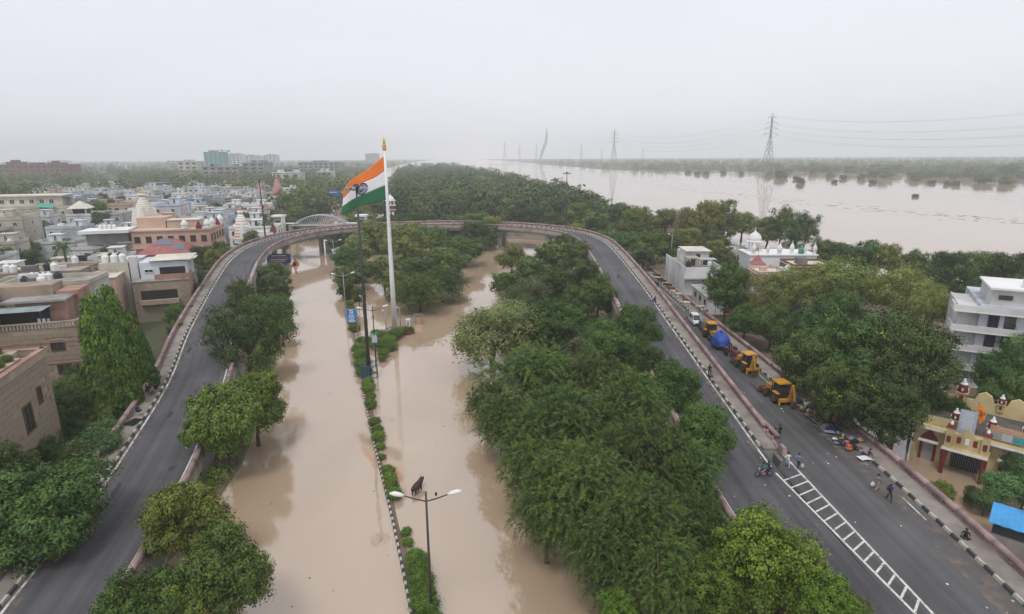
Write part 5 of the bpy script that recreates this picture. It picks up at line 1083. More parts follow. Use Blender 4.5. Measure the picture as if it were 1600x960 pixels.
def turret(x, y, z, s, white=True):
    t = tag(empty('dome_turret', (x, y, z)), None); t.parent = ty; t.scale = (s * 1.18, s, s * .95)
    MB().box((0, 0, .7), (1.1, 1.1, 1.4)).build('turret_base', MT['yellow_wall'], t); MB().box((0, 0, 1.45), (1.4, 1.4, .16)).build('cornice', MT['yellow_wall'], t)
    MB().lathe([(.66, 1.53), (.70, 1.8), (.62, 2.25), (.42, 2.6)], 8).build('maroon_dome', MT['maroon'], t); MB().lathe([(.5, 2.6), (.46, 2.72), (.24, 2.86), (.3, 2.98), (.12, 3.1), (.2, 3.22), (.05, 3.4)], 10).build('white_cap', MT['white_clean'], t)
    for k in range(4):
        a = k * math.pi / 2; MB().box((.66 * math.cos(a), .66 * math.sin(a), 1.98), (.14, .22, .34), a).build('niche', MT['white_clean'], t); MB().box((.56 * math.cos(a), .56 * math.sin(a), .8), (.06, .5, .7), a).build('panel', MT['maroon'], t)
for a in ((4.9, .6, 4.3, .75), (9.4, .6, 4.3, .75), (13.6, .6, 4.3, 1.0), (4.2, 8.8, 5.0, .95), (9.4, 8.8, 5.0, .65), (13.2, 8.8, 5.0, .65), (.5, .5, 4.3, .6)): turret(*a)
t_ = tag(empty('white_dome_turret', (1.2, 8.3, 4.4))); t_.parent = ty
MB().box((0, 0, .8), (1.8, 1.8, 1.7), 0, (.85, .85)).build('turret_base', MT['yellow_wall'], t_); MB().lathe([(.95, 1.65), (.8, 1.9), (.3, 2.15), (.2, 2.4), (.05, 2.7)], 12).build('white_cap', MT['white_clean'], t_)
# porch
MB().box((7.1, -1.6, 3.0), (5.6, 3.0, .2)).build('porch_roof', MT['yellow_wall'], ty); MB().box((7.1, -3.13, 3.0), (5.7, .08, .24)).build('white_edge', MT['white_clean'], ty)
for x in (4.7, 9.5): MB().lathe([(.32, -.6), (.26, .4), (.4, 1.6), (.5, 2.9)], 8, (x, -2.8, 0)).build('porch_pillar', MT['maroon'], ty)
MB().box((7.1, -1.9, 3.85), (5.0, .3, 1.5)).build('porch_parapet', MT['yellow_wall'], ty)
for x in (4.9, 9.3): MB().box((x, -2.0, 4.2), (.9, .9, 2.2)).build('porch_turret', MT['yellow_wall'], ty); MB().box((x, -2.0, 5.4), (1.1, 1.1, .3), 0, (.7, .7)).build('maroon_cap', MT['maroon'], ty); MB().lathe([(.22, 5.5), (.26, 5.7), (.05, 6.0)], 8, (x, -2.0, 0)).build('white_knob', MT['white_clean'], ty)
for i, x in enumerate((4.9, 6.1, 7.1, 8.1, 9.3)): MB().box((x, -2.5 if i in (0, 4) else -2.08, 4.0), (.5, .06, .7)).build('panel', MT['white_clean'] if i == 2 else MT['maroon'], ty)
MB().extrude_y([(6.2, 4.6), (8.0, 4.6), (7.6, 5.0), (7.1, 5.5), (6.6, 5.0)], -2.05, -1.75).build('porch_crest', MT['yellow_wall'], ty)
for x, wd in ((2.2, 1.5), (12.2, 1.5)):
    MB().box((x, -.08, 1.0), (wd, .14, 2.6)).build('doorway', MT['grey_wall'], ty)
    for sx in (-1, 1): MB().box((x + sx * (wd / 2 + .18), -.14, .9), (.36, .24, 2.8)).build('door_pillar', MT['maroon'], ty)
    MB().extrude_y([(x - 1.15, 2.5), (x + 1.15, 2.5), (x + .9, 2.9), (x + .55, 3.15), (x, 3.7), (x - .55, 3.15), (x - .9, 2.9)], -.3, 0).build('maroon_arch', MT['maroon'], ty); MB().box((x, -.5, 2.44), (2.7, 1.0, .12)).build('white_canopy', MT['white_clean'], ty)
MB().box((7.1, -.06, .9), (3.6, .1, 2.6)).build('grille_doorway', MT['black'], ty)
for k in range(12): MB().box((5.5 + k * .29, -.14, .9), (.04, .04, 2.6)).build('grille_bar', MT['steel_grey'], ty)
MB().box((2.6, .2, 4.9), (3.2, .1, .9)).build('terrace_grille', MT['steel_grey'], ty)
def on_ty(x, y, z): return local(ty, x, y, z)
mt('board_grey', (.36, .41, .46), .6, .08, 1); mt('board_tan', (.42, .25, .16), .6, .1, 2); mt('board_teal', (.06, .26, .30), .5, .3, 3); mt('text_pale', (.62, .66, .68), .6, .05, 3)
o = empty('notice_board', on_ty(6.5, -.2, 4.5), ty.rotation_euler.z + .1, 'tall grey notice board with pale lines of writing on the temple roof', 'sign'); MB().box((0, 0, 1.1), (1.5, .08, 2.6)).build('board', MT['board_grey'], o)
for k in range(12): MB().box((R_.uniform(-.1, .1), -.05, 2.15 - k * .17), (R_.uniform(.8, 1.25), .02, .06)).build('writing', MT['text_pale'], o)
o = empty('banner_board', on_ty(11.4, -.1, 4.4), ty.rotation_euler.z, 'wide tan banner board with small pictures above the temple eaves', 'sign'); MB().box((0, 0, .9), (3.0, .08, 1.6)).build('board', MT['board_tan'], o); o.scale = (1, 1, .9)
for k, mm in enumerate((MT['grey_wall'], MT['board_grey'], MT['board_teal'])): MB().box((-1.0 + k * .95, -.06, .55), (.85, .04, .85)).build('picture', mm, o)
for k in range(2): MB().box((.1, -.06, 1.5 - k * .25), (1.9, .02, .08)).build('writing', mt('text_tan', (.58, .42, .3), .7, .05, 2), o)
o = empty('saffron_flag', on_ty(7.4, 0, 4.4), ty.rotation_euler.z, 'saffron temple flag with a dark Om sign on a thin pole', 'flag'); MB().tube([(0, 0, 0), (0, 0, 3.6)], .03, 6).build('pole', MT['bark'], o)
vs = [(0, 0, 3.5), (.5, .1, 3.0), (.75, .0, 2.5), (.7, -.05, 1.9), (.35, .05, 1.2), (.2, .1, 1.7), (-.25, .0, 2.1), (0, .0, 2.9)]; vs = [(x - .0, y - .12, z) for x, y, z in vs]
n_ = len(vs); MB().add(vs + [(x, y + .02, z) for x, y, z in vs], [tuple(range(n_)), tuple(range(2 * n_ - 1, n_ - 1, -1))]).build('cloth', MT['saffron_paint'], o)
MB().tube([(.12, -.18, 2.75), (.3, -.18, 2.85), (.42, -.18, 2.68), (.28, -.18, 2.55), (.45, -.18, 2.42), (.35, -.18, 2.2), (.12, -.18, 2.25)], .03, 5).build('om_stroke', MT['black'], o); MB().tube([(.45, -.18, 2.6), (.58, -.18, 2.7), (.62, -.18, 2.45), (.5, -.18, 2.3)], .025, 5).build('om_tail', MT['black'], o)
# shack with blue sheet roof
e = empty('shack', (42.9, 43.0, 0), -.75, 'small concrete shack under a bright blue sheet roof by the railing', 'hut'); MB().box((0, 0, 1.2), (4.2, 3.4, 3.4)).build('wall', MT['concrete'], e); m = MB()
for k in range(12): m.box((-2.2 + k * .4, 0, 3.05 + (k % 2) * .03), (.4, 4.0, .06), 0)
m.build('blue_roof', mt('bright_blue', (.05, .30, .62), .5, .1, 1.5, stain=.2), e); MB().box((3.6, 0, .9), (3, 3.4, 2.8)).build('side_store', MT['concrete_dark'], e); MB().box((3.6, 0, 2.4), (3.4, 3.8, .15)).build('side_roof', MT['roof_grey'], e); MB().box((-.6, -1.73, 2.5), (3, .06, .8)).build('glass_panel', MT['glass'], e)
MB().box((5.0, -2.4, 1.4), (3, .2, 2.6)).build('yard_wall', MT['concrete'], e)
# white house by the service road
e = empty('roadside_house', (41.0, 137, .4), -.03, 'white walled house beside the service road with cluttered terraces', 'house')
MB().box((4.5, 10, 2.6), (9, 20, 6.2)).build('wall', MT['white_wall'], e); MB().box((4.5, 10, 5.75), (8.6, 19.6, .1)).build('terrace', MT['roof_grey'], e)
for a, b in (((.1, 10, 6.2), (.2, 20, 1)), ((4.5, .1, 6.2), (9, .2, 1)), ((8.9, 10, 6.2), (.2, 20, 1))): MB().box(a, b).build('parapet', MT['white_wall'], e)
MB().box((5.5, 13, 7.4), (5.5, 7, 3.2)).build('upper_room', MT['white_wall'], e); MB().box((5.5, 13, 9.1), (6.3, 8, .2)).build('upper_roof', MT['roof_cream'], e); MB().box((3.4, 7.5, 6.9), (3, 3, 2.2)).build('roof_room', MT['cream_wall'], e); MB().box((5.0, 17.8, 7.0), (4.5, 3.5, 2.4)).build('roof_room', MT['white_wall'], e)
for x, z in ((3.4, 6.9), (5.5, 7.6)): window(e, x, 5.97 if x < 4 else 9.47, z, 1.1, 1.6, 0, 'brick')
MB().box((4.2, -.7, 4.1), (9, 1.6, .12)).build('sun_shade', MT['concrete'], e); MB().box((6.8, -.05, 1.5), (1.8, .12, 2.6)).build('red_gate', MT['maroon'], e)
for k in range(4): MB().box((2.0 + k * .55, -.04, 2.9), (.4, .05, .22)).build('blue_lettering', MT['sign_blue'], e)
tank(local(e, 2.2, 5.5, 5.8), 'black', 1.2, 'black tank on the white roadside house terrace'); tank(local(e, 7.2, 8.6, 5.8), 'black', 1.1, 'dark tank beside the upper room of the roadside house'); tank(local(e, 7.6, 6.5, 5.8), 'white', .9, 'small white tank on the roadside house terrace')
for x, y in ((4.5, 3), (7.5, 4)): MB().box((x, y, 7.0), (.12, .12, 2.4)).build('post', MT['steel_grey'], e)
MB().box((6, 3.4, 8.2), (4, 2.6, .08)).build('awning', mt('awning_grey', (.35, .4, .38), .8, .1, 2), e)
o = empty('roadside_annex', (41.0, 119.5, .4), -.03, 'low white annex with a lean-to roof and red gate by the railing', 'house'); MB().box((3.2, 6, 1.6), (6.4, 12, 4.2)).build('wall', MT['white_wall'], o); MB().box((3.0, 5.8, 3.8), (7.2, 12.8, .14)).build('lean_to_roof', MT['concrete'], o); MB().box((4.6, -.04, 1.4), (1.6, .1, 2.4)).build('red_gate', MT['maroon'], o)
for k in range(4): MB().box((1.2 + k * .5, -.03, 2.9), (.36, .05, .2)).build('blue_lettering', MT['sign_blue'], o)
for k in range(3): window(o, -.02, 2 + k * 3.6, 2.2, 1.2, 1.1, -math.pi / 2, 'wood')
o = empty('railing_cover', (41.6, 117.2, .5), 0, 'sagging pale blue awning before the white annex', 'awning'); MB().box((2.2, 0, 2.2), (4.4, 1.4, .06), 0, (1, 1)).build('sheet', mt('awning_blue', (.22, .38, .55), .7, .1, 1), o)
for x in (.1, 4.3): MB().box((x, -.6, 1.1), (.07, .07, 2.2)).build('post', MT['steel_grey'], o)
# white temple behind
e = empty('white_temple', (64, 152, .4), -.05, 'white temple with a chhatri dome, arches and small corner domes', 'temple'); MB().box((7, 5, 3.2), (17, 9, 7.4)).build('wall', MT['white_clean'], e); MB().box((7, 5, 6.95), (17.6, 9.6, .3)).build('cornice', MT['white_clean'], e)
for x, y, s in ((-.6, 1, .7), (6, 1, .75), (10, 3, .65), (15, 1, .6), (12.6, 1, .45), (3, 1, .45)): MB().lathe([(.7 * s, 7), (.7 * s, 8), (.95 * s, 8.2), (.85 * s, 8.9), (.4 * s, 9.5), (.12 * s, 9.9), (.04, 10.5)], 12, (x, y, 0)).build('corner_dome', MT['white_clean'], e)
for k in range(8):
    a = k * math.pi / 4; MB().tube([(1.5 + 1.4 * math.cos(a), 7 + 1.4 * math.sin(a), 7), (1.5 + 1.4 * math.cos(a), 7 + 1.4 * math.sin(a), 9.6)], .16, 6).build('pillar', MT['white_clean'], e)
MB().lathe([(2.2, 9.6), (2.2, 9.75), (1.7, 9.9), (1.75, 10.6), (1.3, 11.5), (.5, 12.1), (.2, 12.4), (.05, 13.2)], 16, (1.5, 7, 0)).build('chhatri_dome', MT['white_clean'], e)
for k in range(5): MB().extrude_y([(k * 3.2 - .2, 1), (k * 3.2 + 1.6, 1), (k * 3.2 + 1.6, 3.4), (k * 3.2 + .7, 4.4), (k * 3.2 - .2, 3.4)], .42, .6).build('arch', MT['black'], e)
tank(local(e, 12, 2, 7.1), 'green', 1.3, 'green tank on the white temple roof')
o = empty('small_shrine', (60.5, 143, .4), 0, 'small red pyramid shrine roof with a saffron pennant', 'shrine'); MB().box((0, 0, 3), (3, 3, 7)).build('wall', MT['white_wall'], o); MB().lathe([(2.3, 6.5), (1.2, 7.2), (.1, 8.6)], 4).build('red_roof', MT['roof_red'], o); MB().tube([(0, 0, 8.4), (0, 0, 10.6)], .05, 5).build('pole', MT['steel_grey'], o); MB().add([(0, 0, 10.5), (-1.0, 0, 9.9), (0, .0, 9.6), (0, .03, 10.5), (-1.0, .03, 9.9), (0, .03, 9.6)], [(0, 1, 2), (5, 4, 3)]).build('pennant', MT['saffron_paint'], o)
for (x, y, w_, d_, h, wl, lb) in ((60, 133, 9, 7, 6.5, 'pink_wall', 'pale pink plastered house behind the tall dark tree'), (68, 134, 9, 8, 8.0, 'brick', 'brown brick walled house in front of the white temple'), (78, 140, 10, 8, 5.5, 'grey_wall', 'grey house with a white roof tank right of the white temple'), (56, 122, 8, 6, 4.0, 'white_wall', 'low weathered house beside the blue tarpaulin')):
    house(x, y, -.08, w_, d_, h, lb, wl, 2, 'roof_cream', z0=.3, mumty=False, side=-1, par=.5)
tank((80, 138, 5.92), 'white', 1.2, 'white tank on the grey house right of the white temple'); tank((63, 132, 6.9), 'white', 1.3, 'white tank at the edge of the pink plastered house')
m = MB(); m.s = True; m.add([(0, 0, 0), (2, -.6, .1), (4, 0, 0), (4, 3, .1), (2, 3.4, 0), (0, 3, 0), (1.2, 1.4, 1.3), (2.8, 1.6, 1.5)], [(0, 1, 6), (1, 7, 6), (1, 2, 7), (2, 3, 7), (3, 4, 7), (4, 6, 7), (4, 5, 6), (5, 0, 6)]); o = m.build('tarpaulin', MT['tarp'], None, (56.5, 116, 1.6)); tag(o, 'blue tarpaulin heaped on a stall behind the tall tree', 'tarpaulin')
o = empty('market_stall', (56.5, 116, .35), 0, 'low stall carrying the heaped blue tarpaulin', 'stall'); MB().box((2, 1.4, 1.15), (4.2, 3.2, .12)).build('top', MT['white_wall'], o)
for x, y in ((.1, .1), (3.9, .1), (.1, 2.8), (3.9, 2.8)): MB().box((x, y, .5), (.12, .12, 1.2)).build('leg', MT['steel_grey'], o)
m = MB()
for k in range(10): m.box((k * .5, 0, (k % 2) * .03), (.5, 4, .05))
o = m.build('sheet_roof', MT['green_net'], None, (61, 120, 3.4)); tag(o, 'green sheet roof behind the blue tarpaulin', 'roof')
house(62, 176, .0, 14, 7, 4.5, 'long white walled building half hidden by belt trees', 'white_wall', 2, 'roof_cream', z0=.3, mumty=False, side=-1)
# ------------------------------------------------------------------ flag, masts, lamps, signs, hedges
# national flag on its tall pole
FP = Vector((-22.7, 109.3, .0))
e = empty('flagpole', FP, 0, 'very tall white flagpole with a golden finial rising from a rubble plinth', 'flagpole')
m = MB(); m.s = True; m.tube([(0, 0, -.5), (0, 0, 12), (0, 0, 24), (0, 0, 34)], [.52, .42, .30, .20], 14); m.build('pole', MT['white_steel'], e)
MB().lathe([(.24, 34), (.34, 34.2), (.34, 34.9), (.2, 35.1), (.26, 35.4), (.16, 35.8), (.03, 36.2)], 10).build('finial', MT['gold'], e); MB().lathe([(.7, -.4), (.7, .7), (.55, .8)], 14).build('collar', MT['concrete'], e)
MB().tube([(.3, -.3, 1), (.3, -.25, 33.5)], .02, 4).build('halyard', MT['white_steel'], e)
def flag_pt(u, v):
    """u along the fly 0..1, v down the hoist 0..1"""
    wv = math.sin(u * 7.5 + v * 1.3) * .55 * u ** .7 + math.sin(u * 15 - v * 2) * .16 * u
    x = -8.35 * u + .12 * math.sin(v * 3 + u * 6) - .75 * v * u ** 3
    top = 33.0 - 6.1 * u ** 1.05 - .35 * math.sin(u * 6.3) * u; bot = 25.3 - 3.0 * u ** 1.5 - .3 * math.sin(u * 7) * (1 - u)
    return Vector((-.25 + x, 1.6 * u + wv, top + (bot - top) * v - .10 * math.sin(v * math.pi * 2) * math.sin(u * 9)))
fl = empty('national_flag', FP, 0, 'large saffron, white and green national flag with a navy wheel', 'flag')
def cloth(v0, v1, name, m_):
    mb = MB(); mb.s = True; nu, nv = 48, 10; vs = [flag_pt(i / nu, v0 + (v1 - v0) * j / nv) for i in range(nu + 1) for j in range(nv + 1)]; k = nv + 1
    mb.add(vs, [(i * k + j, i * k + j + 1, (i + 1) * k + j + 1, (i + 1) * k + j) for i in range(nu) for j in range(nv)]); o = mb.build(name, m_, fl)
    md = o.modifiers.new('thick', 'SOLIDIFY'); md.thickness = .02; md.offset = 0
cloth(0, .3333, 'saffron_band', mat('flag_saffron', (.78, .19, .03), .7, .05, .6)); cloth(.3333, .6667, 'white_band', mat('flag_white', (.74, .74, .75), .7, .03, .6)); cloth(.6667, 1, 'green_band', mat('flag_green', (.022, .13, .055), .7, .08, .6))
CU, CV, CRU, CRV = .5, .5, .105, .148
def wheel_pt(r, a): p = flag_pt(CU + CRU * r * math.cos(a), CV + CRV * r * math.sin(a)); return p + Vector((0, -.05, 0))
navy = mat('flag_navy', (.02, .03, .12), .7, .05, 1)
MB().tube([wheel_pt(1, k * math.pi / 24) for k in range(49)], .11, 5).build('wheel_rim', navy, fl)
for k in range(24): MB().tube([wheel_pt(.1, k * math.pi / 12), wheel_pt(.55, k * math.pi / 12), wheel_pt(1, k * math.pi / 12)], .035, 4).build('wheel_spoke', navy, fl)
# rubble plinth
rr = random.Random(12); m = MB()
poly = [(-7.5, -3.5), (-4, -5), (1.5, -4), (4.5, -1.2), (4, 1.5), (0, 3), (-4, 1.8), (-7, -1)]; m.prism([(x * .55 + .3, y * .6) for x, y in poly], -.6, .28); tag(m.build('flag_plinth', MT['footpath'], None, FP), kind='structure')
for i in range(34):
    a = rr.uniform(0, 6.28); r = rr.uniform(.9, 2.6); s_ = rr.uniform(.25, .7); x, y = r * 1.15 * math.cos(a), r * .8 * math.sin(a)
    o = MB().box((0, 0, s_ * .25), (s_, s_ * rr.uniform(.6, 1), s_ * .5), rr.uniform(0, 3), (.8, .8)).build('rubble_slab', MT[rr.choice(('footpath', 'pink', 'white_wall', 'terracotta'))], None, (FP.x + x, FP.y + y, .27), rr.uniform(0, 3)); tag(o, 'broken stone slab lying round the foot of the flagpole', 'slab', 'slabs round the flagpole')
o = MB(); o.s = True; o.lathe([(.9, 0), (.8, .35), (.3, .6)], 10, sx=1.2); o = o.build('tarpaulin', MT['green_net'], None, (FP.x - 3.0, FP.y - 3.2, .26)); tag(o, 'green tarpaulin heap beside the flagpole shrubs', 'tarpaulin')
o = MB(); o.s = True; o.lathe([(.7, 0), (.6, .3), (.2, .45)], 9, sx=1.3); o = o.build('cloth_heap', mt('red_cloth', (.38, .08, .08), .8, .2, 3), None, (FP.x + 2.6, FP.y - 1.6, .26)); tag(o, 'red cloth heap at the edge of the flag plinth', 'cloth')
# hedges and shrubs of the median
def shrub(px, py, r, label, group, hz_=.75, asp=1.0, z=0.02):
    p = at(px, py, z); r *= R_.uniform(1.1, 1.5); o = tree('hedge', p.x + (.35 if group == GHD else 0) + R_.uniform(-.12, .12), p.y, r, r * hz_ * asp * .75, 0, asp * R_.uniform(.75, 1.1), z, label, 'shrub', group, 'shrub', False); o.scale = (R_.uniform(.8, 1), R_.uniform(.9, 1.35), 1)
GHD = 'clipped shrubs along the flooded median'
for px, py, r in ((660, 955, .75), (655, 935, .75), (650, 915, .8), (646, 897, .8), (643, 880, .75), (631, 852, .5), (627, 835, .45), (610, 778, .65), (607, 765, .75), (603, 752, .7), (600, 740, .6), (594, 717, .45), (592, 702, .5), (588, 688, .7), (586, 676, .7), (583, 664, .65), (576, 637, .8), (575, 625, .8), (573, 612, .85), (572, 602, .8),
                  (566, 588, 1.0), (563, 575, 1.1), (560, 563, 1.1), (557, 552, 1.0), (551, 518, 1.0), (549, 507, 1.0), (547, 497, .9), (545, 488, .9), (544, 478, .9), (541, 468, .9), (540, 458, .9), (672, 985, .8)):
    shrub(px, py, r, 'leafy green shrub in the hedge line of the flooded median', GHD)
GFS = 'shrubs before the flagpole'
for px, py, r in ((600, 558, .9), (602, 548, 1.2), (606, 540, 1.3), (612, 533, 1.3), (618, 528, 1.2), (625, 524, 1.1), (634, 522, 1.0), (640, 521, .8), (598, 565, .7), (596, 530, 1.0), (585, 545, 1.1), (575, 540, 1.1), (566, 538, .9), (588, 525, .8), (610, 548, .9)):
    shrub(px, py, r, 'dark green shrub in the clump before the flagpole plinth', GFS, 1.0, .9)
# high masts
def high_mast(px, py, topz, label, r0=.32, n=8):
    b = at(px, py, 0); e = empty('high_mast', b, 0, label, 'lamp'); m = MB(); m.s = True; m.tube([(0, 0, -.6), (0, 0, topz * .5), (0, 0, topz)], [r0, r0 * .7, r0 * .4], 10); m.build('pole', MT['steel_dark'], e)
    MB().lathe([(.5, topz - .2), (.55, topz + .1), (.3, topz + .5)], 10).build('head_frame', MT['steel_dark'], e)
    for k in range(n):
        a = 2 * math.pi * k / n; c, s = math.cos(a), math.sin(a); MB().bar((.4 * c, .4 * s, topz), (1.25 * c, 1.25 * s, topz - .15), .08).build('bracket', MT['steel_dark'], e); o = MB().box((0, 0, 0), (.55, .5, .34), 0, (.8, .8)).build('floodlight', MT['steel_grey'], e, (1.4 * c, 1.4 * s, topz - .1), a); o.rotation_euler = (0, .5, a)
    return b
high_mast(577.5, 590, 28.7, 'dark high mast with floodlights rising from the blue cage on the median'); high_mast(419, 410, 25.5, 'dark high mast beside the left ramp curve above the blue billboard'); high_mast(884, 378, 26.3, 'dark high mast inside the right curve of the flyover'); high_mast(737, 335, 24, 'slender high mast in the belt woods behind the flyover', .25, 6)
# blue cage round the mast foot
b = at(578, 588, 0); e = empty('cage', (b.x - .1, b.y, 0), .28, 'dark teal steel cage enclosing the foot of the high mast', 'cage')
W_, D_, H_ = 2.5, 2.2, 2.0
for x in (-1, 0, 1):
    for y in (-1, 1): MB().box((x * W_ / 2, y * D_ / 2, H_ / 2 - .2), (.1, .1, H_ + .4)).build('post', MT['teal_cage'], e)
for z in (H_, H_ * .5, .1):
    for y in (-1, 1): MB().box((0, y * D_ / 2, z), (W_, .08, .08)).build('rail', MT['teal_cage'], e)
    for x in (-1, 1): MB().box((x * W_ / 2, 0, z), (.08, D_, .08)).build('rail', MT['teal_cage'], e)
m = MB()
for k in range(16): m.box((-W_ / 2 + k * W_ / 15 * .55, -D_ / 2, H_ / 2), (.03, .03, H_)); m.box((-W_ / 2, -D_ / 2 + k * D_ / 15, H_ / 2), (.03, .03, H_)); 
m.build('mesh_panel', MT['teal_cage'], e); MB().box((-.55, -D_ / 2 + .03, H_ / 2), (1.3, .02, H_ - .1)).build('sheet_panel', MT['teal_cage'], e)
for k in range(7): MB().box((-W_ / 2 + k * W_ / 6, 0, H_ + .02), (.05, D_, .05)).build('roof_bar', MT['teal_cage'], e)
# street lamps
def lamp(b, h, label, rz=0.0, double=True, arm=2.1, group=None, dark='steel_dark'):
    e = empty('street_lamp', b, rz, label, 'lamp', group); m = MB(); m.s = True; m.tube([(0, 0, -.6), (0, 0, h)], [.11, .07], 8); m.build('pole', MT[dark], e); MB().lathe([(.17, -.3), (.17, 1.0), (.12, 1.1)], 8).build('base_sleeve', MT[dark], e)
    for s in ((-1, 1) if double else (-1,)):
        MB().tube([(0, 0, h - .75), (s * arm * .35, 0, h - .55), (s * arm * .8, 0, h - .2)], [.05, .05, .04], 6).build('arm', MT[dark], e)
        m = MB(); m.s = True; m.tube([(s * arm * .72, 0, h - .24), (s * arm * .85, 0, h - .16), (s * arm * 1.05, 0, h - .06), (s * arm * 1.2, 0, h - .02)], [.07, .16, .17, .05], 8); m.build('lamp_head', MT['white_clean'], e)
    return e
L1 = at(674.5, 962, 0); e = lamp(L1, 10.3, 'nearest double-armed street lamp on the median with a small dark bird on it', .05); MB().lathe([(.05, 0), (.09, .12), (.07, .22), (.03, .3)], 8, (.7, 0, 9.96)).build('perched_bird', MT['black'], e)
lamp(at(588, 572, 0), 10, 'dark street lamp behind the blue cage carrying a small notice', .3); o = MB().box((0, -.12, 0), (.8, .05, 1.2)).build('notice', mt('notice', (.45, .47, .62), .6, .1, 2), None, at(588, 572, 0) + Vector((0, 0, 4.6)), .1); tag(o, 'small pale notice fixed to the lamp behind the cage', 'sign')
lamp(at(541, 495, 0), 9.5, 'grey street lamp standing in the hedge line by the blue sign', .3, dark='steel_grey'); lamp(at(524, 425, 0), 9.5, 'street lamp on the median beside the two waders', .3, dark='steel_grey'); lamp(at(513, 372, 0), 9.5, 'street lamp on the median just before the bridge', .3, dark='steel_grey'); lamp(at(531, 362, 0), 9.5, 'street lamp on the median behind the arched footbridge', .2, dark='steel_grey'); lamp(at(1047, 425, .3), 11, 'single grey lamp pole beside the white roadside house', .0, False, 1.0, dark='steel_grey'); lamp(at(986, 402, .3), 7, 'short lamp pole on the bank outside the right curve', 0, False, 1.0, dark='steel_grey')
for px, py, h, lb in ((626, 512, 4.2, 'low plaza lamp right of the flagpole'), (604, 520, 4.5, 'low plaza lamp left of the flagpole'), (568, 490, 4.0, 'low plaza lamp with a white box in the flooded plaza')): lamp(at(px, py, 0), h, lb, 0, False, .5, dark='steel_grey')
o = empty('kiosk_box', at(638, 512, 0), 0, 'small white meter box standing in the flood right of the flagpole', 'box'); MB().box((0, 0, .9), (.7, .6, 1.5)).build('cabinet', MT['white_clean'], o); MB().box((.05, -.31, .9), (.4, .03, .9)).build('door', MT['steel_grey'], o); MB().box((0, 0, 1.7), (.85, .75, .1)).build('lid', MT['white_clean'], o)
o = empty('guard_booth', at(655, 506, 0), 0, 'small tan guard booth under the front grove tree', 'booth'); o.scale = (.75, .75, .8); MB().box((0, 0, 1), (1.4, 1.4, 2.4)).build('wall', MT['board_tan'], o); MB().box((-.9, 0, 1), (.4, 1.4, 2.4)).build('side_panel', MT['grey_wall'], o); MB().box((0, 0, 2.3), (1.9, 1.7, .15)).build('roof', MT['concrete_dark'], o)
# blue direction sign
b = at(560, 528, 0); o = empty('blue_sign', b, .05, 'blue board with white lines and a red badge on a side pole', 'sign'); MB().tube([(0, 0, -.4), (0, 0, 5.2)], .07, 8).build('pole', MT['steel_grey'], o); MB().box((-.95, -.05, 4.3), (1.75, .08, 2.5)).build('board', MT['sign_blue'], o)
MB().box((-.95, -.075, 4.3), (1.82, .06, 2.58)).build('white_rim', MT['white_clean'], o).location = (0, .06, 0)
MB().box((-.95, -.10, 5.08), (.6, .02, .66)).build('badge', MT['white_clean'], o); MB().lathe([(.17, 0), (.17, .02)], 12).build('badge_mark', MT['roof_red'], o, (-.95, -.115, 5.08)).rotation_euler = (math.pi / 2, 0, 0)
for k, (w_, z) in enumerate(((1.1, 4.45), (.9, 4.2), (1.2, 3.92), (.8, 3.62), (1.3, 3.38), (1.0, 3.2))): MB().box((-.95, -.10, z), (w_, .02, .11)).build('writing', MT['white_clean'], o)
# gantry, billboard, tower, footbridge
b = at(516, 333, 0); o = empty('sign_gantry', b, .25, 'blue overhead sign gantry across the distant flooded road', 'sign')
for x in (0, 22): MB().box((x, 0, 6), (.6, .6, 13)).build('post', MT['steel_grey'], o)
MB().box((11, 0, 12.2), (22.5, .5, .5)).build('beam', MT['steel_grey'], o)
for k in range(3): MB().box((2.6 + k * 6.6, -.45, 11.8), (6.0, .15, 2.6)).build('board', MT['sign_blue'], o); MB().box((2.6 + k * 6.6, -.56, 12.2), (4, .06, .5)).build('writing', MT['white_clean'], o)
b = at(437, 414, 0); o = empty('billboard', (b.x, b.y, 0), .1, 'dark blue billboard with rows of lettering under the left bridge span', 'billboard'); MB().box((0, 0, 2.0), (7.2, .2, 2.9)).build('board', mat('billboard_blue', (.03, .07, .22), .6, .15, 1), o)
for k, (w_, z) in enumerate(((4.5, 2.9), (5.6, 2.3), (5.0, 1.7), (3.5, 1.2))): MB().box((0, -.13, z), (w_, .04, .26)).build('writing', mt('text_red' if k == 1 else 'text_pale', (.5, .12, .12)), o)
for x in (-3, 3): MB().box((x, .2, .4), (.2, .2, 2)).build('post', MT['steel_grey'], o)
b = at(612, 352, 0); o = empty('clock_tower', b, .3, 'red and white square tower with a white domed pavilion above the trees', 'tower'); MB().box((0, 0, 4.6), (3.6, 3.6, 10)).build('shaft', MT['brick'], o); MB().box((0, 0, 9.7), (4.6, 4.6, .3)).build('cornice', MT['white_clean'], o); MB().box((0, 0, 7.6), (4.4, 4.4, .3)).build('balcony', MT['white_clean'], o); MB().box((0, 0, 8.6), (3.0, 3.0, 1.8)).build('lantern', MT['black'], o)
for x in (-1.7, 0, 1.7):
    for y in (-1.7, 1.7): MB().box((x, y, 10.8), (.35, .35, 2.2)).build('pillar', MT['white_clean'], o)
MB().box((0, 0, 12), (4.8, 4.8, .25)).build('dome_eaves', MT['white_clean'], o); MB().lathe([(2.0, 12.1), (1.9, 12.9), (1.2, 13.9), (.3, 14.5), (.1, 15.2)], 14).build('dome', MT['white_clean'], o)
for x in (-1, 1): MB().box((x * .8, -1.83, 5.8), (.9, .1, 1.6)).build('window', MT['white_clean'], o)
mt('bridge_grey', (.40, .43, .46), .5, .08, 2)
A, B_ = at(446, 362, 6.5), at(556, 353, 6.5); A.y = B_.y = (A.y + B_.y) / 2 + 12; sc_ = (A.y) / (A.y - 12); A.x *= sc_; B_.x *= sc_
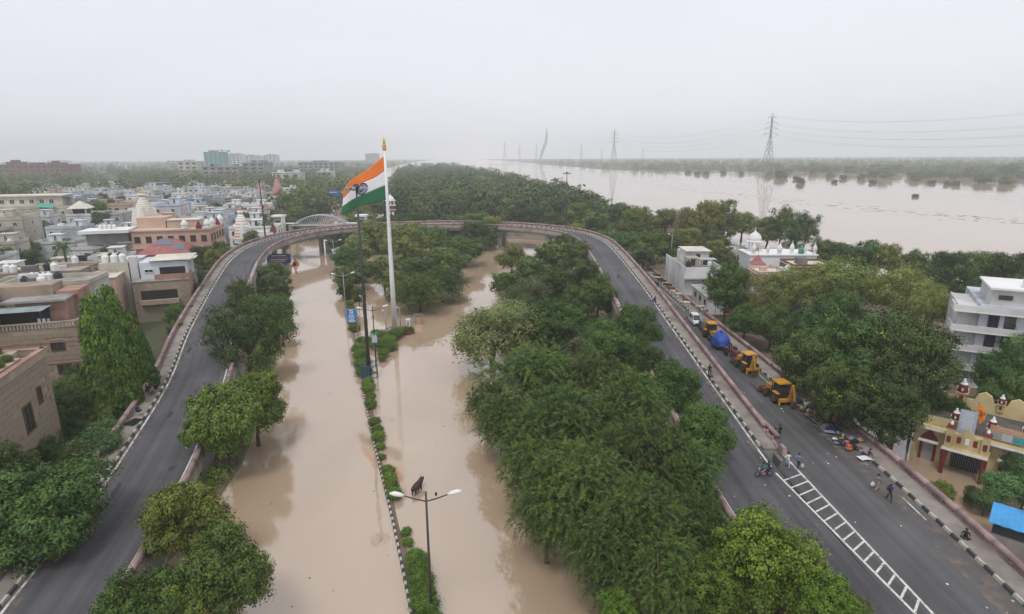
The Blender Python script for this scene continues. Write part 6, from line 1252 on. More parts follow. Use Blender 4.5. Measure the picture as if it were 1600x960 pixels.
o = empty('arched_footbridge', (A.x, A.y, 0), 0, 'pale grey steel arched footbridge just behind the flyover', 'bridge'); L = B_.x - A.x; N_ = 12
for y in (-1.4, 1.4):
    pts = [(L * k / 24, y, 6.6 + 3.9 * 4 * (k / 24) * (1 - k / 24)) for k in range(25)]; m = MB(); m.s = True; m.tube(pts, .2, 8); m.build('arch_rib', MT['bridge_grey'], o); MB().box((L / 2, y, 6.5), (L + 2, .3, .4)).build('tie_beam', MT['bridge_grey'], o)
    for k in range(1, N_):
        x0 = L * k / N_; z = 6.6 + 3.9 * 4 * (k / N_) * (1 - k / N_); x1 = L * (k + (.5 if k % 2 else -.5)) / N_; MB().bar((x0, y, z), (x1, y, 6.6), .11).build('web_member', MT['bridge_grey'], o)
        x2 = L * (k + (-.5 if k % 2 else .5)) / N_; MB().bar((x0, y, z), (x2, y, 6.6), .1).build('web_member', MT['bridge_grey'], o)
MB().box((L / 2, 0, 6.3), (L + 2, 2.8, .25)).build('walkway', MT['concrete'], o)
for x in (-1, L + 1): MB().box((x, 0, 3), (1.2, 2.4, 7)).build('pier', MT['concrete'], o)
for x, lb in ((A.x - 5.5, 'white capped lift tower at the left end of the footbridge'), (B_.x + 5, 'white capped lift tower at the right end of the footbridge')):
    q = empty('lift_tower', (x, A.y, 0), 0, lb, 'tower'); MB().box((0, 0, 4.5), (3, 3, 10)).build('shaft', MT['grey_wall'], q); MB().box((1.6, 0, 4.8), (.4, 3.2, 10.4)).build('white_pier', MT['white_clean'], q); MB().box((0, 0, 10.2), (4.6, 4, .7)).build('cap', MT['white_clean'], q); MB().box((0, -1.52, 7.5), (1.8, .08, 2)).build('window', MT['glass'], q); MB().box((5 if x < -70 else -4.5, 0, 7.2), (5, 2, .25)).build('link_roof', MT['white_clean'], q)
# items lying on footpaths
o = empty('crate_grille', at(209, 660, 3.85), -.2, 'dark flat steel grille lying on the left ramp footpath', 'grille'); MB().box((0, 0, .05), (1.2, 1.6, .06)).build('tray', MT['steel_dark'], o)
for k in range(6): MB().box((-.5 + k * .2, 0, .11), (.06, 1.5, .06)).build('slat', MT['black'], o)
# ------------------------------------------------------------------ people and animals
def skin_mesh(name, nodes, edges, subdiv=1):
    """one continuous body grown over a skeleton: nodes {name: (x,y,z,r)}; returns mesh and skeleton"""
    ks_ = list(nodes); me = bpy.data.meshes.new(name + '_rig'); me.from_pydata([nodes[k][:3] for k in ks_], [(ks_.index(a), ks_.index(b)) for a, b in edges], [])
    o = bpy.data.objects.new(name, me); COL.objects.link(o); o.modifiers.new('s', 'SKIN'); md = o.modifiers.new('d', 'SUBSURF'); md.levels = subdiv; md.render_levels = subdiv
    for i, k in enumerate(ks_):
        r = nodes[k][3]; sv_ = me.skin_vertices[0].data[i]; sv_.radius = r if hasattr(r, '__len__') else (r, r); sv_.use_root = (i == 0)
    dg = bpy.context.evaluated_depsgraph_get(); dg.update(); out = bpy.data.meshes.new_from_object(o.evaluated_get(dg)); bpy.data.objects.remove(o); bpy.data.meshes.remove(me); out.name = name; return out
def paint(me, nodes, zones, mats):
    """give each face the material of the skeleton bone it lies nearest to"""
    me.materials.clear()
    for m in mats: me.materials.append(m)
    segs = [(Vector(nodes[a][:3]), Vector(nodes[b][:3]), mi) for a, b, mi in zones]
    for p in me.polygons:
        c = p.center; best, bi = 9e9, 0
        for a, b, mi in segs:
            d = b - a; t = max(0, min(1, (c - a).dot(d) / max(d.length_squared, 1e-9))); q = (c - a - d * t).length
            if q < best: best, bi = q, mi
        p.material_index = bi; p.use_smooth = True
PE = [('pelvis', 'chest'), ('chest', 'neck'), ('neck', 'head'), ('head', 'crown')] + [(a + s, b + s) for s in 'LR' for a, b in (('hip', 'knee'), ('knee', 'ankle'), ('ankle', 'toe'), ('sho', 'elb'), ('elb', 'wri'), ('wri', 'hand'))] + [('pelvis', 'hipL'), ('pelvis', 'hipR'), ('chest', 'shoL'), ('chest', 'shoR')]
PZ = [('pelvis', 'chest', 1), ('chest', 'neck', 1), ('neck', 'head', 0), ('head', 'crown', 3)] + [(a + s, b + s, z) for s in 'LR' for a, b, z in (('hip', 'knee', 2), ('knee', 'ankle', 2), ('ankle', 'toe', 3), ('sho', 'elb', 1), ('elb', 'wri', 0), ('wri', 'hand', 0))]
def person_nodes(pose):
    n = dict(pelvis=(0, 0, .95, (.15, .11)), chest=(0, 0, 1.32, (.17, .12)), neck=(0, 0, 1.5, .06), head=(0, .02, 1.62, (.085, .1)), crown=(0, 0, 1.74, (.075, .085)))
    for s, k in (('L', -1), ('R', 1)):
        n.update({'hip' + s: (k * .1, 0, .88, .095), 'knee' + s: (k * .1, .02, .48, .065), 'ankle' + s: (k * .1, -.02, .09, .042), 'toe' + s: (k * .11, .14, .045, .035), 'sho' + s: (k * .2, 0, 1.4, .065), 'elb' + s: (k * .26, -.03, 1.12, .045), 'wri' + s: (k * .27, .06, .88, .033), 'hand' + s: (k * .27, .09, .78, .03)})
    if pose == 'walk':
        n.update(kneeL=(-.1, .2, .5, .065), ankleL=(-.1, .3, .1, .042), toeL=(-.1, .44, .06, .035), kneeR=(.1, -.02, .47, .065), ankleR=(.1, -.32, .14, .042), toeR=(.1, -.22, .05, .035), elbL=(-.25, -.14, 1.14, .045), wriL=(-.26, -.16, .9, .033), handL=(-.26, -.14, .81, .03), elbR=(.25, .1, 1.13, .045), wriR=(.25, .26, .95, .033), handR=(.25, .32, .88, .03))
    elif pose == 'sit':
        for k in ('pelvis', 'chest', 'neck', 'head', 'crown'): a = n[k]; n[k] = (a[0], a[1] + (.1 if k != 'pelvis' else 0), a[2] - .82, a[3])
        for s, k in (('L', -1), ('R', 1)):
            n.update({'hip' + s: (k * .1, .05, .1, .1), 'knee' + s: (k * .36, .34, .2, .07), 'ankle' + s: (k * -.08, .42, .07, .045), 'toe' + s: (k * -.2, .46, .05, .035), 'sho' + s: (k * .2, .1, .58, .065), 'elb' + s: (k * .3, .14, .32, .045), 'wri' + s: (k * .24, .34, .26, .033), 'hand' + s: (k * .18, .42, .25, .03)})
    elif pose == 'ride':
        for k in ('pelvis', 'chest', 'neck', 'head', 'crown'): a = n[k]; n[k] = (a[0], a[1] + {'pelvis': 0, 'chest': .1}.get(k, .15), a[2] - .13, a[3])
        for s, k in (('L', -1), ('R', 1)):
            n.update({'hip' + s: (k * .13, .05, .8, .1), 'knee' + s: (k * .22, .45, .62, .07), 'ankle' + s: (k * .2, .32, .26, .045), 'toe' + s: (k * .2, .48, .24, .035), 'sho' + s: (k * .2, .12, 1.27, .065), 'elb' + s: (k * .3, .36, 1.1, .045), 'wri' + s: (k * .3, .6, 1.02, .033), 'hand' + s: (k * .3, .68, 1.02, .03)})
    elif pose == 'lie':
        n = {k: (x, z - .9, max(.1, .14 + y * .3), r) for k, (x, y, z, r) in n.items()}
    elif pose == 'bend':
        n.update(chest=(0, .22, 1.22, (.17, .12)), neck=(0, .36, 1.36, .06), head=(0, .45, 1.44, (.085, .1)), crown=(0, .5, 1.55, (.075, .085)), shoL=(-.2, .26, 1.28, .065), shoR=(.2, .26, 1.28, .065), elbL=(-.25, .36, 1.02, .045), elbR=(.25, .36, 1.02, .045), wriL=(-.24, .44, .8, .033), wriR=(.24, .44, .8, .033), handL=(-.24, .46, .72, .03), handR=(.24, .46, .72, .03), kneeL=(-.1, .2, .5, .065), ankleL=(-.1, .15, .09, .042), toeL=(-.1, .3, .045, .035), ankleR=(.1, -.25, .1, .042), toeR=(.1, -.12, .045, .035))
    return n
mt('skin', (.20, .105, .065), .6, .08, 3)
FABRIC = {k: mat('fabric_' + k, c, .9, .12, 6) for k, c in dict(black=(.018, .018, .022), white=(.62, .62, .62), blue=(.16, .22, .36), teal=(.03, .22, .26), red=(.30, .03, .04), orange=(.65, .14, .02), pink=(.48, .2, .28), grey=(.20, .20, .21), navy=(.02, .03, .08), tan=(.38, .27, .16), paleblue=(.35, .45, .6), maroon=(.13, .03, .05), yellow=(.55, .40, .05), olive=(.10, .10, .05)).items()}
HAIR = mat('hair', (.012, .011, .01), .6, .2, 8)
BODY = {}
for ps in ('stand', 'walk', 'sit', 'ride', 'lie', 'bend'):
    nd = person_nodes(ps); me = skin_mesh('body', nd, PE, 1); paint(me, nd, PZ, [MT['skin'], FABRIC['grey'], FABRIC['navy'], HAIR]); BODY[ps] = me
HAIRM = {}
def person(loc, rz, pose, shirt, legs, label, group=None, s=1.0, bag=None, sink=0.0):
    e = empty('person', (loc[0], loc[1], loc[2] - sink), rz, label, 'person', group); e.scale = (s, s, s)
    o = mesh_obj('body', BODY[pose], e)
    for i, m in ((1, FABRIC[shirt]), (2, FABRIC[legs])): o.material_slots[i].link = 'OBJECT'; o.material_slots[i].material = m
    h = Vector(person_nodes(pose)['head'][:3])
    if pose != 'lie':
        if 'f' not in HAIRM:
            m = MB(); m.s = True; m.lathe([(.10, .02), (.108, .07), (.09, .13), (.04, .165)], 10); m.lathe([(.02, 0), (.022, .03), (.005, .05)], 5, (0, .1, -.05)); HAIRM['f'] = m.mesh('hair', HAIR)
        mesh_obj('hair', HAIRM['f'], e, h)
    if bag:
        m = MB(); m.s = True; m.box((0, -.2, 1.2), (.32, .18, .46), 0, (.85, .8)); m.build('backpack', FABRIC[bag], e)
    return e
Z = .0
def pp(px, py, z, *a, **k): return person(at(px, py, z), *a, **k)
pp(1217, 686, 1.85, .4, 'stand', 'black', 'black', 'person in black standing on the service road by the divider')
pp(1230, 731, 2.0, 2.9, 'walk', 'white', 'paleblue', 'person in white with a black backpack at the ladder marking', bag='black')
pp(1246, 733, 2.0, -1.0, 'walk', 'blue', 'black', 'person in a blue shirt stepping onto the ladder marking')
o = MB(); o.s = True; o.lathe([(.12, 0), (.2, .15), (.14, .4), (.05, .5)], 8, sx=1, sy=.5); q = at(1248, 735, 2.0) + Vector((.32, 0, .25)); o = o.build('carrier_bag', mt('pale_green', (.4, .5, .4)), None, q); tag(o, 'pale green carrier bag in the hand of the blue shirted person', 'bag')
pp(1369, 767, 2.0, -1.2, 'walk', 'grey', 'tan', 'person in grey carrying a bag along the service road'); q = at(1364, 764, 2.0); o = MB(); o.s = True; o.lathe([(.15, 0), (.22, .2), (.1, .5)], 8, sy=.6); o = o.build('carrier_bag', FABRIC['white'], None, (q.x - .1, q.y, 2.25)); tag(o, 'white bag carried by the person in grey', 'bag')
pp(1388, 783, 2.0, 3.0, 'walk', 'navy', 'black', 'person in dark clothes with a backpack walking down the service road', bag='black')
pp(1213, 681, 2.2, 1.2, 'sit', 'blue', 'navy', 'person in blue sitting against the divider railing')
pp(1108, 588, 3.9, -.4, 'stand', 'black', 'black', 'person in black standing on the flyover footpath beside a seated one'); pp(1113, 590, 3.9, 1.8, 'sit', 'grey', 'black', 'seated person beside the one in black on the flyover footpath'); pp(1023, 477, 5.55, .3, 'walk', 'black', 'navy', 'person in dark clothes carrying a blue bundle on the flyover footpath'); q = at(1019, 470, 6.3); o = MB(); o.s = True; o.lathe([(.2, -.12), (.3, 0), (.2, .15)], 8, sx=1.6); o = o.build('bundle', MT['tarp'], None, q); tag(o, 'blue bundle carried on the flyover footpath', 'bundle')
pp(142, 838, 3.05, -2.2, 'bend', 'maroon', 'grey', 'person in maroon stooping as they walk along the left ramp kerb')
q = 'people sitting on the left ramp footpath'
for px, py, sh, rz, lb in ((229, 612, 'black', .3, 'seated person in black with back to the left ramp railing'), (235, 616, 'grey', -1, 'seated person in grey in the group on the left ramp footpath'), (240, 612, 'tan', 2, 'seated person in tan in the group on the left ramp footpath'), (246, 608, 'black', 1.5, 'seated person in black at the kerb of the left ramp'), (232, 605, 'maroon', -.6, 'seated person in maroon behind the left ramp group'), (215, 645, 'navy', 0, 'lone seated person in navy on the left ramp footpath'), (300, 475, 'pink', 1, 'seated person in pink far up the left ramp footpath')): pp(px, py, 4.35 if py > 600 else 5.6, rz, 'sit', sh, 'black', lb, q)
# people resting under the dark canopy
q = 'people resting under the dark canopy'; cols = ['white', 'maroon', 'pink', 'tan', 'red', 'black', 'orange', 'grey', 'black', 'tan', 'pink', 'orange', 'maroon', 'white']
spots = [(1258, 637), (1268, 641), (1277, 636), (1272, 650), (1284, 652), (1291, 662), (1302, 661), (1288, 672), (1313, 678), (1318, 687), (1323, 697), (1326, 704), (1357, 714), (1262, 646)]
for i, (px, py) in enumerate(spots): pp(px, py, 2.2 if i != 7 else 1.9, R_.uniform(0, 6), 'sit', cols[i], R_.choice(('black', 'navy', 'grey', 'tan')), 'person in ' + cols[i] + ' resting on the pavement under the dark canopy' + (' beside the white mat' if i == 12 else ''), q)
for px, py, c, rz in ((1296, 668, 'blue', .6), (1308, 690, 'white', .2)): pp(px, py, 2.2, rz, 'lie', c, 'navy', 'person in ' + c + ' lying stretched out under the dark canopy', q)
pp(1508, 840, 2.15, 2.5, 'sit', 'black', 'black', 'person in black sitting at the railing by the blue roofed shack')
for i, (px, py, c, w_, d_) in enumerate(((1350, 716, 'white', 1.1, .9), (1288, 662, 'grey', 1.0, .7), (1296, 675, 'blue', 1.1, .6), (1265, 648, 'tan', .9, .6), (1340, 700, 'maroon', 1.0, .6), (1310, 692, 'grey', .9, .6), (1280, 645, 'maroon', .9, .6), (1252, 634, 'grey', 1.0, .6), (1304, 672, 'navy', 1.1, .5))):
    b = at(px, py, 2.23); m = MB(); k = 6; vs = [(-w_ / 2 + w_ * i2 / k, -d_ / 2 + d_ * j / k, R_.uniform(0, .05)) for i2 in range(k + 1) for j in range(k + 1)]; m.add(vs, [(i2 * 7 + j, i2 * 7 + j + 1, (i2 + 1) * 7 + j + 1, (i2 + 1) * 7 + j)[::-1] for i2 in range(k) for j in range(k)]); o = m.build('mat', FABRIC[c], None, b, R_.uniform(-.4, .4)); tag(o, c.replace('paleblue', 'pale blue') + ' sleeping mat spread on the pavement under the dark canopy', 'mat', 'mats under the dark canopy')
for i, (px, py, c) in enumerate(((1262, 634, 'white'), (1300, 655, 'black'), (1336, 692, 'black'), (1344, 690, 'tan'), (1275, 657, 'olive'), (1330, 688, 'grey'), (1254, 640, 'tan'), (1266, 636, 'black'), (1282, 648, 'navy'), (1296, 660, 'black'), (1308, 668, 'navy'), (1315, 684, 'black'), (1324, 692, 'maroon'), (1332, 700, 'black'), (1250, 630, 'black'), (1290, 656, 'grey'), (1246, 626, 'navy'))):
    b = at(px, py, 2.2); m = MB(); m.s = True; m.lathe([(.2, 0), (.34, .12), (.3, .3), (.12, .42), (.05, .48)], 9, sx=1.2); o = m.build('bundle', FABRIC[c], None, b); tag(o, c + ' bundle of belongings on the pavement under the dark canopy', 'bundle', 'bundles under the dark canopy')
# rescue boat and waders
b = at(462, 414, 0); e = empty('rescue_boat', b, 1.75, 'inflatable rescue boat full of people in orange under the bridge', 'boat'); m = MB(); m.s = True; m.tube([(-2.1, -.75, .25), (0, -.85, .25), (1.6, -.6, .3), (2.2, 0, .4), (1.6, .6, .3), (0, .85, .25), (-2.1, .75, .25)], .26, 10); m.build('hull_tube', FABRIC['orange'], e); MB().box((-.2, 0, .08), (3.6, 1.5, .12)).build('floor', MT['black'], e); MB().box((-2.2, 0, .6), (.4, .4, .9), 0, (.7, .7)).build('outboard_motor', MT['black'], e)
for i, (x, y) in enumerate(((1.2, 0), (.6, -.5), (.5, .5), (-.1, 0), (-.7, -.5), (-.7, .5), (-1.4, 0))): q = local(e, x, y, .14); person(q, 1.75 - 1.57 + R_.uniform(-.3, .3), 'sit' if i % 3 else 'stand', 'orange', 'orange' if i % 2 else 'black', 'person in an orange life vest aboard the rescue boat', 'people in the rescue boat')
pp(517, 431, 0, 0, 'stand', 'black', 'black', 'wader in black standing by the median near the grove', sink=.5); pp(521, 429, 0, .5, 'stand', 'maroon', 'navy', 'wader in maroon beside the one in black', sink=.5); pp(463, 428, 0, 0, 'stand', 'red', 'black', 'wader in red following the rescue boat', sink=.6)
pp(579, 536, .3, .6, 'sit', 'black', 'navy', 'person in black sitting on the mound left of the flagpole shrubs')
# cattle
CN = dict(pelvis=(0, -.62, 1.1, (.34, .31)), mid=(0, -.05, 1.04, (.4, .4)), chest=(0, .5, 1.08, (.33, .37)), neck=(0, .84, 1.24, (.19, .23)), poll=(0, 1.12, 1.38, (.14, .14)), muzz=(0, 1.46, 1.12, (.09, .09)))
CE = [('pelvis', 'mid'), ('mid', 'chest'), ('chest', 'neck'), ('neck', 'poll'), ('poll', 'muzz')]
for s, k in (('L', -1), ('R', 1)):
    CN.update({'sh' + s: (k * .17, .5, .88, .13), 'fk' + s: (k * .17, .54, .5, .075), 'fa' + s: (k * .17, .52, .14, .05), 'ff' + s: (k * .17, .56, .05, .055), 'th' + s: (k * .18, -.66, .92, .17), 'st' + s: (k * .18, -.56, .66, .11), 'ho' + s: (k * .17, -.76, .46, .06), 'ha' + s: (k * .17, -.72, .12, .045), 'hf' + s: (k * .17, -.66, .05, .055), 'ear' + s: (k * .27, 1.06, 1.38, .04)})
    CE += [('chest', 'sh' + s), ('sh' + s, 'fk' + s), ('fk' + s, 'fa' + s), ('fa' + s, 'ff' + s), ('pelvis', 'th' + s), ('th' + s, 'st' + s), ('st' + s, 'ho' + s), ('ho' + s, 'ha' + s), ('ha' + s, 'hf' + s), ('poll', 'ear' + s)]
CN['tail0'] = (0, -.88, 1.2, .04); CN['tail1'] = (0, -.98, .8, .025); CN['tail2'] = (0, -.97, .5, .035); CE += [('pelvis', 'tail0'), ('tail0', 'tail1'), ('tail1', 'tail2')]
COW = skin_mesh('body', CN, CE, 1)
for p_ in COW.polygons: p_.use_smooth = True
COW.materials.clear(); COW.materials.append(FABRIC['white'])
HIDE = {k: mat('hide_' + k, c, .85, .25, 3, col2=c2) for k, c, c2 in (('cream', (.50, .42, .31), (.62, .56, .46)), ('black', (.02, .017, .015), (.05, .04, .035)), ('brown', (.16, .075, .035), (.24, .13, .07)), ('pale', (.55, .52, .47), (.68, .66, .62)), ('dark', (.045, .025, .018), (.08, .05, .035)))}
horn = MB(); horn.s = True
for k in (-1, 1): horn.tube([(k * .08, 1.12, 1.48), (k * .19, 1.12, 1.58), (k * .19, 1.18, 1.7)], [.035, .028, .008], 6)
HORN = horn.mesh('horns', mt('horn', (.2, .17, .13), .5, .2, 4))
def cow(loc, rz, hide, label, group=None, s=1.0):
    e = empty('cow', loc, rz, label, 'cow', group); e.scale = (s, s, s); o = mesh_obj('body', COW, e); o.material_slots[0].link = 'OBJECT'; o.material_slots[0].material = HIDE[hide]; mesh_obj('horns', HORN, e); return e
b = at(652, 768, 0); cow((b.x, b.y, -.42), -.35, 'dark', 'dark brown cow wading alone in the flooded carriageway')
herd = [(1101, 488, 'pale', 1.2), (1094, 483, 'cream', 1.0), (1072, 476, 'pale', .6), (1070, 471, 'brown', 1.4), (1059, 462, 'cream', .9), (1052, 458, 'cream', 1.3), (1048, 452, 'brown', .7), (1044, 447, 'black', .3), (1040, 445, 'cream', 1.2), (1036, 441, 'black', .6), (1031, 438, 'black', 1.0), (1028, 436, 'cream', .2), (1024, 445, 'black', .1), (1027, 432, 'black', .5)]
for px, py, h, rz in herd: b = at(px, py + 4, 1.6); t = SRV.near(b.x, b.y); z = SRV.pos(t)[0].z + (.21 if b.x > SRV.pos(t)[0].x + .3 else 0); b = at(px, py + 4, z); cow((b.x, b.y, z), rz + 1.0, h, {'pale': 'whitish', 'cream': 'cream', 'brown': 'brown', 'black': 'black'}[h] + ' cow in the herd on the service road pavement', h + ' cows of the service road herd', .95)

# ------------------------------------------------------------------ vehicles
def wheel_into(parent, x, y, r, w_, rim='steel_grey', name='wheel'):
    """a wheel with its tyre and rim, axle along x"""
    e = empty(name, (x, y, r)); e.parent = parent; e.rotation_euler = (0, math.pi / 2, 0); m = MB(); m.s = True
    m.lathe([(r * .62, -w_ / 2), (r * .95, -w_ / 2), (r, -w_ * .35), (r, w_ * .35), (r * .95, w_ / 2), (r * .62, w_ / 2)], 18); m.build('tyre', MT['rubber'], e); m = MB(); m.lathe([(r * .6, -w_ * .42), (r * .45, -w_ * .52), (r * .15, -w_ * .4), (r * .15, w_ * .4), (r * .45, w_ * .52), (r * .6, w_ * .42)], 14); m.build('rim', MT[rim], e); return e
def car(loc, rz, paint_, label, L=3.9, W=1.65, Hh=1.5, van=False):
    """front toward +y"""
    e = empty('parked_car', loc, rz, label, 'car'); h = L / 2; bz = .32
    prof = [(-h, .45), (-h, .85), (-h + .1, .95), (h - 1.25 if not van else h - .85, 1.0), (h - .12, .85), (h, .65), (h, .4), (h - .3, bz), (-h + .3, bz)]
    sec = [(1, 0), (.97, 1)]
    m = MB(); m.s = False; n = len(prof); vs = []
    for x, k in ((-W / 2, .96), (-W / 2 * .92, 1.0), (W / 2 * .92, 1.0), (W / 2, .96)): vs += [(x, y * (1 if abs(x) < W / 2 * .95 else .985), bz + (z - bz) * k) for y, z in prof]
    m.add(vs, [(a * n + i, a * n + (i + 1) % n, (a + 1) * n + (i + 1) % n, (a + 1) * n + i)[::-1] for a in range(3) for i in range(n)] + [tuple(range(n)), tuple(range(3 * n, 4 * n))[::-1]]); m.build('body', paint_, e)
    y0, y1, y2, y3 = -h + .08, -h + .35, (h - 1.9 if not van else h - 1.5), (h - 1.15 if not van else h - .8)
    m = MB(); b = .92; t = Hh - .02; wi = .80
    def ring(y, z, wd): return [(-wd, y, z), (wd, y, z)]
    A = ring(y0, b, W * .47) + ring(y3, b + .05, W * .47) + ring(y2, t, W * .40) + ring(y1, t, W * .40); m.add(A, [(0, 1, 3, 2)[::-1], (2, 3, 5, 4), (4, 5, 7, 6), (6, 7, 1, 0), (0, 2, 4, 6)[::-1], (1, 7, 5, 3)[::-1]]); m.build('windows', MT['glass'], e)
    m = MB(); m.box((0, (y1 + y2) / 2, t + .02), (W * .80, y2 - y1 + .06, .07), 0, (.94, .97)); m.build('roof', paint_, e)
    for s in (-1, 1):
        for ya, yb in ((y0, y1), (y3, y2)): m = MB(); m.bar((s * W * .47, ya, b), (s * W * .40, yb, t), .07); m.build('pillar', paint_, e)
        ym = (y0 + y3) / 2; MB().bar((s * W * .475, ym, b), (s * W * .405, ym, t), .06).build('pillar', paint_, e)
        MB().box((s * W * .36, h - .04, .68), (.34, .1, .16)).build('headlight', MT['white_clean'], e); MB().box((s * W * .4, -h + .02, .78), (.2, .08, .2)).build('tail_light', MT['maroon'], e); MB().box((s * (W / 2 + .08), y3 - .15, 1.0), (.18, .1, .13)).build('wing_mirror', paint_, e)
        for y in (-h * .62, h * .62): wheel_into(e, s * (W / 2 - .1), y, .31, .2)
    MB().box((0, h - .0, .5), (W * .6, .08, .2)).build('grille', MT['black'], e); MB().box((0, h + .01, .36), (.5, .05, .12)).build('number_plate', MT['white_clean'], e); MB().box((0, h - .02, .36), (W * .9, .16, .14)).build('bumper', MT['steel_dark'], e); return e
SPZ = lambda y: SRV.pos(SRV.near(36.7, y))[0].z
car((35.0, 108.2, SPZ(108)), math.pi - .03, mat('van_white', (.62, .64, .66), .35, .04, 1, spec=.5), 'white van parked at the head of the row by the cattle', 3.9, 1.62, 1.85, True); car((35.3, 103.3, SPZ(103)), math.pi - .05, mat('car_dark', (.035, .04, .045), .3, .08, 1, spec=.5), 'dark grey car parked between white van and digger', 3.8, 1.65, 1.6)
def digger(loc, rz, label, arm=1):
    """backhoe loader, loader bucket toward +y, folded digging arm at the rear"""
    e = empty('backhoe_loader', loc, rz, label, 'digger'); Y = MT['signal_yellow']
    for s in (-1, 1): wheel_into(e, s * .92, -.75, .72, .46, 'signal_yellow', 'rear_wheel'); wheel_into(e, s * .88, 1.55, .52, .36, 'signal_yellow', 'front_wheel'); MB().box((s * .92, -.75, 1.52), (.5, 1.3, .08), 0, (1, .7)).build('mudguard', Y, e)
    MB().box((0, .4, .78), (.95, 3.6, .45)).build('chassis', MT['black'], e); m = MB(); m.box((0, 1.5, 1.3), (.95, 1.7, .75), 0, (.9, .94)); m.build('bonnet', Y, e); MB().box((0, 2.37, 1.2), (.8, .06, .55)).build('grille', MT['black'], e)
    MB().box((0, -.35, 1.25), (1.5, 1.7, .6)).build('cab_base', MT['black'], e)
    for x in (-.72, .72):
        for y in (-1.15, .0, .48): MB().bar((x, y, 1.5), (x * .93, y * .9, 2.72), .09).build('cab_pillar', MT['black'], e)
    MB().box((0, -.34, 2.1), (1.30, 1.4, 1.0), 0, (.92, .92)).build('cab_glass', MT['glass'], e); m = MB(); m.box((0, -.36, 2.80), (1.66, 1.85, .16), 0, (.93, .93)); m.build('cab_roof', Y, e)
    for s in (-1, 1):
        MB().bar((s * .58, .6, 1.6), (s * .58, 2.3, .95), .12, .2).build('loader_arm', Y, e); MB().bar((s * .58, 2.3, .95), (s * .58, 2.75, .55), .12, .2).build('loader_arm', Y, e)
    m = MB(); pr = [(2.75, .2), (2.75, .95), (2.9, 1.0), (3.0, .5), (3.55, .22), (3.55, .16), (2.85, .14)]; vs = [(x, y, z) for x in (-1.1, 1.1) for y, z in pr]; n = 7; m.add(vs, [tuple(range(n)), tuple(range(n, 2 * n))[::-1]] + [(i, n + i, n + (i + 1) % n, (i + 1) % n) for i in range(n)]); m.build('loader_bucket', MT['rust'], e)
    MB().box((0, -1.75, .75), (1.9, .35, .4)).build('rear_frame', Y, e)
    for s in (-1, 1): MB().bar((s * .85, -1.75, .8), (s * .98, -1.9, .12), .16).build('stabiliser', Y, e)
    x = .35 * arm; MB().box((x, -2.0, 1.1), (.4, .3, .8)).build('swing_post', Y, e); MB().bar((x, -2.05, 1.2), (x, -2.35, 3.0), .2, .3).build('boom', Y, e); MB().bar((x, -2.35, 3.0), (x, -3.0, 1.1), .17, .24).build('dipper', Y, e); MB().tube([(x, -2.0, 1.7), (x, -2.55, 2.6)], .06, 6).build('hydraulic_ram', MT['steel_grey'], e)
    m = MB(); pr = [(-3.2, 1.1), (-2.75, 1.1), (-2.6, .7), (-2.7, .3), (-3.05, .22), (-3.1, .5)]; n = 6; vs = [(x + sx, y, z) for sx in (-.32, .32) for y, z in pr]; m.add(vs, [tuple(range(n)), tuple(range(n, 2 * n))[::-1]] + [(i, n + i, n + (i + 1) % n, (i + 1) % n) for i in range(n)]); m.build('digging_bucket', MT['rust'], e)
    MB().box((.4, .9, 2.0), (.08, .08, .9)).build('exhaust', MT['black'], e); return e
digger((34.6, 71.3, SPZ(71)), .12, 'yellow backhoe loader parked apart beside the resting people'); digger((34.9, 82.6, SPZ(82)), .10, 'yellow backhoe loader parked in front of the red tractor', -1); digger((34.9, 98.6, SPZ(98)), math.pi, 'yellow backhoe loader with its loader bucket toward the tarpaulin trailer')
e = empty('tractor', (35.0, 88.6, SPZ(88)), math.pi + .05, 'old red tractor hitched to the trailer under blue tarpaulin', 'tractor')
for s in (-1, 1): wheel_into(e, s * .75, -.9, .68, .36, 'tractor_red', 'rear_wheel'); wheel_into(e, s * .62, 1.15, .36, .2, 'tractor_red', 'front_wheel'); MB().box((s * .75, -.9, 1.4), (.42, 1.1, .07), 0, (1, .7)).build('mudguard', MT['tractor_red'], e)
MB().box((0, .85, 1.0), (.55, 1.7, .6), 0, (.85, .95)).build('bonnet', MT['tractor_red'], e); MB().box((0, 0, .7), (.4, 2.6, .35)).build('chassis', MT['black'], e); MB().box((0, -.8, 1.15), (.5, .45, .12)).build('seat', MT['black'], e); MB().box((0, -1.0, 1.4), (.5, .1, .4)).build('seat_back', MT['black'], e); MB().tube([(0, .1, 1.2), (0, -.2, 1.5)], .03, 5).build('steering_column', MT['black'], e); m = MB(); m.tube([(.2 * math.cos(a), -.2 + .1 * math.sin(a), 1.5 + .15 * math.sin(a)) for a in [k * math.pi / 6 for k in range(13)]], .02, 5); m.build('steering_wheel', MT['black'], e); MB().box((.1, 1.0, 1.6), (.06, .06, .7)).build('exhaust', MT['black'], e)
person(local(e, 0, -.8, .45), e.rotation_euler.z, 'ride', 'olive', 'grey', 'driver in an olive shirt on the red tractor', s=.95)
e = empty('trailer', (34.6, 93.3, SPZ(93)), math.pi, 'farm trailer loaded high under the blue tarpaulin', 'trailer')
for s in (-1, 1): wheel_into(e, s * .85, -.3, .45, .25)
MB().box((0, 0, .9), (1.9, 3.6, .3)).build('bed', MT['rust'], e); MB().bar((0, 1.8, .75), (0, 3.2, .65), .12).build('drawbar', MT['rust'], e)
rr = random.Random(5); m = MB(); m.s = True; k = 16; vs = []
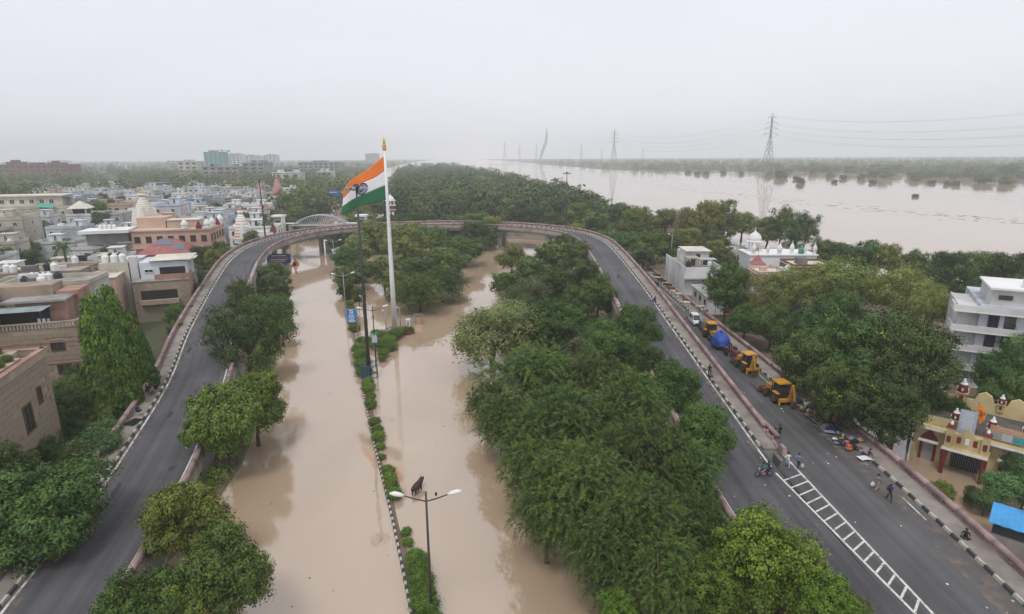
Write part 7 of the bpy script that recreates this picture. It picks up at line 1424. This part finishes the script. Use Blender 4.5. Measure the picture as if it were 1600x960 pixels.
for j in range(9):
    t = j / 8; z = .7 + 2.15 * t + .1 * math.sin(j * 2.1)
    for i in range(k): a = 2 * math.pi * i / k; fo = 1 + .10 * math.sin(a * 5 + j * .4) * (1 - t) + .05 * math.sin(a * 11 + 2 * j) + .06 * math.sin(a * 2 + 1.3); r = max(.02, (1 - t ** 3.0)) ** .55 * fo * (1.06 - .12 * t); vs.append((1.25 * r * (abs(math.cos(a)) ** .7) * (1 if math.cos(a) > 0 else -1), 2.0 * r * (abs(math.sin(a)) ** .7) * (1 if math.sin(a) > 0 else -1), z + .22 * math.sin(a * 3 + 1) * t + .1 * math.sin(a * 7) * (1 - t)))
m.add(vs, [(j * k + i, j * k + (i + 1) % k, (j + 1) * k + (i + 1) % k, (j + 1) * k + i) for j in range(8) for i in range(k)]); o = m.build('tarpaulin', MT['tarp'], None, e.location, math.pi); tag(o, 'blue tarpaulin bulging over the load of the farm trailer', 'tarpaulin')
# brown heap beside the white van
m = MB(); m.s = True; m.lathe([(.8, 0), (.75, .15), (.4, .4), (.1, .5)], 12, sx=1.3); b = at(1077, 498, SPZ(114)); o = m.build('hay_heap', MT['rust'], None, b); tag(o, 'low brown heap on the service road beside the white van', 'heap')
# motorcycles
def motorcycle(loc, rz, label):
    e = empty('motorcycle', loc, rz, label, 'motorcycle')
    for y, nm in ((.66, 'front_wheel'), (-.62, 'rear_wheel')):
        wl = empty(nm, (0, y, .3)); wl.parent = e; m = MB(); m.s = True; m.tube([(0, .27 * math.cos(a), .27 * math.sin(a)) for a in [k * math.pi / 10 for k in range(21)]], .045, 6); m.build('tyre', MT['rubber'], wl); m = MB()
        for k in range(5): a = k * math.pi * 2 / 5; m.bar((0, 0, 0), (0, .25 * math.cos(a), .25 * math.sin(a)), .03)
        m.build('rim', MT['steel_grey'], wl)
    MB().bar((0, .62, .3), (0, .38, .95), .07).build('fork', MT['steel_grey'], e); m = MB(); m.tube([(0, .38, .85), (0, 0, .55), (0, -.45, .7)], .04, 6); m.tube([(0, .38, .8), (0, .1, .35), (0, -.3, .35), (0, -.62, .3)], .035, 6); m.build('frame', MT['black'], e); m = MB(); m.s = True; m.lathe([(.06, -.26), (.15, -.12), (.16, .1), (.07, .26)], 8); o = m.build('fuel_tank', MT['black'], e, (0, .12, .86)); o.rotation_euler = (math.pi / 2, 0, 0)
    MB().box((0, -.42, .84), (.26, .72, .1), 0, (.85, .95)).build('seat', MT['black'], e); MB().box((0, .02, .42), (.26, .34, .32)).build('engine', MT['steel_grey'], e); MB().tube([(.1, 0, .3), (.14, -.4, .28), (.14, -.85, .36)], .045, 6).build('exhaust', MT['steel_grey'], e); MB().tube([(-.34, .3, 1.08), (0, .36, 1.0), (.34, .3, 1.08)], .02, 5).build('handlebar', MT['black'], e); MB().lathe([(.03, 0), (.09, .08), (.09, .1)], 10).build('headlight', MT['white_clean'], e, (0, .46, .92)).rotation_euler = (-math.pi / 2, 0, 0); MB().box((0, -.86, .78), (.14, .1, .1)).build('tail_light', MT['maroon'], e); return e
b = at(1193, 745, 2.0); rz = math.radians(96); motorcycle((b.x, b.y, 2.01), rz, 'black motorcycle carrying two riders across the ramp foot'); fx, fy = -math.sin(rz), math.cos(rz)
person((b.x - .05 * fx, b.y - .05 * fy, 2.07), rz, 'ride', 'teal', 'tan', 'rider in teal steering the black motorcycle', s=.95); person((b.x - .55 * fx, b.y - .55 * fy, 2.09), rz, 'ride', 'navy', 'navy', 'pillion rider in navy on the black motorcycle', s=.98)
b = at(966, 434, 6.25); zz = LOOP.pos(LOOP.near(b.x, b.y))[0].z; b = at(966, 434, zz); motorcycle((b.x, b.y, zz + .01), 2.9, 'small motorcycle riding down the right ramp'); person((b.x, b.y, zz + .06), 2.9, 'ride', 'pink', 'navy', 'rider in pink on the small motorcycle coming down the ramp')
# litter on the asphalt
m = MB(); rr = random.Random(9)
for i in range(70):
    if i < 35: t = LOOP.near(23, rr.uniform(30, 140)); q = LOOP.off(t, rr.uniform(-3.2, 3.2), .012)
    else: y = rr.uniform(30, 110); q = Vector((rr.uniform(29.5, 36), y, SPZ(y) + .012))
    s_ = rr.uniform(.04, .14); a = rr.uniform(0, 6); m.add([(q.x + s_ * math.cos(a + g) * rr.uniform(.6, 1.2), q.y + s_ * math.sin(a + g), q.z + rr.uniform(0, .04)) for g in (0, 1.6, 3.1, 4.7)], [(0, 1, 2, 3)])
tag(m.build('road_litter', MT['white_wall']), kind='stuff')
# ------------------------------------------------------------------ haze
m = MB(); m.box((0, 2750, 83.5), (10000, 5800, 173))
hz = bpy.data.materials.new('haze'); hz.use_nodes = True; t = hz.node_tree; t.nodes.remove(t.nodes['Principled BSDF'])
pv = t.nodes.new('ShaderNodeVolumePrincipled'); pv.inputs['Color'].default_value = (.955, .982, 1.0, 1); pv.inputs['Density'].default_value = HAZE
pv.inputs['Anisotropy'].default_value = 0.0
t.links.new(pv.outputs[0], t.nodes['Material Output'].inputs['Volume'])
o = m.build('haze', hz); tag(o, kind='stuff')
